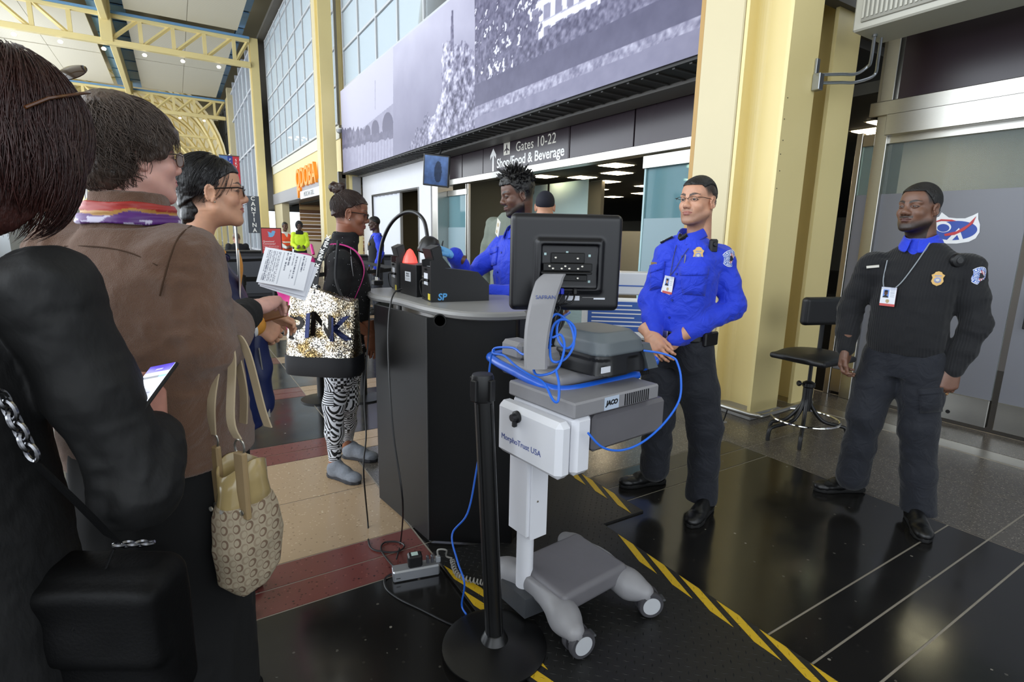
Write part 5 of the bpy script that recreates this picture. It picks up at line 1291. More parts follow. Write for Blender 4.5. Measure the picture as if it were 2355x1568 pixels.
m = MB().loft(rings); me = m.mesh('sequin_body', True)
seq = bpy.data.materials.new('gold_silver_sequins'); seq.use_nodes = True; t = NT(seq); b = t.n['Principled BSDF']; b.inputs['Metallic'].default_value = 1; b.inputs['Roughness'].default_value = .22
ob = t.obj(); vo = t.new('ShaderNodeTexVoronoi'); vo.inputs['Scale'].default_value = 230; t.link(ob, vo.inputs[0])
nz = t.noise(14, 4, ob); nz2 = t.noise(5, 2, ob); rp = t.new('ShaderNodeValToRGB'); e = rp.color_ramp; e.elements[0].position = .36; e.elements[0].color = (*lin('9c8458'), 1); e.elements[1].position = .62; e.elements[1].color = (*lin('f1ece0'), 1); t.link(nz, rp.inputs[0]); t.link(rp.outputs[0], b.inputs['Base Color'])
nm = t.new('ShaderNodeBump'); nm.inputs['Strength'].default_value = .9; nm.inputs['Distance'].default_value = .006; sv = t.new('ShaderNodeSeparateColor'); t.link(vo.outputs['Color'], sv.inputs[0]); t.link(nz, nm.inputs['Height'])
v1 = t.new('ShaderNodeVectorMath', operation='SUBTRACT'); v1.inputs[1].default_value = (.5, .5, .5); t.link(vo.outputs['Color'], v1.inputs[0]); v2 = t.new('ShaderNodeVectorMath', operation='SCALE'); v2.inputs['Scale'].default_value = .85; t.link(v1.outputs[0], v2.inputs[0])
v3 = t.new('ShaderNodeVectorMath', operation='ADD'); t.link(nm.outputs[0], v3.inputs[0]); t.link(v2.outputs[0], v3.inputs[1]); v4 = t.new('ShaderNodeVectorMath', operation='NORMALIZE'); t.link(v3.outputs[0], v4.inputs[0]); t.link(v4.outputs[0], b.inputs['Normal']); MATS['seq'] = seq
link('sequin_body', me, seq, tb)
ms = M('bag_black_nylon', '0c0d12', .6)
rb = []
for k, (u, sx_) in enumerate(((0, .97), (.15, 1.0), (.6, 1.01), (1, 1.0))):
    z = zb_+(zm_-zb_)*u; rb.append([(math.copysign(abs(math.cos(a))**.5, math.cos(a))*wx*1.015*sx_, math.copysign(abs(math.sin(a))**.5, math.sin(a))*.104*sx_, z-.0*(1-u)) for a in [2*math.pi*i/48 for i in range(48)]])
MB().loft(rb).build('base', ms, tb, smooth=True)
dsq = M('dark_sequin_letter', '17120f', .2, .7, var=.4, vscale=90)
def bagfront(x, z):
    u = np.clip((z-zm_)/(zt_-zm_), 0, 1); w = wx*(1-.13*u); dp = .10*(1-u)+.045*u; q = np.clip(np.abs((x-.016*u)/w), 0, .999)
    return -dp*(1-q**(1/.275))**.275+.008*np.sin(x*22+3*u)+.006*np.sin(x*51)
for i, (ch, xx, rz_) in enumerate((('P', -.72, .03), ('I', -.30, 0), ('N', .18, -.05), ('K', .78, -.06))):
    o = text('lettering', ch, .165, Matrix.Identity(4), dsq if i % 2 == 0 else M('navy_sequin_letter', '1b2142', .25, .7, var=.4, vscale=90), tb, .002, bold=.003)
    me = o.data; bm = bmesh.new(); bm.from_mesh(me); bmesh.ops.triangulate(bm, faces=bm.faces); bmesh.ops.subdivide_edges(bm, edges=[e_ for e_ in bm.edges if e_.calc_length() > .03], cuts=3, use_grid_fill=True)
    for v in bm.verts:
        x = v.co.x*1.0+xx*wx*.80; z = v.co.y+(zm_+zt_)/2-.015+.012*math.sin(x*18+i); v.co = (x, float(bagfront(np.array(x), np.array(z)))-.0025-v.co.z, z)
    bm.to_mesh(me); bm.free()
sh = tp(756, 548, .0); st0 = tp(716, 668, .03); path = bez([st0+Vector((0, .02, -.02)), st0*.5+sh*.5+Vector((-.012, -.0, .0)), sh], 6); d_ = (path[-1]-path[0]).normalized(); wv_ = d_.cross(Vector((0, -1, 0))).normalized()*.017
strap = MB().loft([[p+wv_, p-wv_, p-wv_+Vector((0, .004, 0)), p+wv_+Vector((0, .004, 0))] for p in path]).build('strap', ms, tb)
for i, u in enumerate((.16, .42, .68, .92)):
    p = path[0].lerp(path[-1], u); text('lettering', 'PINK', .030, axes(p+Vector((0, -.003, 0))+(path[int(u*12)]-p)*.9, d_, -wv_), white, strap, .0006, bold=.0006)
st2 = tp(790, 690, -.02); MB().tube(bez([st2, tp(772, 640, -.05), sh+Vector((.02, .06, -.01))], 6), .008, 5).build('strap', ms, tb)
# ------------------------------------------------------------------ girl with the braid in the navy and orange windbreaker
sk3 = (.82, .62, .50)
f = Figure('young woman with dark braid and glasses in navy windbreaker with orange lining', (.06, 2.16), (1, -.12), sk3)
hc = f.p(492, 440, .0); H3 = HM(hc, R(2), R(3), 0) @ Matrix.Diagonal((.95, .97, .97, 1)); nb = H3.inverted() @ Vector((0, -.02, 1.36))
S = head_field(nose=1.15, lips=.85, jaw=.95, eye=.0050, neck=tuple(nb), neckr=.047, ear=.92)
def stub3(x, y, z, ax): return np.maximum(np.clip((z-(.058-.4*np.clip(.05-y, 0, .09)))/.012, 0, 1), (y < -.03)*np.clip((z+.06)/.05, 0, 1))
f.add(S, H3, lambda V: head_color(V, sk3, (.62, .34, .31), (.07, .05, .04), .0036, (.05, .04, .035), stub3, .15)); eyes(f.e, H3, (.07, .04, .02), (0, .05))
blk = hairmat('glossy_black_hair', '060505', '141012', .32)
S = SDF((-.10, -.19, -.19), (.10, .11, .15), .0035)
S.ell((0, -.020, .034), (.0815, .104, .094), 0); S.ell((0, .034, .048), (.060, .050, .054), .02); S.ell((0, -.065, -.04), (.055, .052, .06), .03)
S.cut(lambda X, Y, Z: (.060-.80*np.clip(.058-Y, 0, .08)-.5*np.clip(-.022-Y, 0, .2)-Z)+0*X)
S.ell((.01, -.075, -.065), (.04, .035, .035), .02)
for i in range(5): S.ell((.012+.010*(-1)**i, -.085-.004*i, -.085-.026*i), (.028-.001*i, .028, .024), .008, 'u', (0, .5*(-1)**i, 0))
hr = garment('hair', S, blk, f.e, folds(.0035, (25, 60, 60), 4, .3), H3)
strands('hair_strands', hr, H3, (0, -.020, .034), (.082, .105, .095), (0, .45, .85), 700, (.1, 1.5), 1.2, blk, .0009, (.0, .003), .08, lambda p: (p[1] > .035 and p[2] < .05) or (p[1] > -.015 and p[2] < -.0), 8, 3)
glasses(f.e, H3, M('black_acetate', '120e0d', .25), lens, 'rim', 1.0, .0, .0021, .026, .018)
MB().lathe([(.001, -.003), (.003, 0), (.001, .003)], 8, mat=H3 @ Matrix.Translation((.083, .0, -.040))).build('ear_stud', silver, f.e)
nav = M('navy_nylon', '121f4c', .5, var=.15, vscale=12); orange = M('orange_lining', 'e09a3a', .6, var=.1, vscale=10); lgrey = M('light_grey_lining', 'a8b2be', .6)
shR, shL = Vector((.165, -.02, 1.34)), Vector((-.165, -.0, 1.34)); wrR = f.p(590, 745, .08); wrL = f.p(600, 728, -.10); elR = ik(shR, wrR, .28, .27, (.2, -.5, -1)); elL = ik(shL, wrL, .28, .27, (-.2, -.5, -1))
tors = [(.76, 0, .02, .20, .16), (.86, 0, .02, .195, .155), (1.0, 0, .02, .18, .145), (1.18, 0, .02, .175, .14), (1.28, 0, .0, .172, .12), (1.35, 0, -.015, .14, .095), (1.41, 0, -.02, .09, .075)]
arms = [(shR, elR, elR*.25+wrR*.75, (.066, .066, .050)), (shL, elL, elL*.25+wrL*.75, (.066, .066, .05))]
jk = upper(f, tors, arms, nav, 'jacket', fold=armfolds(arms, .011, 17))
for wr_, el_ in ((wrR, elR), (wrL, elL)):
    d_ = (wr_-el_).normalized()
    for k, (m_, r_) in enumerate(((orange, .055), (white, .052), (orange, .052), (white, .050), (orange, .047))):
        p0 = el_*.36+wr_*.64+d_*.020*k; S = SDF(np.array(p0)-.09, np.array(p0)+.09, .004); S.cap(p0-d_*.008, p0+d_*.008, r_*.86, r_*.84, .003); garment('cuff_stripe', S, m_, f.e)
# open collar and hood: orange inside, grey piping
def band(name, ring0, ring1, mat, th=.006):
    n = len(ring0); o = MB().add(ring0+ring1, [(i, i+1, n+i+1, n+i) for i in range(n-1)]).build(name, mat, f.e, smooth=True); m = o.modifiers.new('thickness', 'SOLIDIFY'); m.thickness = th; s_ = o.modifiers.new('smooth', 'SUBSURF'); s_.levels = 1; s_.render_levels = 1; return o
A_ = [math.pi/2+.35+(2*math.pi-.7)*k/20 for k in range(21)]
band('hood_lining', [(math.cos(a)*.074, math.sin(a)*.074-.01, 1.385-.03*max(0, math.sin(a))) for a in A_], [(math.cos(a)*.098, math.sin(a)*.100+.0, 1.445-.075*max(0, math.sin(a))) for a in A_], orange)
band('hood', [(math.cos(a)*.105, math.sin(a)*.112-.005, 1.37-.03*max(0, math.sin(a))) for a in A_], [(math.cos(a)*.108, math.sin(a)*.110+.0, 1.44-.085*max(0, math.sin(a))) for a in A_], nav)
band('lapel_lining', [(.0+.01*u, .125+.02*math.sin(u*2), 1.40-.09*u) for u in (0, .5, 1, 1.5, 2)], [(.06+.02*u, .130, 1.39-.09*u) for u in (0, .5, 1, 1.5, 2)], orange)
zp = [f.p(548, 575, .10), f.p(551, 650, .11), f.p(553, 740, .12), f.p(595, 800, .12), f.p(608, 880, .10), f.p(618, 940, .10)]
MB().tube(bez(zp[:3], 6), .0035, 5).build('zip', silver, f.e); MB().tube(bez(zp[3:], 6), .0035, 5).build('zip', silver, f.e); MB().box((-.004, -.004, -.03), (.004, .004, 0)).build('zip_pull', silver, f.e, loc=zp[-1])
S = SDF((-.1, .05, .62), (.30, .26, 1.12), .006); S.chain([tuple(f.p(572, 770, .04)), tuple(f.p(585, 850, .05)), tuple(f.p(596, 930, .06))], [.055, .058, .050], .02); garment('jacket_front', S, nav, f.e, folds(.009, (9, 9, 8), 4))
ank = [Vector((.09, -.10, .08)), Vector((-.09, -.06, .08))]
f.core([(.8, 0, 0, .12, .1), (1.0, 0, 0, .11, .09), (1.2, 0, 0, .11, .09), (1.36, 0, -.01, .06, .05)], [([(.08, 0, .84), (.09, -.03, .46), tuple(ank[0])], [.06, .045, .030]), ([(-.08, 0, .84), (-.09, -.01, .46), tuple(ank[1])], [.06, .045, .030]), ([tuple(shR), tuple(elR), tuple(wrR)], [.04, .036, .022]), ([tuple(shL), tuple(elL), tuple(wrL)], [.04, .036, .022])])
f.hand(wrR, f.p(622, 762, .06)-wrR, (.85, .1, .45), True, .92, curl=(.55, .8, .5), thumb=(.35, .2), fore=.05); f.hand(wrL, f.p(638, 735, -.10)-wrL, (-.7, .1, .6), False, .92, curl=(.5, .7, .5), thumb=(.35, .2), fore=.05)
f.finish(.12)
jean = M('bright_blue_denim', '3f6fc0', .8, var=.2, vscale=30)
trousers(f, [(.08, 0, .82), (-.08, 0, .82)], [(.09, -.03, .46), (-.09, -.01, .46)], [(.09, -.10, .09), (-.09, -.06, .09)], jean, 'jeans', rad=(.088, .066, .056, .050), zt=.88, tor=[(.72, 0, -.01, .145, .115), (.82, 0, -.005, .15, .12), (.88, 0, 0, .14, .11)])
for sx, a in ((1, ank[0]), (-1, ank[1])): shoe(f.e, Vector((a.x, a.y-.06, 0)), Vector((a.x+.01*sx, a.y+.18, 0)), leather, rubber)
wl_ = empty('wallet', (0, 0, 0), label='brown leather wallet held open by the young woman in the windbreaker', cat='wallet'); wl_.parent = None
pw = f.e.location+Matrix.Rotation(f.e.rotation_euler[2], 3, 'Z') @ f.p(632, 722, .07); wl_.location = pw; wl_.rotation_euler = (R(20), R(-15), R(-25))
lb = M('tan_leather', '7a4a24', .45, var=.2, vscale=40); MB().box((-.05, -.04, -.004), (.05, .04, .004), c=.002).build('cover', lb, wl_); MB().box((-.05, -.04, .006), (.05, .04, .012), c=.002, mat=Matrix.Rotation(.25, 4, 'X')).build('flap', lb, wl_)
# ------------------------------------------------------------------ woman in the brown wool jacket
sk2 = (.86, .66, .60)
f = F2 = Figure('woman with short brown hair and glasses in brown wool jacket holding papers', (-.085, 1.63), (.62, .78), sk2)
hc = f.p(312, 360, .0); H2 = HM(hc, R(-33), R(2), 0) @ Matrix.Diagonal((.92, .92, .91, 1)); nb = H2.inverted() @ Vector((0, -.02, 1.46))
S = head_field(h=.0021, nose=.95, lips=.8, jaw=1.12, eye=.0045, neck=tuple(nb), neckr=.062, cheek=1.25, chin=.2)
def stub2(x, y, z, ax): return np.maximum(np.clip((z-(.058-.4*np.clip(.05-y, 0, .09)))/.012, 0, 1), (y < -.03)*np.clip((z+.06)/.05, 0, 1))
f.add(S, H2, lambda V: head_color(V, sk2, (.74, .42, .42), (.22, .15, .12), .0036, (.20, .15, .13), stub2, .25)); eyes(f.e, H2, (.2, .25, .3), (0, 0))
hb = hairmat('ash_brown_hair', '211813', '66554a', .4)
S = SDF((-.13, -.17, -.14), (.13, .13, .17), .0035)
S.ell((0, -.022, .038), (.096, .116, .106), 0); S.ell((0, .045, .062), (.070, .055, .052), .03); S.ell((0, -.065, -.035), (.078, .062, .075), .04); S.ell((0, -.045, .125), (.05, .055, .025), .03)
for sx in (-1, 1): S.ell((sx*.082, .020, .012), (.014, .034, .04), .02)
S.cut(lambda X, Y, Z: (.045-1.6*np.clip(.070-Y, 0, .035)-.75*np.clip(.022-Y, 0, .10)-Z)+0*X)
S.cut(lambda X, Y, Z: -.105-Z+0*X+0*Y)
def hairwave(V): return folds(.008, (16, 16, 26), 4, .3)(V)+folds(.004, (60, 60, 20), 8, .5)(V)
hr = garment('hair', S, hb, f.e, hairwave, H2)
clip2 = lambda p: (p[1] > .075 and p[2] < .030) or (p[1] > .035 and p[2] < .0) or (p[1] > .0 and p[2] < -.02) or p[2] < -.118
strands('hair_strands', hr, H2, (0, -.022, .038), (.097, .117, .108), (0, -.25, 1), 2600, (.05, 1.7), .95, hb, .0010, (-.001, .007), .28, clip2, 8, 3, 0.15)
strands('hair_strands', hr, H2, (0, -.040, .0), (.095, .100, .11), (0, -.6, .8), 900, (.6, 2.0), .6, hb, .0010, (-.002, .006), .3, clip2, 7, 9, -.1)
for sx in (-1, 1): strands('hair_strands', hr, H2, (sx*.055, .018, .03), (.046, .062, .060), (0, -.3, 1), 350, (.2, 1.6), .9, hb, .0010, (-.001, .004), .3, lambda p: p[0]*sx < .05 or p[2] < -.025, 6, 12)
glasses(f.e, H2, M('tortoise_silver_frame', '8a7b6c', .25, .7, var=.5, vscale=300), lens, 'rim', 1.0, -.002, .0018, .026, .018)
wool = M('brown_wool', '6f503c', .95, var=.12, vscale=18, bump=.6, bscale=500, sheen=.3, bump2=(.45, 7))
shR, shL = f.p(425, 600, .10), Vector((-.18, -.01, 1.38)); wrR = f.p(588, 706, -.20); elR = f.p(458, 795, .12); wrL = Vector((-.16, .36, 1.05)); elL = ik(shL, wrL, .29, .27, (-.5, -.3, -.8)); cuR = elR*.55+wrR*.45
dz = .07
tors = [(.86, 0, .02, .215, .19), (.96, 0, .02, .215, .19), (1.08, 0, .02, .205, .18), (1.2, 0, .015, .195, .165), (1.27, 0, .0, .185, .14), (1.33, 0, -.01, .15, .11), (1.38, 0, -.015, .10, .085)]
tors = [(a[0]+(dz if a[0] > 1 else 0), *a[1:]) for a in tors]
arms = [(shR, elR, cuR, (.078, .080, .066)), (shL, elL, wrL, (.085, .08, .06))]
jk = upper(f, tors, arms, wool, 'jacket', fold=armfolds(arms, .012, 23, (6, 6, 8)), shr=.072)
S = SDF((-.15, -.16, 1.42), (.15, .14, 1.59), .0045); S.loft([(1.44, 0, -.012, .098, .088), (1.49, 0, -.006, .084, .080), (1.535, 0, .0, .078, .076)], .01); S.loft([(1.43, 0, .0, .072, .068), (1.59, 0, .004, .068, .066)], .003, 2.3, None, 's'); garment('collar', S, wool, f.e, folds(.002, (20, 20, 20), 2))
def scarf_rgb(V):
    n = fbm(V*np.array((14, 14, 60)), 3, 5); z = V[:, 2]+.012*n; c = np.tile(rgb3('a8302a'), (len(V), 1)); c[z < 1.490] = rgb3('b8863c'); c[z < 1.482] = rgb3('5b2a78'); w = (z < 1.479) & (n > .18); c[w] = rgb3('c9c2da'); return c
S = SDF((-.16, -.17, 1.43), (.16, .15, 1.59), .003)
S.loft([(1.46, 0, -.010, .104, .096), (1.48, 0, -.008, .099, .093), (1.508, 0, -.004, .088, .086)], .01); S.loft([(1.44, 0, .0, .074, .07), (1.59, 0, .004, .07, .068)], .003, 2.3, None, 's')
me = garment('scarf', S, M('silk_scarf', 'ffffff', .45, vcol=True), f.e, folds(.006, (9, 9, 70), 6, .7), None, scarf_rgb)
seam = drape(f, jk, [(150, 567), (200, 566), (260, 572), (310, 585), (362, 610)], .0012)
if len(seam) > 2: MB().tube(bez(seam, 5), .0016, 5).build('yoke_seam', M('brown_seam', '46301f', .95), jk)
sm = drape(f, jk, [(440, 520), (412, 545), (392, 590), (378, 640), (368, 680)], .0012)
if len(sm) > 2: MB().tube(bez(sm, 5), .002, 5).build('armhole_seam', M('brown_seam', '46301f'), jk)
S = SDF(np.array(cuR)-.2, np.array(wrR)+.2, .0045) if False else SDF(np.minimum(np.array(cuR), np.array(wrR))-.1, np.maximum(np.array(cuR), np.array(wrR))+.1, .0045)
kb = cuR*.35+wrR*.65; S.chain([tuple(cuR*1.1-wrR*.1), tuple(kb)], [.058, .046], .01); garment('knit_cuff', S, M('black_knit', '08080a', .9, bump=.3, bscale=300), f.e, folds(.004, (25, 25, 25), 6))
f.core([(.9, 0, 0, .18, .15), (1.1, 0, 0, .17, .14), (1.25, 0, 0, .15, .11), (1.44, 0, -.01, .07, .06)], [([(.1, 0, .9), (.1, 0, .48), (.1, 0, .09)], [.08, .06, .04]), ([(-.1, 0, .9), (-.1, 0, .48), (-.1, 0, .09)], [.08, .06, .04]), ([tuple(shR), tuple(elR), tuple(wrR)], [.055, .045, .028]), ([tuple(shL), tuple(elL), tuple(wrL)], [.055, .045, .028])])
mH = f.hand(wrR, f.p(655, 675, -.32)-wrR, f.inv.to_3x3() @ (UPV*.75+RTV*-.2-_f*.6), True, 1.0, curls=[(.35, .5, .3), (.5, .7, .4), (.6, .8, .5), (.7, .8, .5)], thumb=(.30, .15), fore=.11, wr=.03)
f.hand(wrL, (.3, .9, -.1), (-.5, 0, .8), False, .95, curl=(.4, .5, .4), fore=.05)
f.finish(.14)
for k, (r_, w_) in enumerate(((.036, .0032),)):
    MB().tube([mH @ Vector((-.030+.006*math.cos(a), math.cos(a)*.036, math.sin(a)*.031)) for a in [2*math.pi*q/28 for q in range(28)]], .0042, 8, closed=True).build('bracelet', M('polished_silver', 'd8d4cc', .12, 1), f.e, smooth=True)
    for q in range(7): MB().lathe([(.001, -.004), (.005, 0), (.001, .004)], 8, mat=mH @ Matrix.Translation((-.030+.006*math.cos(-1.2+.25*q), math.cos(-1.6+.25*q)*.038, math.sin(-1.6+.25*q)*.034))).build('bead', silver, f.e)
S = SDF((-.30, -.26, .10), (.30, .30, .98), .009); S.loft([(.10, 0, .0, .185, .18), (.4, 0, .0, .19, .185), (.7, 0, .01, .205, .185), (.97, 0, .02, .20, .175)], .02); garment('skirt', S, M('black_skirt_cloth', '060607', .9), f.e, folds(.02, (9, 9, 1.2), 6))
for sx in (1, -1): shoe(f.e, Vector((sx*.1, -.08, 0)), Vector((sx*.11, .17, 0)), leather, rubber)
# papers in her hand
pc = f.p(655, 620, -.22); pe = empty('document', f.e.location+Matrix.Rotation(f.e.rotation_euler[2], 3, 'Z') @ pc, 0, label='sheaf of white printed papers held up in the hand with the bracelet', cat='document')
def doc_print(u, v):
    c = np.ones(u.shape+(3,))*rgb3('eef0f6'); g = rgb3('6c7080')
    c[(u < .36) & (u > .05) & (np.mod(u*26, 1) < .4) & (v > .08) & (v < .93) & (fbm(np.stack([u*60, v*120, u*0], -1), 2, 3) > -.18)] = g
    c[(np.abs(u-.42) < .004) & (v > .05) & (v < .95)] = rgb3('a5a9b5'); c[(np.abs(u-.78) < .004) & (v > .1) & (v < .9)] = rgb3('a5a9b5')
    for uu, v0, v1 in ((.50, .45, .95), (.56, .6, .95), (.64, .2, .5), (.64, .62, .95), (.70, .25, .9), (.85, .5, .95), (.90, .55, .9)):
        c[(np.abs(u-uu) < .011) & (v > v0) & (v < v1) & (vnoise(np.stack([u*0, v*90, u*0+uu*50], -1), 2) > -.3)] = g
    return c
for k in range(3):
    q = painted('sheet', .145, .120, 70 if k == 0 else 4, 58 if k == 0 else 4, doc_print if k == 0 else (lambda u, v: np.ones(u.shape+(3,))*rgb3('e6e8ef')), pe, None, .6, depth=.0004)
    if k == 0:
        me = q.data; co = np.empty(len(me.vertices)*3); me.vertices.foreach_get('co', co); co = co.reshape(-1, 3); co[:, 2] += .018*np.sin((co[:, 0]+.1)*9)-.05*np.clip(-.04-co[:, 1], 0, 1)*np.clip(co[:, 0]+.02, 0, 1)*14; me.vertices.foreach_set('co', co.ravel()); me.update()
    q.matrix_basis = axes((0, 0, 0), RTV*.96-UPV*.20+_f*.25, UPV*.95+RTV*.22+_f*.25) @ Matrix.Translation((.008*k, -.008*k, -.003-.006*k)) @ Matrix.Rotation(-.06*k, 4, 'Z')
# handbag on her forearm
hbp = f.e.location+Matrix.Rotation(f.e.rotation_euler[2], 3, 'Z') @ f.p(566, 1190, .20)
hg = empty('handbag', (hbp.x, hbp.y, 0), 0, label='tan signature-print handbag with patent trim hanging from the brown sleeve', cat='handbag')
xa = Vector((RTV.x, RTV.y, 0)).normalized(); hrz = math.atan2(xa.y, xa.x)+R(-24); hg.rotation_euler = (0, 0, hrz)
G0i = (Matrix.Translation(hg.location) @ Matrix.Rotation(hrz, 4, 'Z')).inverted(); HD = hg.location.xy.length; hdv = Vector((hg.location.x, hg.location.y, 0)).normalized()
def hp(x, y, o=0): d = ray(x, y); return G0i @ (CAM+d*((HD-o)/(d.x*hdv.x+d.y*hdv.y)))
z0, z1, z2 = hp(570, 1345).z, hp(570, 1150).z, hp(570, 1060).z; hw = (hp(658, 1200)-hp(475, 1200)).x/2
sig = bpy.data.materials.new('signature_print_canvas'); sig.use_nodes = True; t = NT(sig); b = t.n['Principled BSDF']; b.inputs['Roughness'].default_value = .8
ob = t.obj(); sx_ = t.new('ShaderNodeSeparateXYZ'); t.link(ob, sx_.inputs[0]); W_ = .034
def ringmask(ox, oz, flip):
    u = t.math('SUBTRACT', t.math('FRACT', t.math('ADD', t.math('DIVIDE', t.math('ADD', sx_.outputs[0], sx_.outputs[1]), W_*1.15), ox)), .5); v = t.math('SUBTRACT', t.math('FRACT', t.math('ADD', t.math('DIVIDE', sx_.outputs[2], W_), oz)), .5)
    uu = t.math('MULTIPLY', u, 1.15)
    d = t.math('SQRT', t.math('ADD', t.math('MULTIPLY', uu, uu), t.math('MULTIPLY', v, v)))
    d2u = t.math('ADD', uu, flip*.07); d2 = t.math('SQRT', t.math('ADD', t.math('MULTIPLY', d2u, d2u), t.math('MULTIPLY', v, v)))
    return t.math('MULTIPLY', t.math('LESS_THAN', d, .34), t.math('GREATER_THAN', d2, .22))
c = t.mix(ringmask(0, 0, 1), lin('b3a58c'), lin('7a6350')); c = t.mix(t.math('MULTIPLY', ringmask(.5, .5, -1), .75), c, lin('97856e')); c = t.mix(t.math('MULTIPLY', t.noise(400, 2, ob), .25), c, lin('6b5a48')); t.link(c, b.inputs['Base Color'])
bn = t.new('ShaderNodeBump'); bn.inputs['Strength'].default_value = .3; bn.inputs['Distance'].default_value = .003; t.link(t.noise(500, 2, ob), bn.inputs['Height']); t.link(bn.outputs[0], b.inputs['Normal'])
S = SDF((-hw-.05, -.14, z0-.03), (hw+.05, .14, z2+.03), .005)
S.loft([(z0, 0, 0, hw*.62, .05), (z0+.04, 0, 0, hw*.86, .085), (z0+.14, .005, 0, hw, .095), (z1-.02, .0, 0, hw*.92, .08), (z1+.01, -.0, 0, hw*.82, .07)], .01, 2.5); garment('canvas_body', S, sig, hg, folds(.006, (14, 14, 6), 9, .8))
pat = M('gold_patent_leather', 'b09a6a', .18, var=.12, vscale=20, coat=.5); tanl = M('tan_smooth_leather', '9d8560', .4, var=.1, vscale=20)
rr = []
for k, (z, w, dy) in enumerate(((z1-.015, .86, .078), (z1+.02, .82, .072), (z1+.05, .78, .066), (z2, .80, .064))):
    rr.append([(math.cos(a)*hw*w, math.sin(a)*dy*(1+.0*k), z+(.016*math.cos(2*a) if k == 3 else .012*math.cos(2*a)*(k > 0))) for a in [2*math.pi*i/40 for i in range(40)]])
o = MB().loft(rr, caps=False).build('patent_band', pat, hg, smooth=True); m_ = o.modifiers.new('thickness', 'SOLIDIFY'); m_.thickness = .005
for s_ in (-1, 1):
    tab = MB().box((s_*hw*.80-.018, -.045, z1-.02), (s_*hw*.80+.018, -.030, z2+.05), c=.004).build('side_tab', tanl, hg)
    MB().lathe([(.008, 0), (.008, .003), (.004, .005)], 12, mat=axes((s_*hw*.80, -.046, z1+.0), (1, 0, 0), (0, 0, 1))).build('rivet', silver, tab)
    MB().tube([(s_*hw*.80+.016*math.cos(a), -.04+.002, z2+.062+.020*math.sin(a)) for a in [2*math.pi*i/18 for i in range(18)]], .0028, 6, closed=True).build('ring', silver, hg, smooth=True)
    MB().lathe([(.006, 0), (.006, .003)], 10, mat=axes((s_*.018, -.079, z1+.012), (1, 0, 0), (0, 0, 1))).build('stud', silver, hg)
topp = hp(527, 778, -.06)
for q, (yy, s2) in enumerate(((-.04, 1), (.05, -1))):
    path = bez([(-hw*.80, yy, z2+.08), (-hw*.62+.0, yy, (z2+topp.z)/2+.02), (topp.x-.012, topp.y+yy*.5, topp.z-.03), (topp.x+.004, topp.y+yy*.4, topp.z+.006), (topp.x+.03, topp.y+yy*.5, topp.z-.04), (hw*.45, yy, (z2+topp.z)/2-.02), (hw*.78, yy, z2+.085)], 6)
    st = MB().loft([[p+Vector((-.001, -.014, 0)), p+Vector((.003, -.014, 0)), p+Vector((.003, .014, 0)), p+Vector((-.001, .014, 0))] if False else [p+Vector((-.013, -.002, 0)), p+Vector((.013, -.002, 0)), p+Vector((.013, .002, .0)), p+Vector((-.013, .002, 0))] for p in path]).build('handle', M('pale_tan_leather', 'b3a184', .4, var=.08, vscale=20), hg, smooth=True)
MB().lathe([(hw*.6, 0), (hw*.58, .004)], 24, (0, 0, z1+.03), mat=Matrix.Diagonal((1, .5, 1, 1))).build('pale_lining', M('pale_lining', '8f93b0', .7), hg)
# ------------------------------------------------------------------ woman in black with the phone
sk1 = (.74, .52, .45)
f = F1 = Figure('woman with auburn bob and sunglasses on her head in a black quilted jacket', (-.41, 1.27), (.50, .86), sk1)
hc = f.p(42, 322, .0); H1 = HM(hc, R(-8), R(-4), 0); nb = H1.inverted() @ Vector((0, -.02, 1.36))
S = head_field(neck=tuple(nb), neckr=.056); f.add(S, H1, lambda V: head_color(V, sk1, (.66, .4, .38), (.2, .1, .08))); eyes(f.e, H1, (.1, .06, .04))
au = hairmat('dark_auburn_hair', '120705', '45201a', .4)
S = SDF((-.16, -.18, -.24), (.16, .13, .18), .0045)
S.ell((0, -.026, .035), (.112, .128, .118), 0); S.ell((0, -.045, -.06), (.112, .105, .10), .05); S.ell((0, -.05, -.12), (.088, .08, .075), .04)
S.cut(lambda X, Y, Z: (.05-1.5*np.clip(.075-Y, 0, .05)-1.4*np.clip(.020-Y, 0, .16)-Z)+0*X)
hr = garment('hair', S, au, f.e, lambda V: folds(.006, (26, 26, 5), 4, .5)(V), H1)
strands('hair_strands', hr, H1, (0, -.040, -.035), (.117, .112, .150), (0, 0, 1), 2200, (.75, 1.9), .85, au, .0012, (-.002, .006), .12, lambda p: (p[1] > .03) or p[2] < -.20, 8, 5)
strands('hair_strands', hr, H1, (0, -.026, .02), (.114, .130, .135), (0, .1, 1), 2600, (.05, 1.9), 1.9, au, .0011, (-.002, .005), .15, lambda p: (p[1] > .055 and p[2] < .04) or (p[1] > .02 and p[2] < -.1), 9, 3)
sg = MB()
for sx in (-1, 1):
    sg.tube([H1 @ Vector(p) for p in ((sx*.075, .075, .105), (sx*.108, .02, .085), (sx*.118, -.05, .055), (sx*.112, -.085, .03))], .0028, 6)
sgo = sg.build('sunglasses', M('amber_tortoise', '5a3418', .2), f.e, smooth=True)
for sx in (-1, 1): MB().lathe([(.001, .006), (.018, .004), (.027, 0), (.027, -.0015), (.018, .002), (.001, .004)], 22, mat=H1 @ axes((sx*.045, .070, .140), (1, 0, 0), (0, .62, .75)) @ Matrix.Diagonal((1.1, .9, 1, 1))).build('lens', M('brown_lens', '2a1408', .08, coat=.3), sgo, smooth=True)
quilt = bpy.data.materials.new('black_quilted_nylon'); quilt.use_nodes = True; t = NT(quilt); b = t.n['Principled BSDF']; b.inputs['Base Color'].default_value = (*lin('050506'), 1); b.inputs['Roughness'].default_value = .72
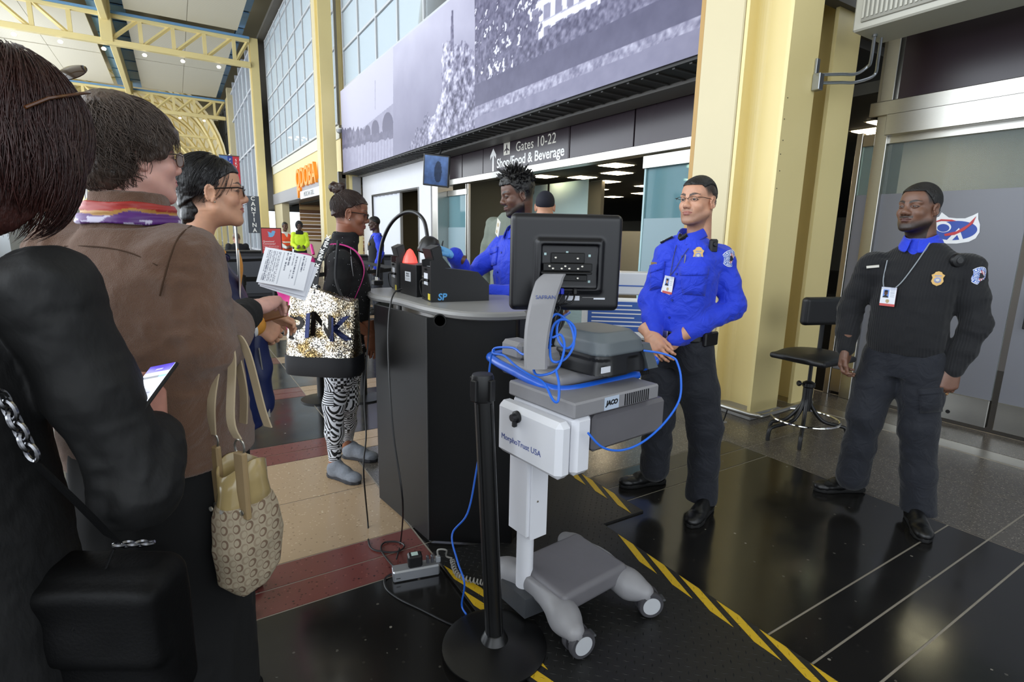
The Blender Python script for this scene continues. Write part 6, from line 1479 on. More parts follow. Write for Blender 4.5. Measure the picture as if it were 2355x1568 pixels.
w1 = t.new('ShaderNodeTexWave'); w1.inputs['Scale'].default_value = 5.5; w1.bands_direction = 'DIAGONAL'; t.link(t.obj(), w1.inputs[0]); bn = t.new('ShaderNodeBump'); bn.inputs['Strength'].default_value = .3; bn.inputs['Distance'].default_value = .008; t.link(t.math('ADD', w1.outputs['Fac'], t.noise(30, 3)), bn.inputs['Height']); t.link(bn.outputs[0], b.inputs['Normal'])
shR, shL = f.p(112, 668, .10), Vector((-.17, .0, 1.30)); wrR = f.p(352, 985, .08); elR = f.p(318, 1120, .16); wrL = Vector((-.15, .3, 1.0)); elL = ik(shL, wrL, .29, .26, (-.5, -.3, -.8))
tors = [(.30, 0, .0, .25, .20), (.55, 0, .0, .225, .185), (.8, 0, .0, .20, .175), (1.0, 0, .0, .185, .160), (1.16, 0, .0, .175, .150), (1.24, 0, -.01, .160, .130), (1.30, 0, -.015, .13, .105), (1.36, 0, -.02, .09, .085)]
arms = [(shR, elR, wrR*.8+elR*.2, (.072, .070, .058)), (shL, elL, wrL, (.08, .075, .06))]
jk = upper(f, tors, arms, quilt, 'jacket', fold=armfolds(arms, .009, 31, (5, 5, 7)), shr=.07)
S = SDF((-.22, -.24, 1.27), (.22, .16, 1.50), .006); S.loft([(1.26, 0, -.03, .150, .140), (1.32, 0, -.03, .130, .125), (1.385, 0, -.02, .10, .10)], .02); S.loft([(1.33, 0, 0, .07, .07), (1.50, 0, .0, .09, .09)], .01, 2.3, None, 's'); garment('hood_collar', S, M('black_fleece', '090909', .95, bump=.8, bscale=120), f.e, folds(.012, (22, 22, 22), 3, .2))
f.core([(.7, 0, 0, .15, .12), (1.1, 0, 0, .15, .12), (1.25, 0, 0, .13, .1), (1.36, 0, -.01, .06, .055)], [([(.1, 0, .85), (.1, 0, .46), (.1, 0, .09)], [.08, .06, .04]), ([(-.1, 0, .85), (-.1, 0, .46), (-.1, 0, .09)], [.08, .06, .04]), ([tuple(shR), tuple(elR), tuple(wrR)], [.055, .045, .026]), ([tuple(shL), tuple(elL), tuple(wrL)], [.055, .045, .026])])
f.hand(wrR, f.p(342, 888, .07)-wrR, f.inv.to_3x3() @ (RTV*.95-_f*.2), True, .92, curls=[(.45, .8, .6), (.5, .8, .6), (.55, .8, .6), (.6, .8, .6)], thumb=(.55, .2), fore=.06)
f.finish(.12)
trousers(f, [(.09, 0, .8), (-.09, 0, .8)], [(.1, .0, .46), (-.1, .0, .46)], [(.1, 0, .09), (-.1, 0, .09)], M('black_denim', '07070a', .85), rad=(.10, .08, .07, .07), zt=.9)
for sx in (1, -1): shoe(f.e, Vector((sx*.1, -.08, 0)), Vector((sx*.11, .18, 0)), leather, rubber)
# phone
pc = f.p(328, 900, .13); Rz = Matrix.Rotation(f.e.rotation_euler[2], 3, 'Z'); ph = empty('smartphone', f.e.location+Rz @ pc, 0, label='black-cased smartphone with a lit white and violet screen in a hand', cat='phone')
ph.matrix_basis = axes(f.e.location+Rz @ pc, RTV*.93+UPV*.16-_f*.3, UPV*.72+_f*.62+RTV*.28)
MB().box((-.039, -.078, -.009), (.037, .075, -.001), c=.003).build('case', black, ph)
def phone_print(u, v):
    c = np.ones(u.shape+(3,))*rgb3('e9eefc'); c[v > .86] = rgb3('4a33c0'); c[(v > .74) & (v < .79)] = rgb3('1a1b30'); c[(v > .74) & (v < .79) & (u > .7)] = rgb3('5aa8f0')
    for vv in (.62, .54, .46, .30, .22): c[(np.abs(v-vv) < .008) & (u > .45) & (u < .85)] = rgb3('9aa2b8')
    c[(v > .9) & (v < .93) & (u > .35) & (u < .65)] = rgb3('c8c8f0'); return c
q = painted('screen', .068, .142, 30, 60, phone_print, ph, Matrix.Translation((0, 0, -.001)), .1, 'lit_screen', .0012)
sm_ = MATS['lit_screen']; nt_ = sm_.node_tree; b = nt_.nodes['Principled BSDF']; va = [n for n in nt_.nodes if n.type == 'VERTEX_COLOR'][0]; nt_.links.new(va.outputs[0], b.inputs['Emission Color']); b.inputs['Emission Strength'].default_value = .7
# shoulder bag with chain strap
sb = empty('shoulder_bag', f.e.location, f.e.rotation_euler[2], label='black shoulder bag with a chain-linked leather strap worn by the auburn-haired woman', cat='bag')
bm_ = M('black_bag_leather', '040405', .62, bump=.1, bscale=150, spec=.2)
bq = f.p(215, 1450, .16); S = SDF((bq.x-.28, bq.y-.2, bq.z-.22), (bq.x+.28, bq.y+.2, bq.z+.22), .008); S.rbox(tuple(bq), (.17, .055, .15), .04); S.rbox((bq.x, bq.y-.04, bq.z+.05), (.165, .03, .08), .02, .01); garment('body', S, bm_, sb, folds(.006, (8, 8, 8), 3))
def strapseg(pts, w=.014):
    MB().loft([[p+Vector((-w, 0, w*.6)), p+Vector((w, 0, -w*.6)), p+Vector((w, -.004, -w*.6)), p+Vector((-w, -.004, w*.6))] for p in pts]).build('strap', bm_, sb, smooth=True)
pa = [f.p(-60, 820, .17), f.p(0, 900, .19)]; pb = [f.p(75, 1055, .21), f.p(170, 1145, .22), f.p(262, 1238, .22)]
strapseg(pa); strapseg(bez(pb, 4))
def links(a, b, n):
    for i in range(n):
        c = a.lerp(b, (i+.5)/n); d = (b-a).normalized(); s_ = d.cross(Vector((0, 1, 0))).normalized() if i % 2 else Vector((0, 1, 0)); L = (b-a).length/n*.85
        MB().tube([c+d*math.cos(q)*L+s_*math.sin(q)*L*.55 for q in [2*math.pi*k/14 for k in range(14)]], .0038, 6, closed=True).build('chain_link', M('gunmetal', '8e8e92', .2, 1), sb, smooth=True)
links(f.p(2, 905, .2), f.p(78, 1052, .215), 6); links(f.p(268, 1252, .225), f.p(348, 1248, .225), 5)
MB().tube(bez([f.p(262, 1262, .22), f.p(220, 1360, .22), f.p(165, 1450, .22)], 5), .0025, 5).build('tassel_cord', bm_, sb)
# ================================================================== floor mats
def lozenge_mat(name, base, cell=24):
    m = bpy.data.materials.new(name); m.use_nodes = True; t = NT(m); b = t.n['Principled BSDF']; b.inputs['Base Color'].default_value = (*lin(base), 1); b.inputs['Roughness'].default_value = .5
    sx = t.new('ShaderNodeSeparateXYZ'); t.link(t.obj(), sx.inputs[0])
    def loz(ox, oy, sw):
        u = t.math('SUBTRACT', t.math('FRACT', t.math('ADD', t.math('MULTIPLY', sx.outputs[0], cell), ox)), .5); v = t.math('SUBTRACT', t.math('FRACT', t.math('ADD', t.math('MULTIPLY', sx.outputs[1], cell), oy)), .5)
        a = t.math('ABSOLUTE', t.math('ADD', u, t.math('MULTIPLY', v, sw))); c = t.math('ABSOLUTE', t.math('SUBTRACT', v, t.math('MULTIPLY', u, sw)))
        return t.math('SUBTRACT', .42, t.math('ADD', t.math('MULTIPLY', a, 4.5), c))
    h_ = t.math('MAXIMUM', t.math('MAXIMUM', loz(0, 0, 1), loz(.5, .5, -1)), 0)
    bn = t.new('ShaderNodeBump'); bn.inputs['Strength'].default_value = 1; bn.inputs['Distance'].default_value = .006; t.link(h_, bn.inputs['Height']); t.link(bn.outputs[0], b.inputs['Normal']); MATS[name] = m; return m
matk = lozenge_mat('black_diamond_rubber', '121212'); maty = lozenge_mat('yellow_diamond_rubber', 'c9a41c')
def floormat(label, quad, z, stripes, seed, sides=(0, 1)):
    """quad: world corners nl, nr, fr, fl; diagonal yellow bands along the two long sides"""
    q = [Vector((*p, 0)) for p in quad]; c = sum(q, Vector())/4; e = empty('anti_fatigue_mat', (c.x, c.y, 0), label=label, cat='mat', group=None)
    q = [p-c for p in q]; MB().prism([(p.x, p.y) for p in q], z, z+.010, lambda u, v, w: (u, v, w)).build('rubber_sheet', matk, e)
    for s_ in sides:
        a, b, inn = (q[0], q[3], (q[1]-q[0]).normalized()) if s_ == 0 else (q[1], q[2], (q[0]-q[1]).normalized()); L = (b-a).length; d = (b-a).normalized(); n = int(L/stripes)
        for i in range(n+1):
            t0 = i*stripes+.01; w = stripes*.55; sl = stripes*1.15
            if t0+w+sl > L: break
            P = [a+d*(t0+sl), a+d*(t0+sl+w), a+d*(t0+w)+inn*.075, a+d*(t0)+inn*.075]; P = [p+inn*.004 for p in P]
            MB().prism([(p.x, p.y) for p in P], z+.010, z+.0112, lambda u, v, w_: (u, v, w_)).build('yellow_band', maty, e)
    return e
floormat('black diamond-plate rubber mat with yellow hazard edges under the wheeled cart', [(.84, .10), (1.76, .10), (1.735, 1.885), (.885, 2.075)], .0115, .19, 1)
floormat('black diamond-plate rubber mat with yellow hazard edge behind the podium', [(1.20, 1.895), (2.03, 1.885), (2.03, 3.1), (1.20, 3.1)], 0, .19, 2, (1,))
# ================================================================== podium
pod = empty('podium', (1.2, 2.5, 0), label='tall black security podium with rounded grey counter top', cat='podium')
pblk = M('podium_black_laminate', '0a0a0b', .42, var=.25, vscale=4, spec=.35); ptop = M('podium_grey_top', '8f8e8d', .38, var=.06, vscale=12)
bp_ = [(1.02, 2.98), (.845, 2.72), (.913, 2.185), (1.235, 1.955), (1.50, 2.2), (1.50, 2.98)]; O = Vector((1.2, 2.5))
L2 = lambda p: (p[0]-O.x, p[1]-O.y)
for i in range(len(bp_)-1):
    a, b = Vector(L2(bp_[i])), Vector(L2(bp_[i+1])); d = (b-a).normalized(); n = Vector((d.y, -d.x))*-1
    if n.dot((a+b)/2-Vector((.0, .15))) < 0: n = -n
    pl = [a+d*.002, b-d*.002, b-d*.002-n*.02, a+d*.002-n*.02]; MB().prism([tuple(p) for p in pl], .012, 1.09, lambda u, v, w: (u, v, w)).build('side_panel', pblk, pod)
MB().tube([(bp_[2][0]-O.x-.001, bp_[2][1]-O.y-.001, .02), (bp_[2][0]-O.x-.001, bp_[2][1]-O.y-.001, 1.09)], .0035, 6).build('corner_trim', M('worn_trim', '3a3a3a', .5), pod)
tpz = 1.13
tops = [atz(846, 664, tpz), atz(862, 676, tpz), atz(920, 686, tpz), atz(985, 703, tpz), atz(1060, 715, tpz), atz(1140, 718, tpz), atz(1205, 715, tpz)]
outline = [(p.x-O.x, p.y-O.y) for p in bez(tops, 4)]+[(1.52-O.x, 2.15-O.y), (1.55-O.x, 3.12-O.y), (1.2-O.x, 3.16-O.y), (1.02-O.x, 3.16-O.y)]
MB().prism(outline, 1.092, tpz, lambda u, v, w: (u, v, w)).build('counter_top', ptop, pod)
rail = [(x*1.0, y, 1.111) for x, y in outline[:25]]; MB().tube(rail, .019, 8).build('bullnose_edge', ptop, pod, smooth=True)
gp = atx(1012, 737, 1); 
a, b = Vector((*bp_[2], 0)), Vector((*bp_[3], 0)); d = (b-a).normalized(); n = Vector((d.y, -d.x, 0)); rr_ = ray(1012, 737); tt = ((a-CAM).dot(n))/rr_.dot(n); g_ = CAM+rr_*tt
MB().lathe([(.030, 0), (.030, .004), (.024, .004), (.024, 0)], 24, mat=axes(g_-Vector((1.2, 2.5, 0))+n*.001, d, (0, 0, 1))).build('grommet', M('grommet_black', '030303', .6), pod)
MB().lathe([(.024, 0), (.024, .002)], 24, mat=axes(g_-Vector((1.2, 2.5, 0))+n*.0012, d, (0, 0, 1))).build('grommet_hole', M('hole_black', '000000', 1, spec=0), pod)
for (x_, y_) in ((.87, 2.55), (.9, 2.3)): MB().lathe([(.012, 0), (.012, .014)], 10, (x_+.03-O.x, y_-O.y, 0)).build('levelling_foot', steel, pod)
# ================================================================== document scanners on the podium
sc_blk = M('scanner_black_metal', '131315', .42, var=.12, vscale=40, bump=.05, bscale=400); lblw = M('white_sticker', 'd9dce4', .5); lbly = M('yellow_sticker', 'd8c53a', .5)
def scanner(label, near, far, hgt, dep, big):
    a, b = Vector((*near, 0)), Vector((*far, 0)); x = (a-b).normalized(); e = empty('document_scanner', (a.x, a.y, tpz), 0, label=label, cat='scanner')
    y = Vector((x.y, -x.x, 0)); 
    if y.x < 0: y = -y                      # depth toward the officer
    Mx = Matrix(((x.x, y.x, 0, 0), (x.y, y.y, 0, 0), (0, 0, 1, 0), (0, 0, 0, 1))); e.matrix_basis = Matrix.Translation((a.x, a.y, tpz)) @ Mx if x.cross(y).z > 0 else Matrix.Translation((a.x, a.y, tpz)) @ Matrix(((-x.x, y.x, 0, 0), (-x.y, y.y, 0, 0), (0, 0, 1, 0), (0, 0, 0, 1)))
    sg = 1 if x.cross(y).z > 0 else -1; L = (a-b).length
    X = lambda u: -u*sg                     # u from the near corner towards the far one
    def bx(nm, u0, u1, y0, y1, z0_, z1_, m, c=.003): xs = sorted((X(u0), X(u1))); return MB().box((xs[0], y0, z0_), (xs[1], y1, z1_), c=c).build(nm, m, e)
    # side profile body (y depth, z height)
    prof = [(0, 0), (dep, 0), (dep, hgt*.42), (dep*.80, hgt*.70), (dep*.22, hgt*.80), (0, hgt*.80)]
    MB().prism([(p[0], p[1]) for p in prof], 0, L, lambda u, v, w: (X(w), u, v)).build('housing', sc_blk, e)
    hood = [(0.0, hgt*.80), (dep*.34, hgt*.80), (dep*.20, hgt*1.04), (dep*.17, hgt*1.30), (dep*.02, hgt*1.22), (dep*.06, hgt*.98), (dep*.0, hgt*.96)]
    for w0 in ((0, .012), (L-.012, L)): MB().prism(hood, w0[0], w0[1], lambda u, v, w: (X(w), u, v)).build('hood_cheek', sc_blk, e)
    MB().prism([(dep*.015, hgt*1.20), (dep*.165, hgt*1.30), (dep*.15, hgt*1.32), (dep*.0, hgt*1.23), (dep*.05, hgt*.98), (dep*.07, hgt*.98)], .01, L-.01, lambda u, v, w: (X(w), u, v)).build('hood_visor', sc_blk, e)
    bx('glass_plate', .02, L-.02, .02, dep*.25, hgt*.802, hgt*.815, M('scanner_grey_plate', '8d8f92', .3), .001)
    bx('seam', .0, L, -.001, .0005, hgt*.20, hgt*.205, black, 0)
    bx('barcode_label', L*.32, L*.72, -.0015, 0, hgt*.38, hgt*.66, lblw, 0); bx('warning_label', .012, L*.30, -.0015, 0, hgt*.045, hgt*.19, lbly, 0)
    MB().lathe([(.006, 0), (.006, .01)], 10, mat=axes((X(L*.5), -.001, hgt*.75), (1, 0, 0), (0, 0, 1))).build('knob', black, e)
    MB().tube(bez([(X(L*.22), -.002, hgt*.50), (X(L*.3), -.03, hgt*.52), (X(L*.6), -.028, hgt*.40), (X(L*.62), -.02, hgt*.15), (X(L*.6), -.002, hgt*.06)], 5), .0028, 6).build('cable', black, e)
    MB().tube([(X(L*.2), -.002, hgt*.50), (X(L*.32), -.02, hgt*.515)], .007, 8).build('plug', black, e)
    for i in range(6): MB().lathe([(.005, 0), (.005, .002)], 8, mat=axes((X(L*(.78+.1*(i % 2))), -.001, hgt*(.40+.08*(i//2))), (1, 0, 0), (0, 0, 1))).build('port', silver, e)
    return e, X, L
s1, X1, L1 = scanner('black document scanner lettered SP on its side at the podium corner', (1.02, 2.385), (1.04, 2.545), .205, .30, True)
text('lettering', 'SP', .045, Matrix.Translation((.001 if X1(1) < 0 else -.001, .055, .024)) @ Matrix.Rotation(R(90), 4, 'Z') @ Matrix.Rotation(R(90), 4, 'X'), M('sky_blue_marker', '5aa9e6', .5), s1, .0008, bold=.0012, shear=.15)
s2, X2, L2_ = scanner('black document scanner with red lit cone beside the lamp base', (1.03, 2.885), (1.06, 3.06), .20, .26, False)
rl = empty('indicator_light', (1.10, 2.86, tpz+.165), label='glowing red cone light on the farther black scanner', cat='lamp'); MB().lathe([(.042, 0), (.034, .03), (.016, .066), (.004, .076)], 18).build('cone', M('red_cone', 'ff5a50', .3, emit='ff4038', estr=1.6), rl, smooth=True); MB().lathe([(.046, -.012), (.046, .0)], 18).build('base', black, rl)
pw_ = empty('power_adapter', (1.035, 2.61, tpz), 0, label='black metal adapter box with a white maker label between two scanners', cat='box')
MB().box((-.0, 0, 0), (.16, .235, .165), c=.003).build('housing', sc_blk, pw_); MB().box((-.0015, .075, .075), (0, .155, .125), c=0).build('label_plate', M('silver_label', 'c2c4c8', .35), pw_)
for i, (tx, zz, sz) in enumerate((('FRAUD', .114, .014), ('FIGHTER', .102, .012))): text('lettering', tx, sz, axes((-.0018, .115, zz), (0, -1, 0), (0, 0, 1)), black, pw_, .0003)
for zz in (.09, .084): MB().box((-.0022, .085, zz-.001), (-.0016, .147, zz+.001)).build('print_line', greyp, pw_)
# gooseneck lamp
lamp = empty('gooseneck_lamp', atz(868, 655, tpz), label='black flexible gooseneck lamp arching over the scanners', cat='lamp')
lo_ = Vector(lamp.location); lo_.z = 0; LD = Vector((lo_.x, lo_.y, 0)).length; lhd = Vector((lo_.x, lo_.y, 0)).normalized()
def lp(x, y, o=0): d = ray(x, y); return CAM+d*((LD-o)/(d.x*lhd.x+d.y*lhd.y))-Vector(lamp.location)
gp_ = [lp(868, 652), lp(871, 610, .01), lp(880, 555, .04), lp(900, 513, .10), lp(928, 490, .18), lp(955, 489, .26), lp(975, 508, .34), lp(983, 545, .40)]
gp_[0].z = max(gp_[0].z, .02); MB().tube(bez(gp_, 8), .011, 10).build('flexible_neck', blacksat, lamp, smooth=True)
hd_ = lp(988, 566, .46); ax_ = Vector((-.35, -.2, -.9)); mwl = axes(hd_, (0, 1, 0), Vector(ax_).cross(Vector((0, 1, 0)))); MB().lathe([(.012, .055), (.04, .045), (.056, .02), (.062, -.03), (.058, -.045), (.05, -.04)], 22, mat=Matrix.Translation(hd_) @ Matrix.Rotation(R(18), 4, 'Y')).build('lamp_head', blacksat, lamp, smooth=True)
MB().box((-.03, -.03, -.0), (.03, .03, .03), c=.005).build('clamp', black, lamp)
MB().tube([gp_[0]+Vector((0, 0, -.01)), gp_[0]+Vector((0, 0, .03))], .014, 10).build('ferrule', silver, lamp)
# ================================================================== wheeled enrolment cart
ct = empty('equipment_cart', (1.14, 1.56, 0), R(6), label='grey wheeled enrolment cart with white column box, blue rail and monitor stalk', cat='cart')
C0 = Matrix.Translation((1.14, 1.56, 0)) @ Matrix.Rotation(R(6), 4, 'Z'); C0i = C0.inverted()
g1 = M('cart_grey_plastic', '88878a', .45, var=.05, vscale=30, bump=.05, bscale=500); g2 = M('cart_dark_grey', '68666a', .42, var=.05, vscale=30); g3 = M('cart_charcoal', '3d3f43', .5); wp = M('cart_white_paint', 'dfe0e6', .35); bluer = M('blue_rail_plastic', '1f62d8', .28, coat=.3)
cz0 = .0225
def cl(x, y, z): return C0i @ atz(x, y, z)
# base: column foot, cross legs, deck
fx = cl(1206, 1350, .11)
b0 = Vector((cl(1205, 1348, .115).x, cl(1205, 1348, .115).y, 0))
S = SDF((-.25, -.45, .0), (.60, .45, .26), .0055)
wN, wR, wL, wF = cl(1318, 1500, .03), cl(1478, 1405, .03), cl(1160, 1335, .03), cl(1350, 1250, .03)
wN, wR = Vector((wN.x, wN.y, 0)), Vector((wR.x, wR.y, 0)); wL = Vector((wN.x-.0, wN.y+.46, 0)); wF = Vector((wR.x+.0, wR.y+.44, 0))
cN, cR, cL, cF = [Vector((p.x*.55+.07, p.y*.55+.0, .135)) for p in (wN, wR, wL, wF)]
midA = (wN+wL)/2+Vector((.06, 0, .15)); midB = (wR+wF)/2+Vector((-.05, 0, .15))
for w, m_ in ((wN, midA), (wL, midA), (wR, midB), (wF, midB)):
    S.chain([tuple(w+Vector((0, 0, .115))), tuple(w*.72+m_*.28+Vector((0, 0, .105))-Vector((0, 0, .03))), tuple(m_)], [.036, .050, .060], .04)
S.cut(lambda X, Y, Z: Z-.178+0*X+0*Y); garment('base_legs', S, g1, ct)
dk = [(midA.x-.01, wN.y+.10), (midB.x+.015, wR.y+.085), (midB.x+.015, wF.y-.085), (midA.x-.01, wL.y-.10)]
S = SDF((midA.x-.08, wN.y, .08), (midB.x+.08, wF.y+.02, .24), .005)
S.rbox(((midA.x+midB.x)/2, (wN.y+wF.y)/2, .155), ((midB.x-midA.x)/2+.045, (wF.y-wN.y)/2-.07, .040), .02, .0); garment('deck', S, g2, ct)
text('lettering', 'SAFRAN', .022, axes(((midA.x+midB.x)/2+.06, (wN.y+wF.y)/2+.10, .1905), (-.1, -1, 0), (1, -.1, 0)), black, ct, .0004, bold=.0004)
def caster(p, ang):
    k = MB(); c = empty('x') if False else None
    fk = MB(); fk.lathe([(.018, .085), (.018, .118)], 12, tuple(p)); fk.box((-.012, -.024, .055), (.03, .024, .09), mat=Matrix.Translation(p) @ Matrix.Rotation(ang, 4, 'Z'), c=.008); o = fk.build('caster_fork', g1, ct)
    for s_ in (-1, 1):
        mw = Matrix.Translation(p) @ Matrix.Rotation(ang, 4, 'Z') @ Matrix.Translation((.02, s_*.021, .0725)) @ Matrix.Rotation(R(90), 4, 'X')
        MB().lathe([(.034, -.012), (.047, -.013), (.050, -.008), (.050, .008), (.047, .013), (.034, .012)], 30, mat=mw).build('tyre', M('tyre_grey', '3b3a3e', .6), o, smooth=True)
        MB().lathe([(.035, -.0135), (.035, .0135)], 26, mat=mw).build('wheel_disc', M('wheel_disc_grey', 'b4b6ba', .4), o)
    MB().box((.055, -.02, .075), (.085, .02, .085), mat=Matrix.Translation(p) @ Matrix.Rotation(ang, 4, 'Z'), c=.004).build('brake_lever', g3, o)
for p, a in ((wN, R(-10)), (wR, R(-28)), (wL, R(60)), (wF, R(30))): caster(p, a)
fo_ = MB().prism([(-.055, -.075), (.03, -.085), (.09, -.06), (.09, .06), (.03, .085), (-.055, .075)], .045, .125, lambda u, v, w: (b0.x+u, b0.y+v, w)).build('column_foot', g3, ct)
colx = Vector((b0.x, b0.y, 0))
MB().lathe([(.033, .12), (.033, .42)], 24, tuple(colx)).build('lower_column', wp, ct, smooth=True)
MB().box((colx.x-.042, colx.y-.055, .36), (colx.x+.042, colx.y+.055, .74), c=.004).build('column_sleeve', wp, ct); MB().box((colx.x-.030, colx.y-.064, .35), (colx.x+.05, colx.y-.053, .74), c=.002).build('sleeve_cover', wp, ct)
for zz in (.50, .66): MB().lathe([(.004, 0), (.004, .002)], 8, mat=axes((colx.x+.0, colx.y-.0645, zz), (1, 0, 0), (0, 0, 1))).build('screw', silver, ct)
# white locking box on the column: front face points away from the deck (-x)
bxx, bxy, bz0, bz1 = colx.x-.045, colx.y, .695, .885
def cpix(x, y, X):                           # photo pixel on the plane local x = X
    d = C0i.to_3x3() @ ray(x, y); o = C0i @ CAM; return o+d*((X-o.x)/d.x)
pA, pB = cpix(1150, 905, bxx-.075), cpix(1288, 955, bxx-.075); ya_, yb_ = pB.y, pA.y+.02
MB().box((bxx-.075, ya_, bz0), (bxx-.012, yb_, bz1), c=.018).build('box_door', wp, ct); MB().box((bxx-.009, ya_-.002, bz0-.004), (bxx+.075, yb_+.002, bz1+.012), c=.018).build('box_body', wp, ct)
kp = cpix(1190, 958, bxx-.076); MB().lathe([(.021, 0), (.021, .008), (.014, .012), (.012, .026)], 18, mat=axes(kp, (0, -1, 0), (0, 0, 1))).build('lock_knob', black, ct); MB().box((kp.x-.02, kp.y-.007, kp.z-.034), (kp.x-.004, kp.y+.007, kp.z), c=.003).build('lock_tab', black, ct)
tpx = cpix(1196, 1022, bxx-.0758); text('lettering', 'MorphoTrust USA', .028, axes(tpx, (0, -1, 0), (0, 0, 1)), M('slate_blue_print', '4a5a9a', .5), ct, .0004)
for yy in (ya_+.05, yb_-.06): MB().tube([(bxx-.04, yy-.016, bz0-.004), (bxx-.04, yy+.016, bz0-.004)], .007, 8).build('hinge', wp, ct)
# equipment drawers above the box
tz = .985
MB().box((bxx-.02, ya_-.005, .892), (bxx+.40, yb_+.005, .945), c=.006).build('drawer_unit', g1, ct)
jp = Vector((bxx+.15, ya_-.0055, .918)); MB().box((jp.x-.035, jp.y-.001, jp.z-.02), (jp.x+.035, jp.y, jp.z+.024)).build('maker_label', M('pale_blue_label', 'b9c6d8', .4), ct); text('lettering', 'JACO', .022, axes(jp+Vector((0, -.0015, .003)), (1, 0, 0), (0, 0, 1)), black, ct, .0004, bold=.0012, shear=.2)
for i in range(12): MB().box((bxx+.215+i*.011, ya_-.0062, .898), (bxx+.220+i*.011, ya_-.004, .938), mat=Matrix.Shear('XY', 4, (0, 0)) if False else None).build('vent_slot', black, ct)
MB().box((bxx+.10, ya_+.02, .745), (bxx+.48, yb_-.06, .875), c=.012).build('under_shelf_case', g2, ct)
# tray
tr_ = [cl(1150, 818, tz), cl(1290, 876, tz), cl(1545, 838, tz)]
tx0, tx1, ty0, ty1 = cl(1290, 872, tz).x+.01, cl(1530, 836, tz).x+.06, cl(1290, 872, tz).y+.02, cl(1150, 815, tz).y
S = SDF((tx0-.05, ty0-.05, .86), (tx1+.05, ty1+.05, 1.04), .0055); S.rbox(((tx0+tx1)/2, (ty0+ty1)/2, .965), ((tx1-tx0)/2, (ty1-ty0)/2, .022), .018, 0); garment('tray', S, g1, ct)
MB().prism([(tx0+.02, .945), (tx1-.08, .945), (tx1-.13, .915), (tx0+.05, .915)], ty0+.02, ty1-.02, lambda u, v, w: (u, w, v)).build('tray_underside', g1, ct)
for i in range(22): MB().box((tx0+.24+i*.0125, ty0+.018, .921), (tx0+.246+i*.0125, ty0+.024, .941)).build('vent_slot', black, ct)
hr_ = [(tx1-.16, ty0-.022, .945), (tx0+.20, ty0-.022, .940), (tx0+.03, ty0-.014, .940), (tx0-.022, ty0+.05, .945), (tx0-.026, (ty0+ty1)/2, .962), (tx0-.022, ty1-.06, .978), (tx0+.02, ty1+.015, .982), (tx0+.2, ty1+.02, .982)]
MB().tube(bez(hr_, 8), .0165, 12).build('grab_rail', bluer, ct, smooth=True); MB().tube(bez([(tx1-.10, ty0-.005, .965), (tx1+.008, ty0+.03, .97), (tx1+.014, (ty0+ty1)/2, .975), (tx1, ty1-.05, .978)], 8), .0165, 12).build('grab_rail', bluer, ct, smooth=True)
# low ledges and the scanner block on the tray
MB().box((tx0+.03, ty0+.10, tz), (tx0+.30, ty0+.21, tz+.055), c=.014, mat=None).build('side_ledge', g1, ct); MB().box((tx0+.03, ty1-.14, tz), (tx0+.12, ty1-.02, tz+.07), c=.014).build('side_ledge', g1, ct)
# stalk
st0 = cl(1245, 838, tz)
def cpd(x, y, D_): return C0i @ (CAM+ray(x, y)*D_)
stp = [(1232, 846, 1.70, .036), (1232, 800, 1.715, .038), (1237, 750, 1.73, .041), (1248, 695, 1.75, .043), (1263, 648, 1.77, .044), (1276, 630, 1.785, .036)]
rgs = []; dR, dF = C0i.to_3x3() @ RTV, C0i.to_3x3() @ Vector((_f.x, _f.y, 0)).normalized()
for q in bez([Vector((a, b, c)) for a, b, c, d in stp], 5):
    w_ = float(np.interp(-q.y, [-p[1] for p in stp], [p[3] for p in stp])); c_ = cpd(q.x, q.y, q.z); rgs.append([c_-dR*w_-dF*.012, c_-dR*(w_-.008)-dF*.02, c_+dR*(w_-.008)-dF*.02, c_+dR*w_-dF*.012, c_+dR*w_+dF*.022, c_-dR*w_+dF*.022])
MB().loft(rgs).build('monitor_stalk', g1, ct, smooth=True)
tq = cpd(1254, 682, 1.753)-dF*.0215; text('lettering', 'SAFRAN', .018, axes(tq, dR, Vector((0, 0, 1))-dF*.2), M('slate_blue_print', '4a5a9a'), ct, .0004)
tp_ = cl(1248, 680, 1.19)
# monitor
mc = CAM+ray(1300, 604)*1.86; mon = empty('monitor', tuple(mc), 0, label='large black flat-panel monitor seen from behind on the cart stalk', cat='monitor')
mx = Vector((RTV.x, RTV.y, 0)).normalized(); mx = (mx*.985+Vector((-mx.y, mx.x, 0))*.08).normalized(); MW = Matrix.Translation(mc) @ axes((0, 0, 0), mx, (0, 0, 1)); mon.matrix_basis = MW
mwid, mhei = .385, .330; mbk = M('monitor_black_shell', '0f0f14', .36)
S = SDF((-.23, -.21, -.05), (.23, .21, .05), .0048); S.rbox((0, 0, -.0), (mwid/2, mhei/2, .024), .02, 0); S.rbox((.01, -.01, .018), (.115, .09, .02), .012, .012); S.rbox((.01, -.012, .042), (.098, .075, .016), .006, .003, 's'); garment('shell', S, mbk, mon)
MB().box((-mwid/2+.006, -mhei/2+.006, -.0275), (mwid/2-.006, mhei/2-.006, -.0235), c=.002).build('screen', M('dark_screen', '050608', .1), mon)
brk = M('bracket_black', '09090a', .4, .3)
pl_ = MB().box((-.055, .0, .030), (.06, .035, .036), c=.002).build('mount_plate', brk, mon); MB().box((-.082, -.026, .030), (.085, .0, .048), c=.002).build('mount_bar', brk, mon); MB().box((-.09, -.036, .034), (.082, -.028, .062), c=.002).build('mount_bar', brk, mon); MB().box((-.05, -.06, .03), (.07, -.038, .044), c=.002).build('mount_bar', brk, mon)
